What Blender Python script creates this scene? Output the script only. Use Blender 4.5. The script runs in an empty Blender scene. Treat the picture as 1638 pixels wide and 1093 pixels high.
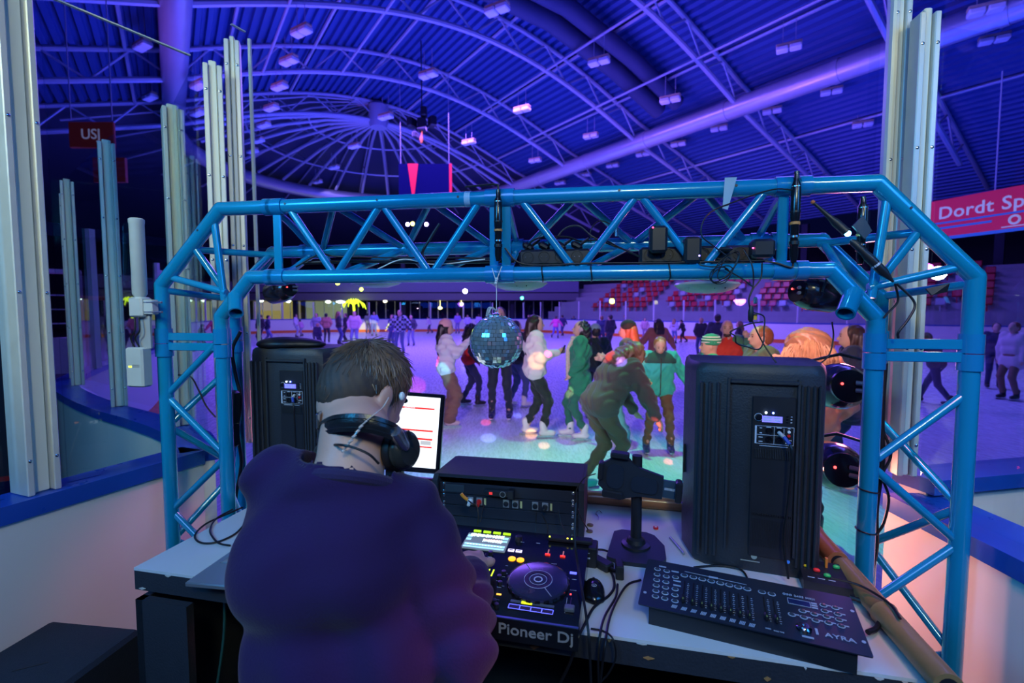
import bpy, bmesh, math, random
import numpy as np
from mathutils import Vector, Matrix, Euler
random.seed(7); rng = np.random.default_rng(7)
PI = math.pi; R = math.radians
SC = bpy.context.scene; COL = SC.collection

# ------------------------------------------------------------------ camera
FPX = 770.0; PITCH = math.atan((546.5-498)/FPX); CZ = 1.72
cam_d = bpy.data.cameras.new('camera'); cam = bpy.data.objects.new('camera', cam_d); COL.objects.link(cam)
cam.location = (0, 0, CZ); cam.rotation_euler = (PI/2-PITCH, 0, 0)
cam_d.sensor_width = 36; cam_d.lens = FPX*36/1638; cam_d.clip_end = 300; cam_d.clip_start = .02
cam_d.dof.use_dof = True; cam_d.dof.focus_distance = 1.45; cam_d.dof.aperture_fstop = 3.6
SC.camera = cam
# ------------------------------------------------------------------ world, view
w = bpy.data.worlds.new('world'); SC.world = w; w.use_nodes = True
w.node_tree.nodes['Background'].inputs[0].default_value = (.03, .05, .55, 1)
w.node_tree.nodes['Background'].inputs[1].default_value = .035
SC.view_settings.view_transform = 'Standard'; SC.view_settings.look = 'None'
SC.view_settings.gamma = 1; SC.view_settings.use_curve_mapping = False
SC.view_settings.exposure = 0.0
SC.cycles.max_bounces = 6; SC.cycles.diffuse_bounces = 2; SC.cycles.glossy_bounces = 3
SC.cycles.transparent_max_bounces = 16; SC.cycles.sample_clamp_indirect = 4.0
SC.cycles.caustics_reflective = False; SC.cycles.caustics_refractive = False

def lamp(name, kind, loc, aim, energy, col, size=1.0, spot=60, blend=.4, sy=None):
    d = bpy.data.lights.new(name, kind); o = bpy.data.objects.new(name, d); COL.objects.link(o)
    o.location = loc; d.energy = energy; d.color = col
    if kind == 'AREA':
        d.size = size
        if sy: d.shape = 'RECTANGLE'; d.size_y = sy
    else: d.shadow_soft_size = size
    if kind == 'SPOT': d.spot_size = R(spot); d.spot_blend = blend
    if aim is not None:
        o.rotation_euler = (Vector(aim)-Vector(loc)).to_track_quat('-Z', 'Y').to_euler()
    return o
BLUE = (.02, .06, 1); VIO = (.26, .12, 1); CYAN = (.05, .55, 1); PINK = (1, .12, .35)
# hall wash: blue and violet uplighters, violet downlight on the ice
lamp('roof_wash', 'AREA', (-6, 24, 3.5), (-6, 24, 12), 2900, (.008, .065, 1), 16)
lamp('roof_wash', 'AREA', (3, 12, 3.5), (3, 14, 12), 1500, (.008, .06, 1), 12)
lamp('roof_wash', 'AREA', (16, 18, 3), (14, 20, 12), 800, (.01, .055, 1), 8)
lamp('violet_wash', 'SPOT', (-16, 14, 3.0), (4, 25, 12), 3000, (.46, .14, 1), .6, 95, .8)
lamp('violet_wash', 'SPOT', (6, 6, 3.0), (-2, 22, 13), 900, (.34, .10, 1), .6, 95, .8)
lamp('violet_wash', 'SPOT', (2, 18, 3.0), (8, 22, 11), 1500, (.42, .14, 1), .5, 80, .8)
lamp('ice_wash', 'AREA', (-3, 22, 10.5), (-1, 24, 0), 4400, (.24, .11, 1), 9)
lamp('ice_wash', 'AREA', (8, 12, 10.5), (9, 13, 0), 900, (.16, .12, 1), 7)
lamp('ice_wash', 'AREA', (-12, 34, 9), (-9, 40, 1), 500, (.35, .28, 1), 8)
lamp('stand_wash', 'SPOT', (4, 24, 9), (17, 35, 2), 1800, (.30, .20, 1), .5, 90, .7)
# truss lights plus added spots: green onto the near ice, violet left, pink right
lamp('green_spot', 'SPOT', (1.6, 6.0, 7.5), (.9, 4.3, 0), 1500, (.14, 1, .42), .1, 44, .9)  # added high over the ice to green it without flooding the skaters
lamp('green_par', 'SPOT', (.2, 2.0, 2.2), (.35, 4.8, 0), 90, (.12, 1, .38), .05, 50, .9)
lamp('sleeve_tint_spot', 'SPOT', (1.0, .5, 1.75), (.0, .86, 1.12), 55, (1, .22, .34), .05, 20, 1.0)  # unseen spot added to redden the man's right sleeve
lamp('skater_fill_spot', 'SPOT', (1.25, 2.1, 2.2), (3.0, 6.5, .9), 330, (1, .45, .35), .05, 56, .8)  # added frontal light, warms the skaters against the green
lamp('lilac_par', 'SPOT', (-.8, 2.1, 2.2), (.2, 7.0, 1.0), 420, (.95, .55, 1), .06, 60, .8)
lamp('pink_par', 'SPOT', (1.02, 2.35, .95), (1.42, 1.50, .78), 70, (1, .32, .22), .06, 70, .9)
lamp('pink_par', 'SPOT', (1.0, .75, 2.3), (1.42, 1.30, .75), 34, (1, .30, .45), .08, 64, .9)
lamp('rail_tint_spot', 'SPOT', (1.9, 1.1, 2.7), (1.50, 1.55, 1.03), 34, (.01, .65, 1), .05, 34, .8)  # unseen spot added outside the booth to make the right rail glow cyan
lamp('board_fill_spot', 'SPOT', (1.9, -.4, 3.4), (2.1, 1.95, .85), 110, (1, .9, .6), .1, 34, .8)  # unseen warm spot added to brighten the right rink board
lamp('pink_par', 'SPOT', (1.9, 2.6, 1.5), (1.35, 1.6, 1.4), 30, (1, .25, .5), .1, 100, .8)
lamp('pink_left', 'SPOT', (-1.05, 2.4, 1.5), (-1.45, 2.0, .75), 42, (1, .22, .48), .08, 52, 1.0)
# soft blue ambient from behind the camera, then added spots that brighten the posts
lamp('booth_ambient', 'AREA', (-.6, -1.2, 3.6), (0, 1.5, 1.3), 36, (.30, .46, 1), 1.4)
lamp('booth_ambient', 'AREA', (-2.6, -.6, 3.2), (0, 1.5, 1.6), 72, (.03, .42, 1), 1.0)
lamp('booth_ambient', 'AREA', (2.3, -.7, 3.0), (0.4, 1.5, 1.6), 44, (.03, .30, 1), 1.2)
lamp('post_fill_spot', 'SPOT', (.2, -1.6, 3.4), (0, 2.1, 2.2), 120, (.95, 1, .55), .2, 84, .5)
lamp('post_fill_spot', 'SPOT', (-1.9, -.3, 3.3), (-1.5, 2.0, 2.1), 95, (.95, 1, .45), .15, 46, .6)
lamp('post_fill_spot', 'SPOT', (1.6, -.6, 3.3), (1.47, 1.85, 2.2), 75, (1, .95, .5), .15, 34, .6)
# disco-ball and effect-light dots thrown on ice and coats
def G(px, py, z=0.0, dz=0):
    x = (px-819)/FPX; u = (546.5-py)/FPX; c, s = math.cos(PITCH), math.sin(PITCH)
    d = (x, c+u*s, -s+u*c); t = (z-CZ)/d[2]
    return Vector((d[0]*t, d[1]*t, z+dz))
def A(px, py, Y):
    x = (px-819)/FPX; u = (546.5-py)/FPX; c, s = math.cos(PITCH), math.sin(PITCH)
    d = (x, c+u*s, -s+u*c); t = Y/d[1]
    return Vector((d[0]*t, Y, CZ+d[2]*t))
DOTS = [(777, 676, (1, .05, .12), 30), (781, 701, (.25, .3, 1), 44), (880, 617, (1, .03, .4), 22), (870, 713, (1, .35, .2), 34),
        (858, 580, (1, .5, .1), 30), (850, 697, (1, .4, .1), 34), (660, 616, (1, .02, .35), 80), (702, 592, (.1, .9, 1), 50),
        (1072, 738, (1, .15, .12), 36), (1010, 542, (1, .05, .05), 40), (1030, 585, (1, .08, .05), 44), (1012, 632, (1, .08, .05), 34),
        (972, 672, (1, .06, .05), 36), (828, 665, (.2, .25, 1), 26), (1022, 680, (.25, .2, 1), 44), (925, 662, (1, .4, .25), 30),
        (590, 531, (1, .9, .05), 60), (700, 700, (1, .1, .3), 26), (1130, 700, (1, .2, .3), 30)]
for i, (px, py, c, dia) in enumerate(DOTS):
    on_ice = py > 655 or px < 700 or (px == 880)
    tgt = G(px, py, 0) if on_ice else A(px, py, 6.4)
    src = Vector((.1*((i % 5)-2)+.1, 1.95+.02*i, 2.2)); dist = (tgt-src).length
    ang = 2*math.degrees(math.atan(dia/2/FPX*tgt.y/dist*(.62 if on_ice else 1)))
    lamp('effect_beam', 'SPOT', src, tgt, (95 if on_ice else 48)*dist*dist*(1.0 if tgt.y < 12 else .35), c, .01, ang, .35)

# ------------------------------------------------------------------ materials
MATS = {}
def mat(name, col, rough=.5, metal=0, em=None, es=0, var=.12, bump=0, scale=14, spec=.5, coat=0, sheen=0):
    if name in MATS: return MATS[name]
    m = bpy.data.materials.new(name); m.use_nodes = True; nt = m.node_tree; b = nt.nodes['Principled BSDF']
    b.inputs['Base Color'].default_value = (*col, 1); b.inputs['Roughness'].default_value = rough
    b.inputs['Metallic'].default_value = metal; b.inputs['Specular IOR Level'].default_value = spec
    if coat: b.inputs['Coat Weight'].default_value = coat; b.inputs['Coat Roughness'].default_value = .1
    if sheen: b.inputs['Sheen Weight'].default_value = sheen
    if em: b.inputs['Emission Color'].default_value = (*em, 1); b.inputs['Emission Strength'].default_value = es
    tc = nt.nodes.new('ShaderNodeTexCoord'); n = nt.nodes.new('ShaderNodeTexNoise'); n.inputs['Scale'].default_value = scale
    n.inputs['Detail'].default_value = 4
    nt.links.new(tc.outputs['Object'], n.inputs['Vector'])
    if var:
        mr = nt.nodes.new('ShaderNodeMapRange'); mr.inputs[3].default_value = 1-var; mr.inputs[4].default_value = 1+var
        nt.links.new(n.outputs[0], mr.inputs[0])
        hs = nt.nodes.new('ShaderNodeHueSaturation'); hs.inputs['Color'].default_value = (*col, 1)
        nt.links.new(mr.outputs[0], hs.inputs['Value']); nt.links.new(hs.outputs[0], b.inputs['Base Color'])
        mr2 = nt.nodes.new('ShaderNodeMapRange'); mr2.inputs[3].default_value = max(0, rough-.08); mr2.inputs[4].default_value = min(1, rough+.08)
        nt.links.new(n.outputs[0], mr2.inputs[0]); nt.links.new(mr2.outputs[0], b.inputs['Roughness'])
    if bump:
        n2 = nt.nodes.new('ShaderNodeTexNoise'); n2.inputs['Scale'].default_value = scale*5
        nt.links.new(tc.outputs['Object'], n2.inputs['Vector'])
        bp = nt.nodes.new('ShaderNodeBump'); bp.inputs['Strength'].default_value = bump; bp.inputs['Distance'].default_value = .004
        nt.links.new(n2.outputs[0], bp.inputs['Height']); nt.links.new(bp.outputs[0], b.inputs['Normal'])
    MATS[name] = m; return m
def glass(name, tint=(.93, .97, .98), gl=1.0):
    m = bpy.data.materials.new(name); m.use_nodes = True; nt = m.node_tree; nt.nodes.remove(nt.nodes['Principled BSDF'])
    out = nt.nodes['Material Output']; t = nt.nodes.new('ShaderNodeBsdfTransparent'); t.inputs[0].default_value = (*tint, 1)
    g = nt.nodes.new('ShaderNodeBsdfGlossy'); g.inputs['Roughness'].default_value = .015; g.inputs[0].default_value = (gl, gl, gl, 1)
    f = nt.nodes.new('ShaderNodeFresnel'); f.inputs[0].default_value = 1.42
    ge = nt.nodes.new('ShaderNodeNewGeometry'); iv = nt.nodes.new('ShaderNodeMath'); iv.operation = 'SUBTRACT'; iv.inputs[0].default_value = 1; nt.links.new(ge.outputs['Backfacing'], iv.inputs[1])
    mu = nt.nodes.new('ShaderNodeMath'); mu.operation = 'MULTIPLY'; nt.links.new(f.outputs[0], mu.inputs[0]); nt.links.new(iv.outputs[0], mu.inputs[1])
    x = nt.nodes.new('ShaderNodeMixShader'); nt.links.new(mu.outputs[0], x.inputs[0]); nt.links.new(t.outputs[0], x.inputs[1])
    nt.links.new(g.outputs[0], x.inputs[2]); nt.links.new(x.outputs[0], out.inputs[0]); MATS[name] = m; return m
def emis(name, col, s): return mat(name, (col[0]*.3, col[1]*.3, col[2]*.3), .5, em=col, es=s, var=0)

M_blue = mat('truss_blue', (.004, .27, .52), .22, .15, coat=.7, var=.08, scale=6)
M_black = mat('black_plastic', (.012, .014, .02), .42)
M_blackg = mat('black_gloss', (.008, .009, .014), .16)
M_rubber = mat('cable_black', (.006, .006, .008), .45)
M_cab = mat('cabinet_black', (.018, .022, .034), .62, bump=.3, scale=30)
M_steel = mat('steel', (.6, .62, .65), .25, 1)
M_white = mat('white_plastic', (.75, .77, .75), .4)
M_alu = mat('aluminium', (.62, .63, .58), .42, .2)
M_glass = glass('plexi')
M_wprint = mat('white_print', (.55, .62, .75), .5, var=0)

# ------------------------------------------------------------------ mesh builder
class MB:
    def __init__(s): s.v = []; s.f = []; s.m = []; s.mats = []; s.M = None
    def mi(s, m):
        if m not in s.mats: s.mats.append(m)
        return s.mats.index(m)
    def add(s, vs, fs, m=None):
        b = len(s.v)
        if s.M is not None: vs = [s.M @ Vector(v) for v in vs]
        s.v += [tuple(v) for v in vs]; k = s.mi(m) if m else 0
        for f in fs: s.f.append(tuple(b+i for i in f)); s.m.append(k)
        return s
    def box(s, c, d, m=None, rz=0, rot=None, bev=0):
        x, y, z = d[0]/2, d[1]/2, d[2]/2
        q = Euler(rot).to_matrix() if rot else Matrix.Rotation(rz, 3, 'Z'); c = Vector(c)
        if bev <= 0:
            vs = [c+q @ Vector((i*x, j*y, k*z)) for k in (-1, 1) for i, j in ((-1, -1), (1, -1), (1, 1), (-1, 1))]
            return s.add(vs, [(3, 2, 1, 0), (4, 5, 6, 7), (0, 1, 5, 4), (1, 2, 6, 5), (2, 3, 7, 6), (3, 0, 4, 7)], m)
        bev = min(bev, x*.9, y*.9, z*.9)
        rings = []
        for (zz, ins) in ((-z, bev), (-z+bev, 0), (z-bev, 0), (z, bev)):
            xx, yy = x-ins, y-ins; b2 = bev if ins == 0 else bev*.6
            rings.append([(-xx+b2, -yy), (xx-b2, -yy), (xx, -yy+b2), (xx, yy-b2), (xx-b2, yy), (-xx+b2, yy), (-xx, yy-b2), (-xx, -yy+b2)])
        vs = [c+q @ Vector((p[0], p[1], zz)) for ring, zz in zip(rings, (-z, -z+bev, z-bev, z)) for p in ring]
        fs = [tuple(range(7, -1, -1)), tuple(range(24, 32))]
        for r_ in range(3):
            for i in range(8): a = r_*8+i; b = r_*8+(i+1) % 8; fs.append((a, b, b+8, a+8))
        return s.add(vs, fs, m)
    def tube(s, pts, r, n=12, m=None, closed=False, caps=True):
        pts = [Vector(p) for p in pts]; N = len(pts); rs = r if hasattr(r, '__len__') else [r]*N
        T = []
        for i in range(N):
            if closed: t = pts[(i+1) % N]-pts[i-1]
            else:
                a = pts[i]-pts[max(i-1, 0)]; b = pts[min(i+1, N-1)]-pts[i]
                t = (a.normalized() if a.length > 1e-9 else Vector())+(b.normalized() if b.length > 1e-9 else Vector())
            T.append(t.normalized() if t.length > 1e-9 else Vector((0, 0, 1)))
        up = Vector((0, 0, 1)) if abs(T[0].z) < .9 else Vector((1, 0, 0))
        x = T[0].cross(up).normalized(); vs = []
        for i in range(N):
            x = (x-T[i]*x.dot(T[i]))
            x = x.normalized() if x.length > 1e-6 else T[i].orthogonal().normalized()
            y = T[i].cross(x)
            k = 1.0
            if 0 < i < N-1 or closed:
                a = (pts[i]-pts[i-1]).normalized(); k = 1.0/max(.5, abs(a.dot(T[i])))
            # mitre only stretches in the bend plane; small error is fine
            for j in range(n):
                th = 2*PI*j/n; vs.append(pts[i]+(x*math.cos(th)+y*math.sin(th))*rs[i])
        fs = []
        for i in range(N if closed else N-1):
            for j in range(n):
                a = i*n+j; b = i*n+(j+1) % n; c = ((i+1) % N)*n
                fs.append((a, b, c+(j+1) % n, c+j))
        if caps and not closed: fs += [tuple(range(n-1, -1, -1)), tuple((N-1)*n+j for j in range(n))]
        return s.add(vs, fs, m)
    def cyl(s, a, b, r, n=16, m=None, r2=None): return s.tube([a, b], [r, r if r2 is None else r2], n, m)
    def lathe(s, prof, n=24, c=(0, 0, 0), m=None, ax=None):
        c = Vector(c); q = Matrix.Identity(3) if ax is None else Vector(ax).to_track_quat('Z', 'Y').to_matrix()
        vs = [c+q @ Vector((r*math.cos(2*PI*j/n), r*math.sin(2*PI*j/n), z)) for r, z in prof for j in range(n)]
        fs = [(i*n+j, i*n+(j+1) % n, (i+1)*n+(j+1) % n, (i+1)*n+j) for i in range(len(prof)-1) for j in range(n)]
        fs += [tuple(range(n-1, -1, -1)), tuple((len(prof)-1)*n+j for j in range(n))]
        return s.add(vs, fs, m)
    def ell(s, c, r, n=16, m=None, q=None):
        c = Vector(c); r = (r, r, r) if not hasattr(r, '__len__') else r; vs = []; k = n//2
        for i in range(1, k):
            ph = PI*i/k
            for j in range(n):
                p = Vector((r[0]*math.sin(ph)*math.cos(2*PI*j/n), r[1]*math.sin(ph)*math.sin(2*PI*j/n), -r[2]*math.cos(ph)))
                vs.append(c+(q @ p if q else p))
        t = Vector((0, 0, r[2])); t = q @ t if q else t
        vs += [c-t, c+t]; L = len(vs)
        fs = [(i*n+j, i*n+(j+1) % n, (i+1)*n+(j+1) % n, (i+1)*n+j) for i in range(k-2) for j in range(n)]
        fs += [(L-2, (j+1) % n, j) for j in range(n)]+[(L-1, (k-2)*n+j, (k-2)*n+(j+1) % n) for j in range(n)]
        return s.add(vs, fs, m)
    def prism(s, poly, z0, z1, m=None, plane='xy'):
        def P(a, b, c): return (a, b, c) if plane == 'xy' else ((a, c, b) if plane == 'xz' else (c, a, b))
        n = len(poly); vs = [P(a, b, z0) for a, b in poly]+[P(a, b, z1) for a, b in poly]
        fs = [tuple(range(n-1, -1, -1)), tuple(range(n, 2*n))]+[(i, (i+1) % n, n+(i+1) % n, n+i) for i in range(n)]
        return s.add(vs, fs, m)
    def build(s, name, m=None, parent=None, smooth=True, recenter=True):
        me = bpy.data.meshes.new(name); off = Vector((0, 0, 0))
        if parent is None and recenter and s.v:
            a = np.array(s.v); lo, hi = a.min(0), a.max(0); off = Vector(((lo[0]+hi[0])/2, (lo[1]+hi[1])/2, lo[2]))
            s.v = [tuple(Vector(v)-off) for v in s.v]
        me.from_pydata(s.v, [], s.f)
        for q in (s.mats if s.mats else [m]): me.materials.append(q)
        if s.mats and m and len(s.mats) == 0: me.materials.append(m)
        if s.mats: me.polygons.foreach_set('material_index', s.m)
        bm = bmesh.new(); bm.from_mesh(me); bmesh.ops.recalc_face_normals(bm, faces=bm.faces)
        if smooth:
            for f in bm.faces: f.smooth = True
            for e in bm.edges:
                if len(e.link_faces) == 2 and e.calc_face_angle(0) > .62: e.smooth = False
        bm.to_mesh(me); bm.free()
        o = bpy.data.objects.new(name, me); COL.objects.link(o); o.location = off
        if parent is not None: o.parent = parent
        return o
def tag(o, label=None, cat=None, group=None, kind=None):
    if label: o['label'] = label
    if cat: o['category'] = cat
    if group: o['group'] = group
    if kind: o['kind'] = kind
    return o
def thing(name, label, cat, loc=(0, 0, 0), rz=0, group=None):
    o = bpy.data.objects.new(name, None); COL.objects.link(o); o.location = loc; o.rotation_euler = (0, 0, rz)
    o.empty_display_size = .05; return tag(o, label, cat, group)
def kids(o): return [c for c in bpy.data.objects if c.parent == o]
def dup(root, loc=None, rz=None, label=None, group=None):
    r = root.copy(); COL.objects.link(r)
    if loc is not None: r.location = loc
    if rz is not None: r.rotation_euler = (0, 0, rz)
    if label: r['label'] = label
    if group: r['group'] = group
    def rec(a, b):
        for ch in a.children:
            c = ch.copy(); COL.objects.link(c); c.parent = b; rec(ch, c)
    rec(root, r); return r
def txt(s, size, m, parent, M, name='lettering', ext=.0006, spacing=1.0, shear=0):
    cu = bpy.data.curves.new('t', 'FONT'); cu.body = s; cu.size = size; cu.extrude = ext; cu.align_x = 'CENTER'; cu.align_y = 'CENTER'
    cu.space_character = spacing; cu.shear = shear; cu.resolution_u = 3; cu.offset = size*.012
    t = bpy.data.objects.new('t', cu); COL.objects.link(t); dg = bpy.context.evaluated_depsgraph_get()
    me = bpy.data.meshes.new_from_object(t.evaluated_get(dg)); bpy.data.objects.remove(t)
    me.name = name; me.materials.clear(); me.materials.append(m); me.transform(M)
    o = bpy.data.objects.new(name, me); COL.objects.link(o); o.parent = parent; return o
def cat(pts, k=6):                       # Catmull-Rom
    P = [Vector(p) for p in pts]; P = [P[0]*2-P[1]]+P+[P[-1]*2-P[-2]]; out = []
    for i in range(1, len(P)-2):
        a, b, c, d = P[i-1:i+3]
        for j in range(k):
            t = j/k; out.append(.5*((2*b)+(c-a)*t+(2*a-5*b+4*c-d)*t*t+(3*b-a-3*c+d)*t**3))
    out.append(P[-2]); return out
def cable(name, pts, r, label, m=None, k=8, n=8, cat_='cable', group=None):
    b = MB(); b.tube(cat(pts, k), r, n); return tag(b.build(name, m or M_rubber), label, cat_, group)
def roundpoly(w, h, r, k=5):
    out = []
    for cx, cy, a0 in ((w/2-r, h/2-r, 0), (-w/2+r, h/2-r, 90), (-w/2+r, -h/2+r, 180), (w/2-r, -h/2+r, 270)):
        for i in range(k+1): a = R(a0+90*i/k); out.append((cx+r*math.cos(a), cy+r*math.sin(a)))
    return out

# ------------------------------------------------------------------ signed-distance surfaces for bodies and clothes
def sd_cone(P, a, b, ra, rb):
    a = np.array(a, 'f'); b = np.array(b, 'f'); ab = b-a; L = float(ab@ab)+1e-9
    t = np.clip(((P-a)@ab)/L, 0, 1); d = P-a-t[..., None]*ab
    return np.sqrt((d*d).sum(-1))-(ra+(rb-ra)*t)
def sd_ell(P, c, r, q=None):
    d = P-np.array(c, 'f')
    if q is not None: d = d@np.array(q, 'f')          # q: columns are the local axes
    r = np.array(r, 'f'); k0 = np.sqrt(((d/r)**2).sum(-1)); k1 = np.sqrt(((d/(r*r))**2).sum(-1))+1e-6
    return k0*(k0-1)/k1
def smin(a, b, k):
    h = np.clip(.5+.5*(b-a)/k, 0, 1); return b+(a-b)*h-k*h*(1-h)
def sdf_mesh(prims, vox, name, m, parent, k=.02, warp=None, cut=None):
    """prims: ('c',a,b,ra,rb) or ('e',c,r[,q]); optional trailing dict {'k':..}"""
    lo = np.full(3, 1e9); hi = -lo
    for p in prims:
        if p[0] == 'c': pts = [np.array(p[1])-p[3], np.array(p[1])+p[3], np.array(p[2])-p[4], np.array(p[2])+p[4]]
        else: r = max(p[2]); pts = [np.array(p[1])-r, np.array(p[1])+r]
        for q in pts: lo = np.minimum(lo, q); hi = np.maximum(hi, q)
    lo -= vox*3+.01; hi += vox*3+.01; n = np.ceil((hi-lo)/vox).astype(int)+1
    ax = [(lo[i]+np.arange(n[i])*vox).astype('f') for i in range(3)]
    P = np.stack(np.meshgrid(*ax, indexing='ij'), -1); F = None
    for p in prims:
        kk = k
        if isinstance(p[-1], dict): kk = p[-1].get('k', k)
        if p[0] == 'c':                                  # limit work to the prim's neighbourhood
            c0 = np.minimum(np.array(p[1])-p[3], np.array(p[2])-p[4]); c1 = np.maximum(np.array(p[1])+p[3], np.array(p[2])+p[4])
        else: r = max(p[2]); c0 = np.array(p[1])-r; c1 = np.array(p[1])+r
        pad = kk*1.2+vox*3
        i0 = np.clip(((c0-pad-lo)/vox).astype(int), 0, n-1); i1 = np.clip(((c1+pad-lo)/vox).astype(int)+2, 1, n)
        sl = tuple(slice(i0[i], i1[i]) for i in range(3)); Q = P[sl]
        d = sd_cone(Q, *p[1:5]) if p[0] == 'c' else sd_ell(Q, p[1], p[2], p[3] if len(p) > 3 and not isinstance(p[3], dict) else None)
        if F is None: F = np.full(tuple(n), 9., 'f')
        F[sl] = smin(F[sl], d, kk)
    if warp is not None: F = F+warp(P)
    if cut is not None: F = np.maximum(F, cut(P))
    s = F < 0; c = (slice(None, -1), slice(1, None))
    acc = np.zeros(tuple(n-1)+(3,), 'f'); cnt = np.zeros(tuple(n-1), 'f')
    C8 = {(i, j, l): F[c[i], c[j], c[l]] for i in (0, 1) for j in (0, 1) for l in (0, 1)}
    for a3 in range(3):
        for u in (0, 1):
            for v in (0, 1):
                e0 = [0, 0, 0]; o_ = [q for q in range(3) if q != a3]; e0[o_[0]] = u; e0[o_[1]] = v; e1 = list(e0); e1[a3] = 1
                f0 = C8[tuple(e0)]; f1 = C8[tuple(e1)]; x = (f0 < 0) != (f1 < 0)
                t = np.where(x, f0/(f0-f1+1e-12), 0); cnt += x
                acc[..., a3] += t*x; acc[..., o_[0]] += u*x; acc[..., o_[1]] += v*x
    cell = cnt > 0; idx = np.full(cell.shape, -1, int); idx[cell] = np.arange(cell.sum()); w_ = np.argwhere(cell)
    V = (w_+acc[cell]/cnt[cell][:, None])*vox+lo; faces = []
    for a3 in range(3):
        o_ = [q for q in range(3) if q != a3]
        sl0 = [slice(1, -1)]*3; sl0[a3] = slice(None, -1); sl1 = list(sl0); sl1[a3] = slice(1, None)
        x = s[tuple(sl0)] != s[tuple(sl1)]; w2 = np.argwhere(x)
        if not len(w2): continue
        base = w2.copy(); base[:, o_[0]] += 1; base[:, o_[1]] += 1
        q = []
        for du, dv in ((-1, -1), (0, -1), (0, 0), (-1, 0)):
            cc = base.copy(); cc[:, o_[0]] += du; cc[:, o_[1]] += dv; q.append(idx[cc[:, 0], cc[:, 1], cc[:, 2]])
        q = np.stack(q, 1); fl = s[tuple(sl0)][x]
        if a3 == 1: fl = ~fl
        q[~fl] = q[~fl][:, ::-1]; faces.append(q[(q >= 0).all(1)])
    Fq = np.concatenate(faces); me = bpy.data.meshes.new(name)
    me.from_pydata(V.tolist(), [], Fq.tolist()); me.materials.append(m); me.polygons.foreach_set('use_smooth', [True]*len(me.polygons))
    o = bpy.data.objects.new(name, me); COL.objects.link(o)
    if parent is not None: o.parent = parent
    return o
# ================================================================== THE HALL
def ice_mat():
    m = mat('ice', (.74, .80, .86), .22, var=.06, scale=1.2); nt = m.node_tree; b = nt.nodes['Principled BSDF']
    tc = nt.nodes.new('ShaderNodeTexCoord'); mp = nt.nodes.new('ShaderNodeMapping'); mp.inputs['Scale'].default_value = (9, 1.6, 1); mp.inputs['Rotation'].default_value = (0, 0, .8)
    n = nt.nodes.new('ShaderNodeTexNoise'); n.inputs['Scale'].default_value = 3; n.inputs['Detail'].default_value = 8; n.inputs['Roughness'].default_value = .7
    v = nt.nodes.new('ShaderNodeTexVoronoi'); v.feature = 'DISTANCE_TO_EDGE'; v.inputs['Scale'].default_value = 2.2
    nt.links.new(tc.outputs['Object'], mp.inputs[0]); nt.links.new(mp.outputs[0], n.inputs['Vector']); nt.links.new(mp.outputs[0], v.inputs['Vector'])
    mr = nt.nodes.new('ShaderNodeMapRange'); mr.inputs[1].default_value = .38; mr.inputs[2].default_value = .66; mr.inputs[3].default_value = .20; mr.inputs[4].default_value = .38
    nt.links.new(n.outputs[0], mr.inputs[0]); nt.links.new(mr.outputs[0], b.inputs['Roughness'])
    bp = nt.nodes.new('ShaderNodeBump'); bp.inputs['Strength'].default_value = .08; bp.inputs['Distance'].default_value = .006
    nt.links.new(n.outputs[0], bp.inputs['Height']); nt.links.new(bp.outputs[0], b.inputs['Normal'])
    cr = nt.nodes.new('ShaderNodeMapRange'); cr.inputs[1].default_value = 0; cr.inputs[2].default_value = .012; cr.inputs[3].default_value = 1.18; cr.inputs[4].default_value = 1.0
    nt.links.new(v.outputs[0], cr.inputs[0])
    hs = [x for x in nt.nodes if x.type == 'HUE_SAT'][0]; m2 = nt.nodes.new('ShaderNodeMath'); m2.operation = 'MULTIPLY'
    old = hs.inputs['Value'].links[0].from_socket; nt.links.new(old, m2.inputs[0]); nt.links.new(cr.outputs[0], m2.inputs[1]); nt.links.new(m2.outputs[0], hs.inputs['Value'])
    return m
M_ice = ice_mat()
M_floor = mat('rubber_floor', (.03, .035, .05), .6, bump=.2)
M_board = mat('board_white', (.72, .72, .70), .38, var=.05, scale=2)
M_rail = mat('rail_blue', (.01, .07, .42), .3, var=.08)
M_kick = mat('kick_orange', (.75, .16, .02), .4)
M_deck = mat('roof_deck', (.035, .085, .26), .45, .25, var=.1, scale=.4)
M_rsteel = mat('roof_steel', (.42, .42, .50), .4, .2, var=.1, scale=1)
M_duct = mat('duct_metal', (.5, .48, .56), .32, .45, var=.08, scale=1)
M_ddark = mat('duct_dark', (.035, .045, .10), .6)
M_wall = mat('hall_wall', (.022, .025, .05), .8, var=.15, scale=.5)
M_conc = mat('stand_concrete', (.36, .36, .42), .7, var=.12, scale=.8)
M_post = mat('post_cream', (.78, .78, .64), .4, 0, var=.05, scale=5)
M_red = mat('seat_red', (.62, .012, .035), .35)
M_seatw = mat('seat_pale', (.5, .52, .62), .4)

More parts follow.
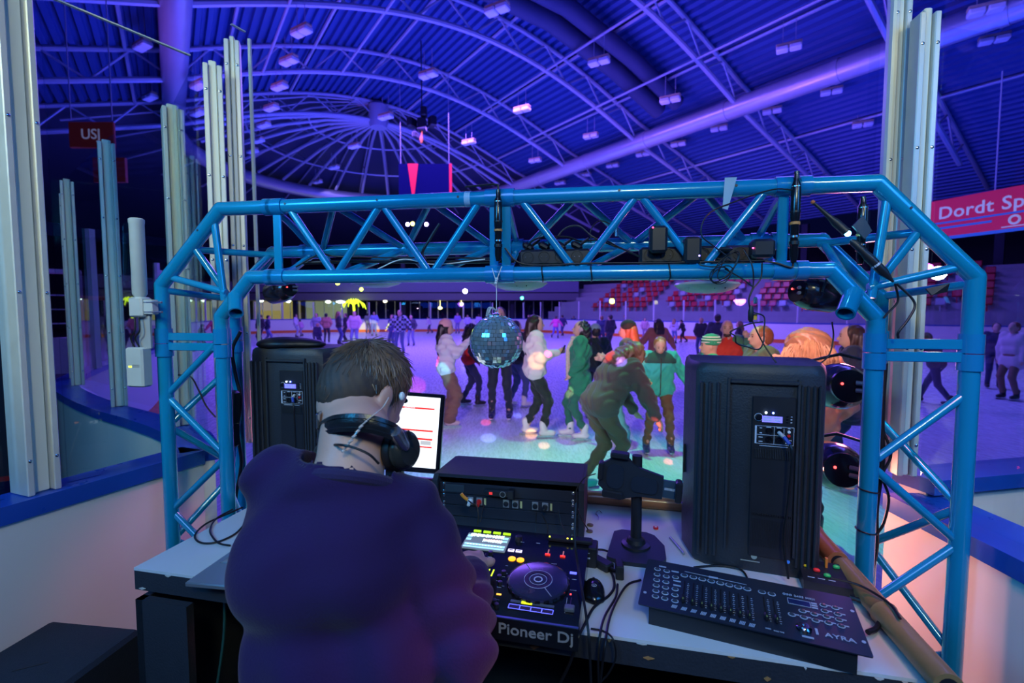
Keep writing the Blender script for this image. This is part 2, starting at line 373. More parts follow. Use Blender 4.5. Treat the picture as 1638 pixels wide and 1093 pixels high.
b = MB(); b.prism([(-60, -14), (60, -14), (60, 75), (-60, 75)], -.25, -.03, M_floor); tag(b.build('floor', smooth=False, recenter=False), kind='structure')
PL = [(-1.35, 2.15), (-1.61, 2.46), (-2.12, 2.83), (-2.88, 3.34), (-3.9, 4.24), (-4.75, 5.6), (-6.2, 8.4), (-10.4, 14.5), (-16.5, 24), (-20, 32)]
PF = [(-20, 32), (-19.5, 36.6), (-15, 39.4), (-9.3, 40.2), (-1, 41.4), (3, 38.4), (6.2, 34)]
PR = [(6.2, 34), (11.1, 29.4), (15.6, 25), (21.5, 20), (23.5, 14), (18, 7.4), (9, 3.9), (4, 2.4), (2.15, 1.98), (1.52, 1.85)]
def resamp(p, step):
    c = cat([(x, y, 0) for x, y in p], 10); out = [c[0]]; acc = 0
    for i in range(1, len(c)):
        acc += (c[i]-c[i-1]).length
        if acc >= step: out.append(c[i]); acc = 0
    if (out[-1]-c[-1]).length > step*.3: out.append(c[-1])
    else: out[-1] = c[-1]
    return out
CL, CF, CR = resamp(PL, .35), resamp(PF, .6), resamp(PR, .45)
b = MB(); poly = [(v.x, v.y) for v in CL+CF[1:]+CR[1:]]
b.prism(poly, -.03, 0.0, M_ice); tag(b.build('floor_ice', smooth=False, recenter=False), kind='structure')
def strip(c, o0, o1, z0, z1, name, m, kind='structure'):
    b = MB(); n = len(c); vs = []
    for i, p in enumerate(c):
        t = (c[min(i+1, n-1)]-c[max(i-1, 0)]).normalized(); nn = Vector((-t.y, t.x, 0))
        for o, z in ((o0, z0), (o1, z0), (o1, z1), (o0, z1)): q = p+nn*o; vs.append((q.x, q.y, z))
    fs = [(i*4+k, i*4+(k+1) % 4, i*4+4+(k+1) % 4, i*4+4+k) for i in range(n-1) for k in range(4)]+[(3, 2, 1, 0), (n*4-4, n*4-3, n*4-2, n*4-1)]
    b.add(vs, fs, m); return tag(b.build(name, m, smooth=True, recenter=False), kind=kind)
for nm, c in (('left', CL), ('far', CF), ('right', CR)):
    strip(c, 0, .10, .0, 1.045, 'wall_rink_'+nm, M_board)
    strip(c, -.03, .13, 1.045, 1.10, 'trim_rail_'+nm, M_rail)
    strip(c, -.012, .112, .0, .2, 'baseboard_rink_'+nm, M_kick)
# glazing above the boards, post by post
M_pp = mat('far_post', (.62, .62, .66), .4)
def nearest_on(c, px):
    k = (px-819)/FPX; return min(c, key=lambda v: abs(v.x/max(v.y, .1)-k)+(0 if v.y < 5.4 else 9))
npn = [0]
def pane(a, c2, z0, z1, th=.012, label=None):
    npn[0] += 1; b = MB(); d = (c2-a); L = d.length; mid = (a+c2)/2
    b.box((mid.x, mid.y, (z0+z1)/2), (L-.02, th, z1-z0), M_glass, rz=math.atan2(d.y, d.x))
    return tag(b.build('window_%d' % npn[0], smooth=False), kind='structure')
M_edge = mat('pane_edge', (.55, .62, .58), .3)
def big_post(x, y, rz, label, z0=1.10, z1=2.80, w_=.062, group=None, dep=.10):
    t = thing('glass_post', label, 'post', (x, y, z0), rz, group)
    b = MB(); b.box((0, 0, (z1-z0)/2), (w_, dep*.55, z1-z0), bev=.004); b.build('post_core', M_post, t)
    for s in (-1, 1):
        b = MB(); b.box((s*(w_/2+.011), 0, (z1-z0)/2-.01), (.02, dep, z1-z0-.02), bev=.003); b.build('clamp_strip', M_alu, t)
    b = MB()
    for i in range(5):
        for s in (-1, 1):
            z = .12+i*(z1-z0-.25)/4; b.lathe([(.0055, 0), (.0055, .002), (.003, .0035)], 8, (s*(w_/2+.011), -dep/2, z), ax=(0, -1, 0))
    b.build('bolt', M_steel, t); return t
near = [(nearest_on(CL, px)) for px in (258, 184, 143, 127)]
near = [Vector((-1.74, 2.56, 0)), Vector((-2.52, 3.08, 0)), Vector((-3.60, 3.98, 0)), Vector((-4.02, 4.42, 0))]
labs = ['pale glass post on the curved board, nearest the truss leg', 'pale post on the curved board with a red reflection, second from the truss',
        'pale post in the bend of the curved board, third from the truss', 'farthest pale post of the curved board before it turns away']
for p, lb in zip(near, labs): big_post(p.x-.05, p.y+.04, R(42), lb, w_=.045, dep=.07)
prev = Vector((-1.38, 2.17, 0))
for p in near: pane(prev, p, 1.1, 2.8); prev = p
i = 0
for c, zt in ((CL, 2.6), (CF, 2.45), (CR, 2.4)):
    acc = 0
    for k in range(1, len(c)):
        acc += (c[k]-c[k-1]).length; v = c[k]
        if acc < 1.9 or v.y < 5.2: continue
        acc = 0; i += 1
        b = MB(); b.box((v.x, v.y, (1.1+zt)/2), (.075, .075, zt-1.1)); o = tag(b.build('rink_post', M_pp, smooth=False), 'slim white upright of the glass screen around the far side of the ice', 'post', 'uprights of the far rink screen')
        if (v-prev).length < 8: pane(prev, v, 1.1, zt, .02)
        prev = v
pane(Vector((1.56, 1.86, 0)), Vector((2.95, 2.14, 0)), 1.1, 2.78)
pane(Vector((3.05, 2.16, 0)), Vector((4.6, 2.56, 0)), 1.1, 2.78)
big_post(2.26, 1.98, R(10), 'pale post with pink glow at the right picture edge, beyond the wide blue tube', w_=.07)

# booth side walls
def booth_wall(nm, a, c2, inn, th=.12, dz=0):
    a = Vector((*a, 0)); c2 = Vector((*c2, 0)); c = [a.lerp(c2, i/6) for i in range(7)]
    s = inn
    strip(c, min(0, s*th), max(0, s*th), -.03, 1.04+dz, 'wall_'+nm, M_board)
    strip(c, min(-s*.012, s*(th+.015)), max(-s*.012, s*(th+.015)), 1.04+dz, 1.10+dz, 'trim_booth_rail_'+nm, M_rail)
    strip(c, min(-s*.008, s*(th+.008)), max(-s*.008, s*(th+.008)), -.03, .21, 'baseboard_'+nm, M_kick)
booth_wall('left', (-2.17, .05), (-1.385, 2.12), 1)
booth_wall('right', (1.40, .1), (1.415, 1.78), -1, .20, -.065)
strip([Vector((-2.9, -2.2, 0)), Vector((0, -2.2, 0)), Vector((3.2, -2.2, 0))], 0, .1, -.03, 3.0, 'wall_back', M_wall)
# left glazing
big_post(-1.645, 1.63, R(69), 'tall cream aluminium glass post with bolts at the left picture edge', z1=3.6, w_=.05, dep=.11)
big_post(-1.30, 2.16, R(30), 'cream corner post behind the left end of the blue truss', z1=2.80, w_=.03, dep=.06)
big_post(-1.258, 2.245, R(20), 'paler return post standing just behind the left corner post', z1=2.95, w_=.02, dep=.05)
def pane3(p, q, z0, z1, edges=True):
    p = Vector((*p, 0)); q = Vector((*q, 0)); o = pane(p, q, z0, z1)
    b = MB(); d = q-p; L = d.length; m_ = (p+q)/2
    b.box((m_.x, m_.y, z1+.002), (L-.02, .013, .005), M_edge, rz=math.atan2(d.y, d.x)); npn[0] += 0
    e = b.build('pane_edge', None, smooth=False, recenter=False); e.parent = o; e.matrix_parent_inverse = Matrix.Translation(-o.location)
    return o
pane3((-2.20, .15), (-1.675, 1.565), 1.1, 2.80); pane3((-1.615, 1.70), (-1.36, 2.12), 1.1, 2.80)
pane3((-1.30, 2.30), (-1.262, 2.38), 0.02, 3.04)
# right glazing
big_post(1.487, 1.80, R(-8), 'tall cream corner post behind the right end of the blue truss', w_=.026, dep=.06)
big_post(1.462, 1.89, R(-8), 'wider pink-lit post standing close behind the right corner post', z1=3.5, w_=.02, dep=.05)
pane3((1.50, .3), (1.50, 1.74), 1.035, 2.80); pane3((1.445, 1.95), (1.428, 2.0), .02, 3.3)
b = MB(); b.box((1.424, 1.87, 1.65), (.012, .016, 3.4)); tag(b.build('trim_pane_edge', M_post, smooth=False), kind='structure')
b = MB(); b.box((-1.257, 2.39, 1.52), (.012, .014, 3.0)); tag(b.build('trim_pane_edge_left', M_post, smooth=False), kind='structure')

# ------------------------------------------------------------------ roof
AX = Vector((.576, -.817, 0)); NN = Vector((-.817, -.576, 0)); T0 = Vector((.28, 36.75, 0)); HUB = T0+NN*10.5
def zl(o): return 11+2.5*math.sin(PI*o/21) if 0 <= o <= 21 else 11-.28*(-o if o < 0 else o-21)
def rp(t, o, z): p = T0+AX*t+NN*o; return Vector((p.x, p.y, z))
def ap(th, r, z):                       # apse: th 0 = toward the right duct, 180 = toward the left duct, through the far end
    d = NN*(-math.cos(th))-AX*math.sin(th); p = HUB+d*r; return Vector((p.x, p.y, z))
b = MB(); vs = []; prof = []; o = -15.0
while o < 37:
    prof += [(o, 0), (o+.13, 0), (o+.17, .14), (o+.34, .14)]; o += .38
ts = [-.01, 12, 24, 36, 50]
for t in ts:
    for o, dz in prof: vs.append(rp(t, o, zl(o)+1.35-dz))
n = len(prof); fs = [(i*n+j, i*n+j+1, (i+1)*n+j+1, (i+1)*n+j) for i in range(len(ts)-1) for j in range(n-1)]
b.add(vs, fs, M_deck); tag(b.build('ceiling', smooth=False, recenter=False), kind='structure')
b = MB(); vs = []; rr = [.01, 3, 6, 9, 10.5, 14, 19, 25.5]; nt_ = 36
for i in range(nt_+1):
    for r_ in rr: vs.append(ap(PI*i/nt_, r_, (11+2.5*math.cos(PI*r_/21) if r_ < 10.5 else 11-.28*(r_-10.5))+1.35))
n = len(rr); fs = [(i*n+j, i*n+j+1, (i+1)*n+j+1, (i+1)*n+j) for i in range(nt_) for j in range(n-1)]
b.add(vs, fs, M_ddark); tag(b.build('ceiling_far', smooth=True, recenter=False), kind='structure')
RT = [0, 5.8, 11.6, 17.4, 23.2, 29.0]
rl = ['farthest arched roof truss, over the dome end', 'second arched roof truss from the far dome', 'third arched roof truss from the far dome, crossing the banner',
      'fourth arched roof truss from the far dome, cut by the picture top', 'fifth arched roof truss from the dome, high on the right', 'nearest arched roof truss, seen through the side glazing']
for ti, lb in zip(RT, rl):
    t = thing('roof_truss', lb, 'roof truss', rp(ti, 10.5, 11)); L0 = t.location
    os_ = [-14+49*i/56 for i in range(57)]
    b = MB(); b.tube([rp(ti, o, zl(o))-L0 for o in os_ if -9 < o < 30], .115, 8); b.build('lower_chord', M_rsteel, t)
    b = MB(); b.tube([rp(ti, o, zl(o)+1.12)-L0 for o in os_], .10, 8); b.build('upper_chord', M_rsteel, t)
    b = MB(); nd = [-2.62*3+2.625*i for i in range(15)]
    for i, o in enumerate(nd):
        for oo in (o-1.31, o+1.31):
            b.cyl(rp(ti, o, zl(o))-L0, rp(ti, oo, zl(oo)+1.12)-L0, .045, 6)
    b.build('brace', M_rsteel, t)
for j in range(10):
    o = -5.2+2.625*2*j/1.0*.66
    b = MB(); b.tube([rp(tt, o, zl(o)+1.10) for tt in (0, 10, 20, 34)], .07, 6)
    tag(b.build('roof_purlin', M_rsteel), 'straight purlin under the roof deck, %s from the shiny duct towards the left' % ['1st', '2nd', '3rd', '4th', '5th', '6th', '7th', '8th', '9th', '10th'][j], 'purlin', 'purlins under the roof deck')
for j, o in enumerate((3.3, 6.6, 14.4, 17.8)):
    b = MB(); b.tube([rp(tt, o, zl(o)-.05) for tt in (5.8, 14, 24, 34)], .055, 6)
    tag(b.build('tie_tube', M_rsteel), 'thin bright tie tube linking the arched trusses, %s from the shiny duct' % ['nearest', 'second', 'third', 'farthest'][j], 'tube', 'tie tubes between the arched trusses')
t = thing('dome_frame', 'fan of radial ribs meeting at a hub at the far end of the roof', 'roof frame', ap(0, 0, 13.5)); L0 = t.location
b = MB(); b.lathe([(.5, -.4), (.6, 0), (.6, .9), (.4, 1.1)], 16); b.build('hub', M_rsteel, t)
for i in range(15):
    th = PI*(i+.5)/15; b = MB(); b.tube([ap(th, r_, 11+2.5*math.cos(PI*r_/21))-L0 for r_ in (.5, 3, 5.5, 8, 9.7)], .10, 8); b.build('rib', M_rsteel, t)
    b = MB(); b.tube([ap(th, r_, 11+2.5*math.cos(PI*min(r_, 10.5)/21)+1.1-.3*max(0, r_-10.5))-L0 for r_ in (.6, 4, 8, 11, 15)], .06, 6)
    for r_ in (2, 4.5, 7): b.cyl(ap(th, r_, 11+2.5*math.cos(PI*r_/21))-L0, ap(th, r_+1.2, 12.1+2.5*math.cos(PI*(r_+1.2)/21))-L0, .04, 5)
    b.build('upper_rib', M_rsteel, t)
for r_ in (4, 7.3):
    b = MB(); b.tube([ap(PI*i/20, r_, 11+2.5*math.cos(PI*r_/21))-L0 for i in range(21)], .06, 6); b.build('ring_brace', M_rsteel, t)
# ducts
t = thing('ventilation_duct', 'long shiny spiral duct running down the right side and round the dome', 'duct', rp(0, 0, 10.5)); L0 = t.location
pth = [rp(tt, 0, 11) for tt in (48, 36, 24, 16, 8, 0)]+[ap(PI*i/24, 10.5, 11) for i in range(1, 24)]+[rp(tt, 21, 11) for tt in (0, 8, 16, 24, 32)]
b = MB(); b.tube([p-L0 for p in pth], .44, 20); b.build('pipe', M_duct, t)
for k in range(9):
    p = rp(3+4.6*k, 0, 11)-L0; b = MB(); b.cyl(p-AX*.12, p+AX*.12, .465, 20); b.build('collar', M_duct, t)
for k, (tt, r_) in enumerate(((13.6, .40), (14.7, .36))):
    b = MB(); b.tube([rp(tt, o, zl(o)+.60) for o in (.8, 4, 8, 12, 16, 20)], r_, 16)
    tag(b.build('cross_duct', M_ddark), ('thick' if k == 0 else 'thinner')+' dark duct crossing the roof towards the shiny spiral duct', 'duct')
# flood lights under the roof
LPX = [(482, 52), (462, 99), (447, 140), (434, 174), (422, 201), (413, 226), (404, 243), (685, 121), (617, 188), (567, 235), (534, 269), (508, 292),
       (795, 17), (835, 177), (958, 100), (945, 219), (750, 229), (1072, 161), (1262, 78), (1150, 207), (1235, 179), (1085, 232), (1028, 248), (980, 266),
       (936, 281), (896, 294), (1215, 245), (1097, 280), (1330, 148), (1380, 201), (856, 258), (1577, 18), (1590, 65), (1612, 135), (228, 75), (240, 157), (318, 138), (316, 182)]  # last two are solid stand-ins for lamps reflected in the side glass
M_lampw = mat('floodlight_white', (.80, .74, .78), .4, var=.04); M_lampt = mat('floodlight_top', (.55, .36, .25), .5)
fl0 = None
for px, py in LPX:
    p = G(px, py, 10.35 if px in (1072, 1577, 317, 318, 316, 1380) else 11.1)
    if fl0 is None:
        t = fl0 = thing('floodlight', 'white box floodlight hanging under the arched roof', 'light', p, 0, 'floodlights under the roof')
        b = MB(); b.box((-.21, 0, .02), (.38, .34, .16), bev=.03); b.box((.21, 0, .02), (.38, .34, .16), bev=.03); b.build('lamp_head', M_lampw, t)
        b = MB(); b.box((0, 0, .15), (.82, .26, .1), bev=.02); b.build('housing', M_lampt, t)
        b = MB(); b.cyl((-.2, 0, .2), (-.2, 0, 1.0), .012, 6); b.cyl((.2, 0, .2), (.2, 0, 1.0), .012, 6); b.build('hanger', M_rsteel, t)
    else: t = dup(fl0, p)
    t.rotation_euler = (0, 0, R(-30))
    n_ = sorted(q[0]*2000+q[1] for q in LPX).index(px*2000+py)+1; t['label'] = 'white box floodlight under the roof, %d%s from the left of the picture' % (n_, {1: 'st', 2: 'nd', 3: 'rd'}.get(n_ if n_ < 20 else n_ % 10, 'th'))
# banner, fixture cluster in the roof
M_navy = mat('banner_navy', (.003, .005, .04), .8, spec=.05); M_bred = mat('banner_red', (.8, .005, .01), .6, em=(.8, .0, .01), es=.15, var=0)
t = thing('hanging_banner', 'dark blue banner with a red wedge hanging from the roof above the truss', 'banner', A(686, 312, 22))
L0 = t.location; a_, c_ = A(638, 312, 22)-L0, A(722, 312, 22)-L0; h_ = (A(680, 262, 22)-A(680, 312, 22)).z
b = MB(); b.box(((a_.x+c_.x)/2, .03, h_/2), (c_.x-a_.x, .06, h_)); b.build('cloth', M_navy, t)
b = MB(); w0 = (A(652, 262, 22)-L0).x; w1 = (A(669, 262, 22)-L0).x; w2 = (A(661, 312, 22)-L0).x
b.prism([(w0, h_), (w1, h_), (w2+.06, 0), (w2-.06, 0)], -.02, 0, plane='xz'); b.build('red_wedge', M_bred, t); b = MB(); b.box((c_.x-.03, -.01, h_/2), (.12, .02, h_)); b.build('red_edge', M_bred, t)
b = MB()
for x in (a_.x+.1, c_.x-.1): b.cyl((x, .03, h_), (x, .03, 12.3-L0.z), .012, 5)
b.build('cord', M_rsteel, t)
t = thing('speaker_cluster', 'dark cluster of speakers with an orange tip hanging below the roof centre', 'speaker', A(675, 200, 24)); b = MB()
for x, z, r_ in ((0, 0, .4), (-.5, .1, .3), (.5, .15, .32), (.1, .6, .3), (-.3, -.5, .2)): b.box((x, 0, z), (r_, .5, r_*1.5), rz=x, bev=.05)
b.cyl((0, 0, .5), (0, 0, 4.2), .03, 6); b.build('cabinets', M_black, t); b = MB(); b.ell((.0, -.2, -.75), (.09, .09, .22), 8); b.cyl((0, 0, -.3), (0, -.15, -.6), .04, 6); b.build('tip', mat('orange_tip', (.7, .2, .03), .5), t)

# ------------------------------------------------------------------ hall walls, stands, gallery
wp = [(-60, -13), (-56, 30), (-34, 62), (-4, 66), (20, 60), (44, 36), (52, 14), (50, -13)]
strip([Vector((x, y, 0)) for x, y in wp], 0, .3, -.03, 9.0, 'wall_hall', M_wall)
def seat_mesh():
    b = MB(); b.box((0, 0, .06), (.40, .34, .07), bev=.03); b.box((0, .16, .24), (.40, .07, .34), rot=(-.15, 0, 0), bev=.03); b.cyl((0, 0, -.28), (0, 0, .04), .03, 6); return b
def stand(nm, P0, d, rows, rise, dep, length, z0):
    d = Vector((*d, 0)).normalized(); nn = Vector((d.y, -d.x, 0)) if Vector((d.y, -d.x, 0)).dot(Vector((1, .6, 0))) > 0 else Vector((-d.y, d.x, 0)); P0 = Vector((*P0, 0))
    prof = [(0, 0)]
    for r_ in range(rows): prof += [(r_*dep, z0+r_*rise), ((r_+1)*dep, z0+r_*rise)]
    prof += [(rows*dep, 0)]; vs = [P0+nn*a+Vector((0, 0, z)) for a, z in prof]+[P0+d*length+nn*a+Vector((0, 0, z)) for a, z in prof]
    n = len(prof); b = MB(); b.add(vs, [tuple(range(n-1, -1, -1)), tuple(range(n, 2*n))]+[(i, (i+1) % n, n+(i+1) % n, n+i) for i in range(n)])
    tag(b.build('floor_'+nm, M_conc, smooth=False, recenter=False), kind='structure'); return P0, d, nn
P0, d_, nn_ = stand('stand_right', (3.2, 42.5), (.70, -.714), 7, .42, .85, 40, 1.7)
red = white = None; k = 0
for r_ in range(6):
    for s in range(62):
        if s % 11 in (0, 10) or k > 262: continue
        blk = s//11; u = (math.sin(s*1.7+blk*2.1)+math.sin(r_*2.3+s*.9)); isred = u > -.75
        if not isred and random.random() < .35: continue
        p = P0+d_*(4.0+s*.56)+nn_*(r_*.85+.45); p.z = 1.7+r_*.42+.29; k += 1
        src = red if isred else white
        if src is None:
            o = seat_mesh().build('stadium_seat', M_red if isred else M_seatw)
            me = o.data; me.transform(Matrix.Translation(o.location)); o.rotation_euler = (0, 0, math.atan2(-nn_.x, nn_.y))
            tag(o, 'empty '+('red' if isred else 'pale')+' plastic seat in the stand beyond the right boards', 'seat', ('red' if isred else 'pale')+' stand seats')
            if isred: red = o
            else: white = o
        else: o = src.copy(); COL.objects.link(o)
        o.location = p
# glazed two-storey gallery at the far left
t = thing('spectator_gallery', 'two-storey spectator gallery with glazed ground floor beyond the far boards', 'building', (-15, 44, -.03)); 
b = MB(); b.box((0, 1.5, 3.05), (42, 4, .62)); b.build('floor_slab', mat('gallery_slab', (.16, .16, .2), .6), t)
b = MB(); b.box((0, -.4, 3.95), (42, .12, .95)); b.build('parapet', mat('gallery_parapet', (.18, .19, .3), .6), t)
b = MB(); b.box((0, 3.3, 2.6), (42, .3, 5.2)); b.build('rear_wall', M_wall, t)
M_win = emis('lit_room', (.30, .34, .20), .55)
for i in range(9):
    x = -20+i*5; b = MB(); b.box((x, .6, 3.6), (.38, .38, 7.2)); b.build('column', M_wall, t)
for i in range(8):
    x = -17.5+i*5; f = MB(); f.box((x, 2.2, 1.55), (4.5, .06, 2.3)); w_ = f.build('window', [M_win, M_win, emis('lit_room_warm', (.55, .42, .12), .45), M_win, M_navy, M_navy, M_navy, M_navy][i], t)
    g = MB()
    for j in range(6): g.box((x-2.2+j*.88, 2.1, 1.55), (.07, .06, 2.3))
    g.build('mullion', M_pp, w_)
for i, (px, py, s, c) in enumerate([(417, 481, .5, (.8, 1, .75)), (440, 482, .42, (.8, 1, .75)), (461, 482, .42, (.8, 1, .75)), (525, 483, .45, (.8, 1, .7)), (545, 483, .9, (.75, .95, 1)), (616, 482, .3, (.9, .8, .5)), (704, 493, .3, (1, .9, .3)), (738, 487, .3, (1, .9, .3))]):
    p = A(px, py, 45); b = MB(); b.lathe([(.12, .1), (.36*s+.1, 0), (.2*s, -.12)], 12, p); b.cyl(p, (p.x, p.y, 2.71), .012, 5)
    tag(b.build('pendant_lamp', emis('pendant%d' % i, c, 9)), ['round white ceiling lamp, first from the left under the gallery slab', 'white ceiling lamp, second from the left under the gallery', 'white ceiling lamp, third from the left under the gallery',
        'small lamp left of the biggest gallery lamp', 'biggest brightest lamp under the gallery slab, beside the neon palm', 'small warm lamp right of the neon palm', 'small yellow lamp left of the mirror ball, lower one', 'small yellow lamp nearest the mirror ball'][i], 'lamp')
M_neon = emis('neon_yellow', (.75, 1, .02), 3.2)
t = thing('neon_palm', 'glowing yellow palm tree behind the far boards', 'light', A(566, 506, 42.8)); t.location.z = .8
b = MB(); b.tube([(0, 0, 0), (.05, 0, .8), (0, 0, 1.5)], .09, 8); b.build('trunk', M_neon, t)
for i in range(7):
    a = -1.3+i*.43; b = MB(); b.tube([(0, 0, 1.5), (math.sin(a)*.5, 0, 1.75+.25*math.cos(a)), (math.sin(a)*.95, 0, 1.45+.3*math.cos(a)), (math.sin(a)*1.15, 0, 1.0+.35*math.cos(a))], [.05, .07, .06, .02], 6); b.build('frond', M_neon, t)
# small coloured show lights in the hall
for px, py, Y, r_, c, lb in ((652, 359, 21, .085, (.45, .4, 1), 'left one of three stage lights above the far ice'), (660, 358, 21, .085, (.9, 1, .1), 'middle yellow one of three stage lights above the far ice'),
                             (682, 359, 21, .085, (.5, .35, 1), 'right one of three stage lights above the far ice'), (744, 466, 40, .2, (.7, .7, 1), 'small violet light on the gallery right of the plaid skater'),
                             (835, 477, 38, .12, (.05, 1, .6), 'tiny green light on the hall wall above the dark-haired skater'), (979, 482, 30, .16, (1, .95, .1), 'small yellow flare lamp on the boards above the black beanie'),
                             (1501, 437, 14, .2, (1, 1, .75), 'bright white lamp seen under the right truss corner'), (1485, 429, 14, .12, (1, .1, .9), 'magenta lamp seen under the right truss corner'), (540, 452, 40, .2, (.75, 1, .05), 'yellow light on the gallery parapet'), (578, 463, 40, .14, (.75, 1, .05), 'small yellow light right of the one on the parapet')):
    p = A(px, py, Y); b = MB(); b.ell(p, r_, 10); o = b.build('show_light', emis('show%d%d' % (px, py), c, 14)); tag(o, lb, 'light')
# red sponsor banner on the right
t = thing('sponsor_banner', 'red banner with white lettering seen through the right glazing', 'banner', A(1470, 388, 17.0)); L0 = t.location
q0 = A(1470, 388, 17.0); q1 = A(1735, 372, 13.2); d = q1-q0; d.z = 0; Lb = d.length; ang = math.atan2(d.y, d.x); t.rotation_euler = (0, 0, ang)
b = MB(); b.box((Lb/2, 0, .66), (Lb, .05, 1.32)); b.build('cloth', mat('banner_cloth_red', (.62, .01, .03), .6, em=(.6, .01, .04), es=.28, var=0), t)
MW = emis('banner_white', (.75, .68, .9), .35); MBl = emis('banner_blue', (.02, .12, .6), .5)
Mx = lambda x, z: Matrix.Translation((x, -.03, z)) @ Matrix.Rotation(PI/2, 4, 'X')
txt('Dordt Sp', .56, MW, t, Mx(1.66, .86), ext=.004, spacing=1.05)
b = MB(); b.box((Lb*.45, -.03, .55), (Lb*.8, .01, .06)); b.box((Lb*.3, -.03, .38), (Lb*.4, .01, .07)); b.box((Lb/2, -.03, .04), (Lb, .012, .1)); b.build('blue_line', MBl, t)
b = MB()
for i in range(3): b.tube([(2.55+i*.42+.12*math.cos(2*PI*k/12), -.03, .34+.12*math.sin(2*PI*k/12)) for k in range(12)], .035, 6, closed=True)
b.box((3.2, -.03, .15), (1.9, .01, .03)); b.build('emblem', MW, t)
b = MB()
for x in (.3, Lb*.5, Lb-.3): b.cyl((x, .04, 1.32), (x, .04, 9.0-L0.z), .02, 6)
b.build('hanger', M_rsteel, t)
# right-hand balcony behind the banner
t = thing('side_balcony', 'balcony slab on columns behind the red banner on the right', 'building', (27, 27, -.03), R(-52)); b = MB(); b.box((0, 3, 3.2), (34, 6, .5)); b.build('floor_slab', M_conc, t)
for i in range(7): b = MB(); b.box((-15+i*5, .4, 4), (.4, .4, 8)); b.build('column', M_wall, t)
# left-hand hall things seen through the glass, and a sign mirrored in it
t = thing('display_cabinet', 'tall white framed glass cabinet standing in the dark left corridor', 'cabinet', (-12.8, 13.6, -.03), R(40))
b = MB()
for x in (-.5, .5):
    for y in (-.3, .3): b.box((x, y, 1.45), (.07, .07, 2.9))
b.box((0, 0, 2.86), (1.07, .67, .1)); b.box((0, 0, .5), (1.0, .6, 1.0)); b.build('frame', M_white, t)
b = MB()
for z in (1.4, 1.8, 2.2): b.box((0, 0, z), (.95, .5, .03))
b.build('shelf', M_pp, t)
t = thing('mirrored_sign', 'dark red sign with pale letters, mirrored in the left glass', 'sign', A(149, 240, 12)); b = MB(); b.box((0, 0, .35), (1.1, .08, .62), bev=.02); b.build('panel', mat('sign_dark_red', (.22, .02, .02), .6, em=(.3, .03, .01), es=.05, var=0), t)  # solid panel standing in for a sign's reflection in the glass
b = MB(); b.box((.15, .3, -.4), (.8, .08, .6)); b.build('lower_panel', MATS['sign_dark_red'], t)
txt('USJ', .34, emis('sign_pale', (.3, .3, .6), .3), t, Matrix.Translation((0, -.05, .35)) @ Matrix.Rotation(PI/2, 4, 'X'), ext=.003)
b = MB(); b.cyl((-.5, 0, .7), (-.5, 0, 6), .015, 5); b.cyl((.5, 0, .7), (.5, 0, 6), .015, 5); b.build('cord', M_rsteel, t)
t = thing('framed_poster', 'red-framed board standing in the corridor at the left picture edge', 'sign', (-4.35, 4.02, -.03), R(30)); b = MB(); b.box((0, 0, 1.1), (.7, .05, 1.5)); b.build('panel', M_wall, t)
b = MB(); b.box((.35, -.01, 1.1), (.04, .07, 1.56)); b.box((-.35, -.01, 1.1), (.04, .07, 1.56)); b.box((0, -.01, 1.87), (.74, .07, .04)); b.box((0, -.01, .33), (.74, .07, .04)); b.build('frame', mat('frame_red', (.5, .02, .03), .4), t)
b = MB(); b.box((.25, 0, .17), (.04, .3, .34)); b.box((-.25, 0, .17), (.04, .3, .34)); b.build('foot', M_black, t)
# ================================================================== THE BOOTH: truss, table, gear
def frame(ox, oy, deg):
    a = R(deg); M = Matrix.Translation((ox, oy, 0)) @ Matrix.Rotation(a, 4, 'Z'); return M, a
TM, TA = frame(0, 1.64, -9.5)            # truss frame: x along the beam, y away from the camera
BM, BA = frame(0, 1.12, -12.5)           # table frame: origin on the front edge
def tw(M, x, y, z=0): return M @ Vector((x, y, z))
r_ = .0255
M_sleeve = mat('truss_blue_joint', (.006, .24, .55), .2, .15, coat=.7, var=.05)
def truss_thing(name, label): return thing(name, label, 'truss', tw(TM, 0, 0), TA)
def tb(m_, pts, r=r_, n=20): m_.tube(pts, r, n); return m_
def dots(t, pts):
    b = MB()
    for p, d in pts: b.lathe([(.0042, 0), (.0042, .0012)], 8, p, ax=d)
    return b.build('bolt_hole', M_black, t)
ZT, ZB, ZK = 2.10, 1.845, 1.965; VB = .22
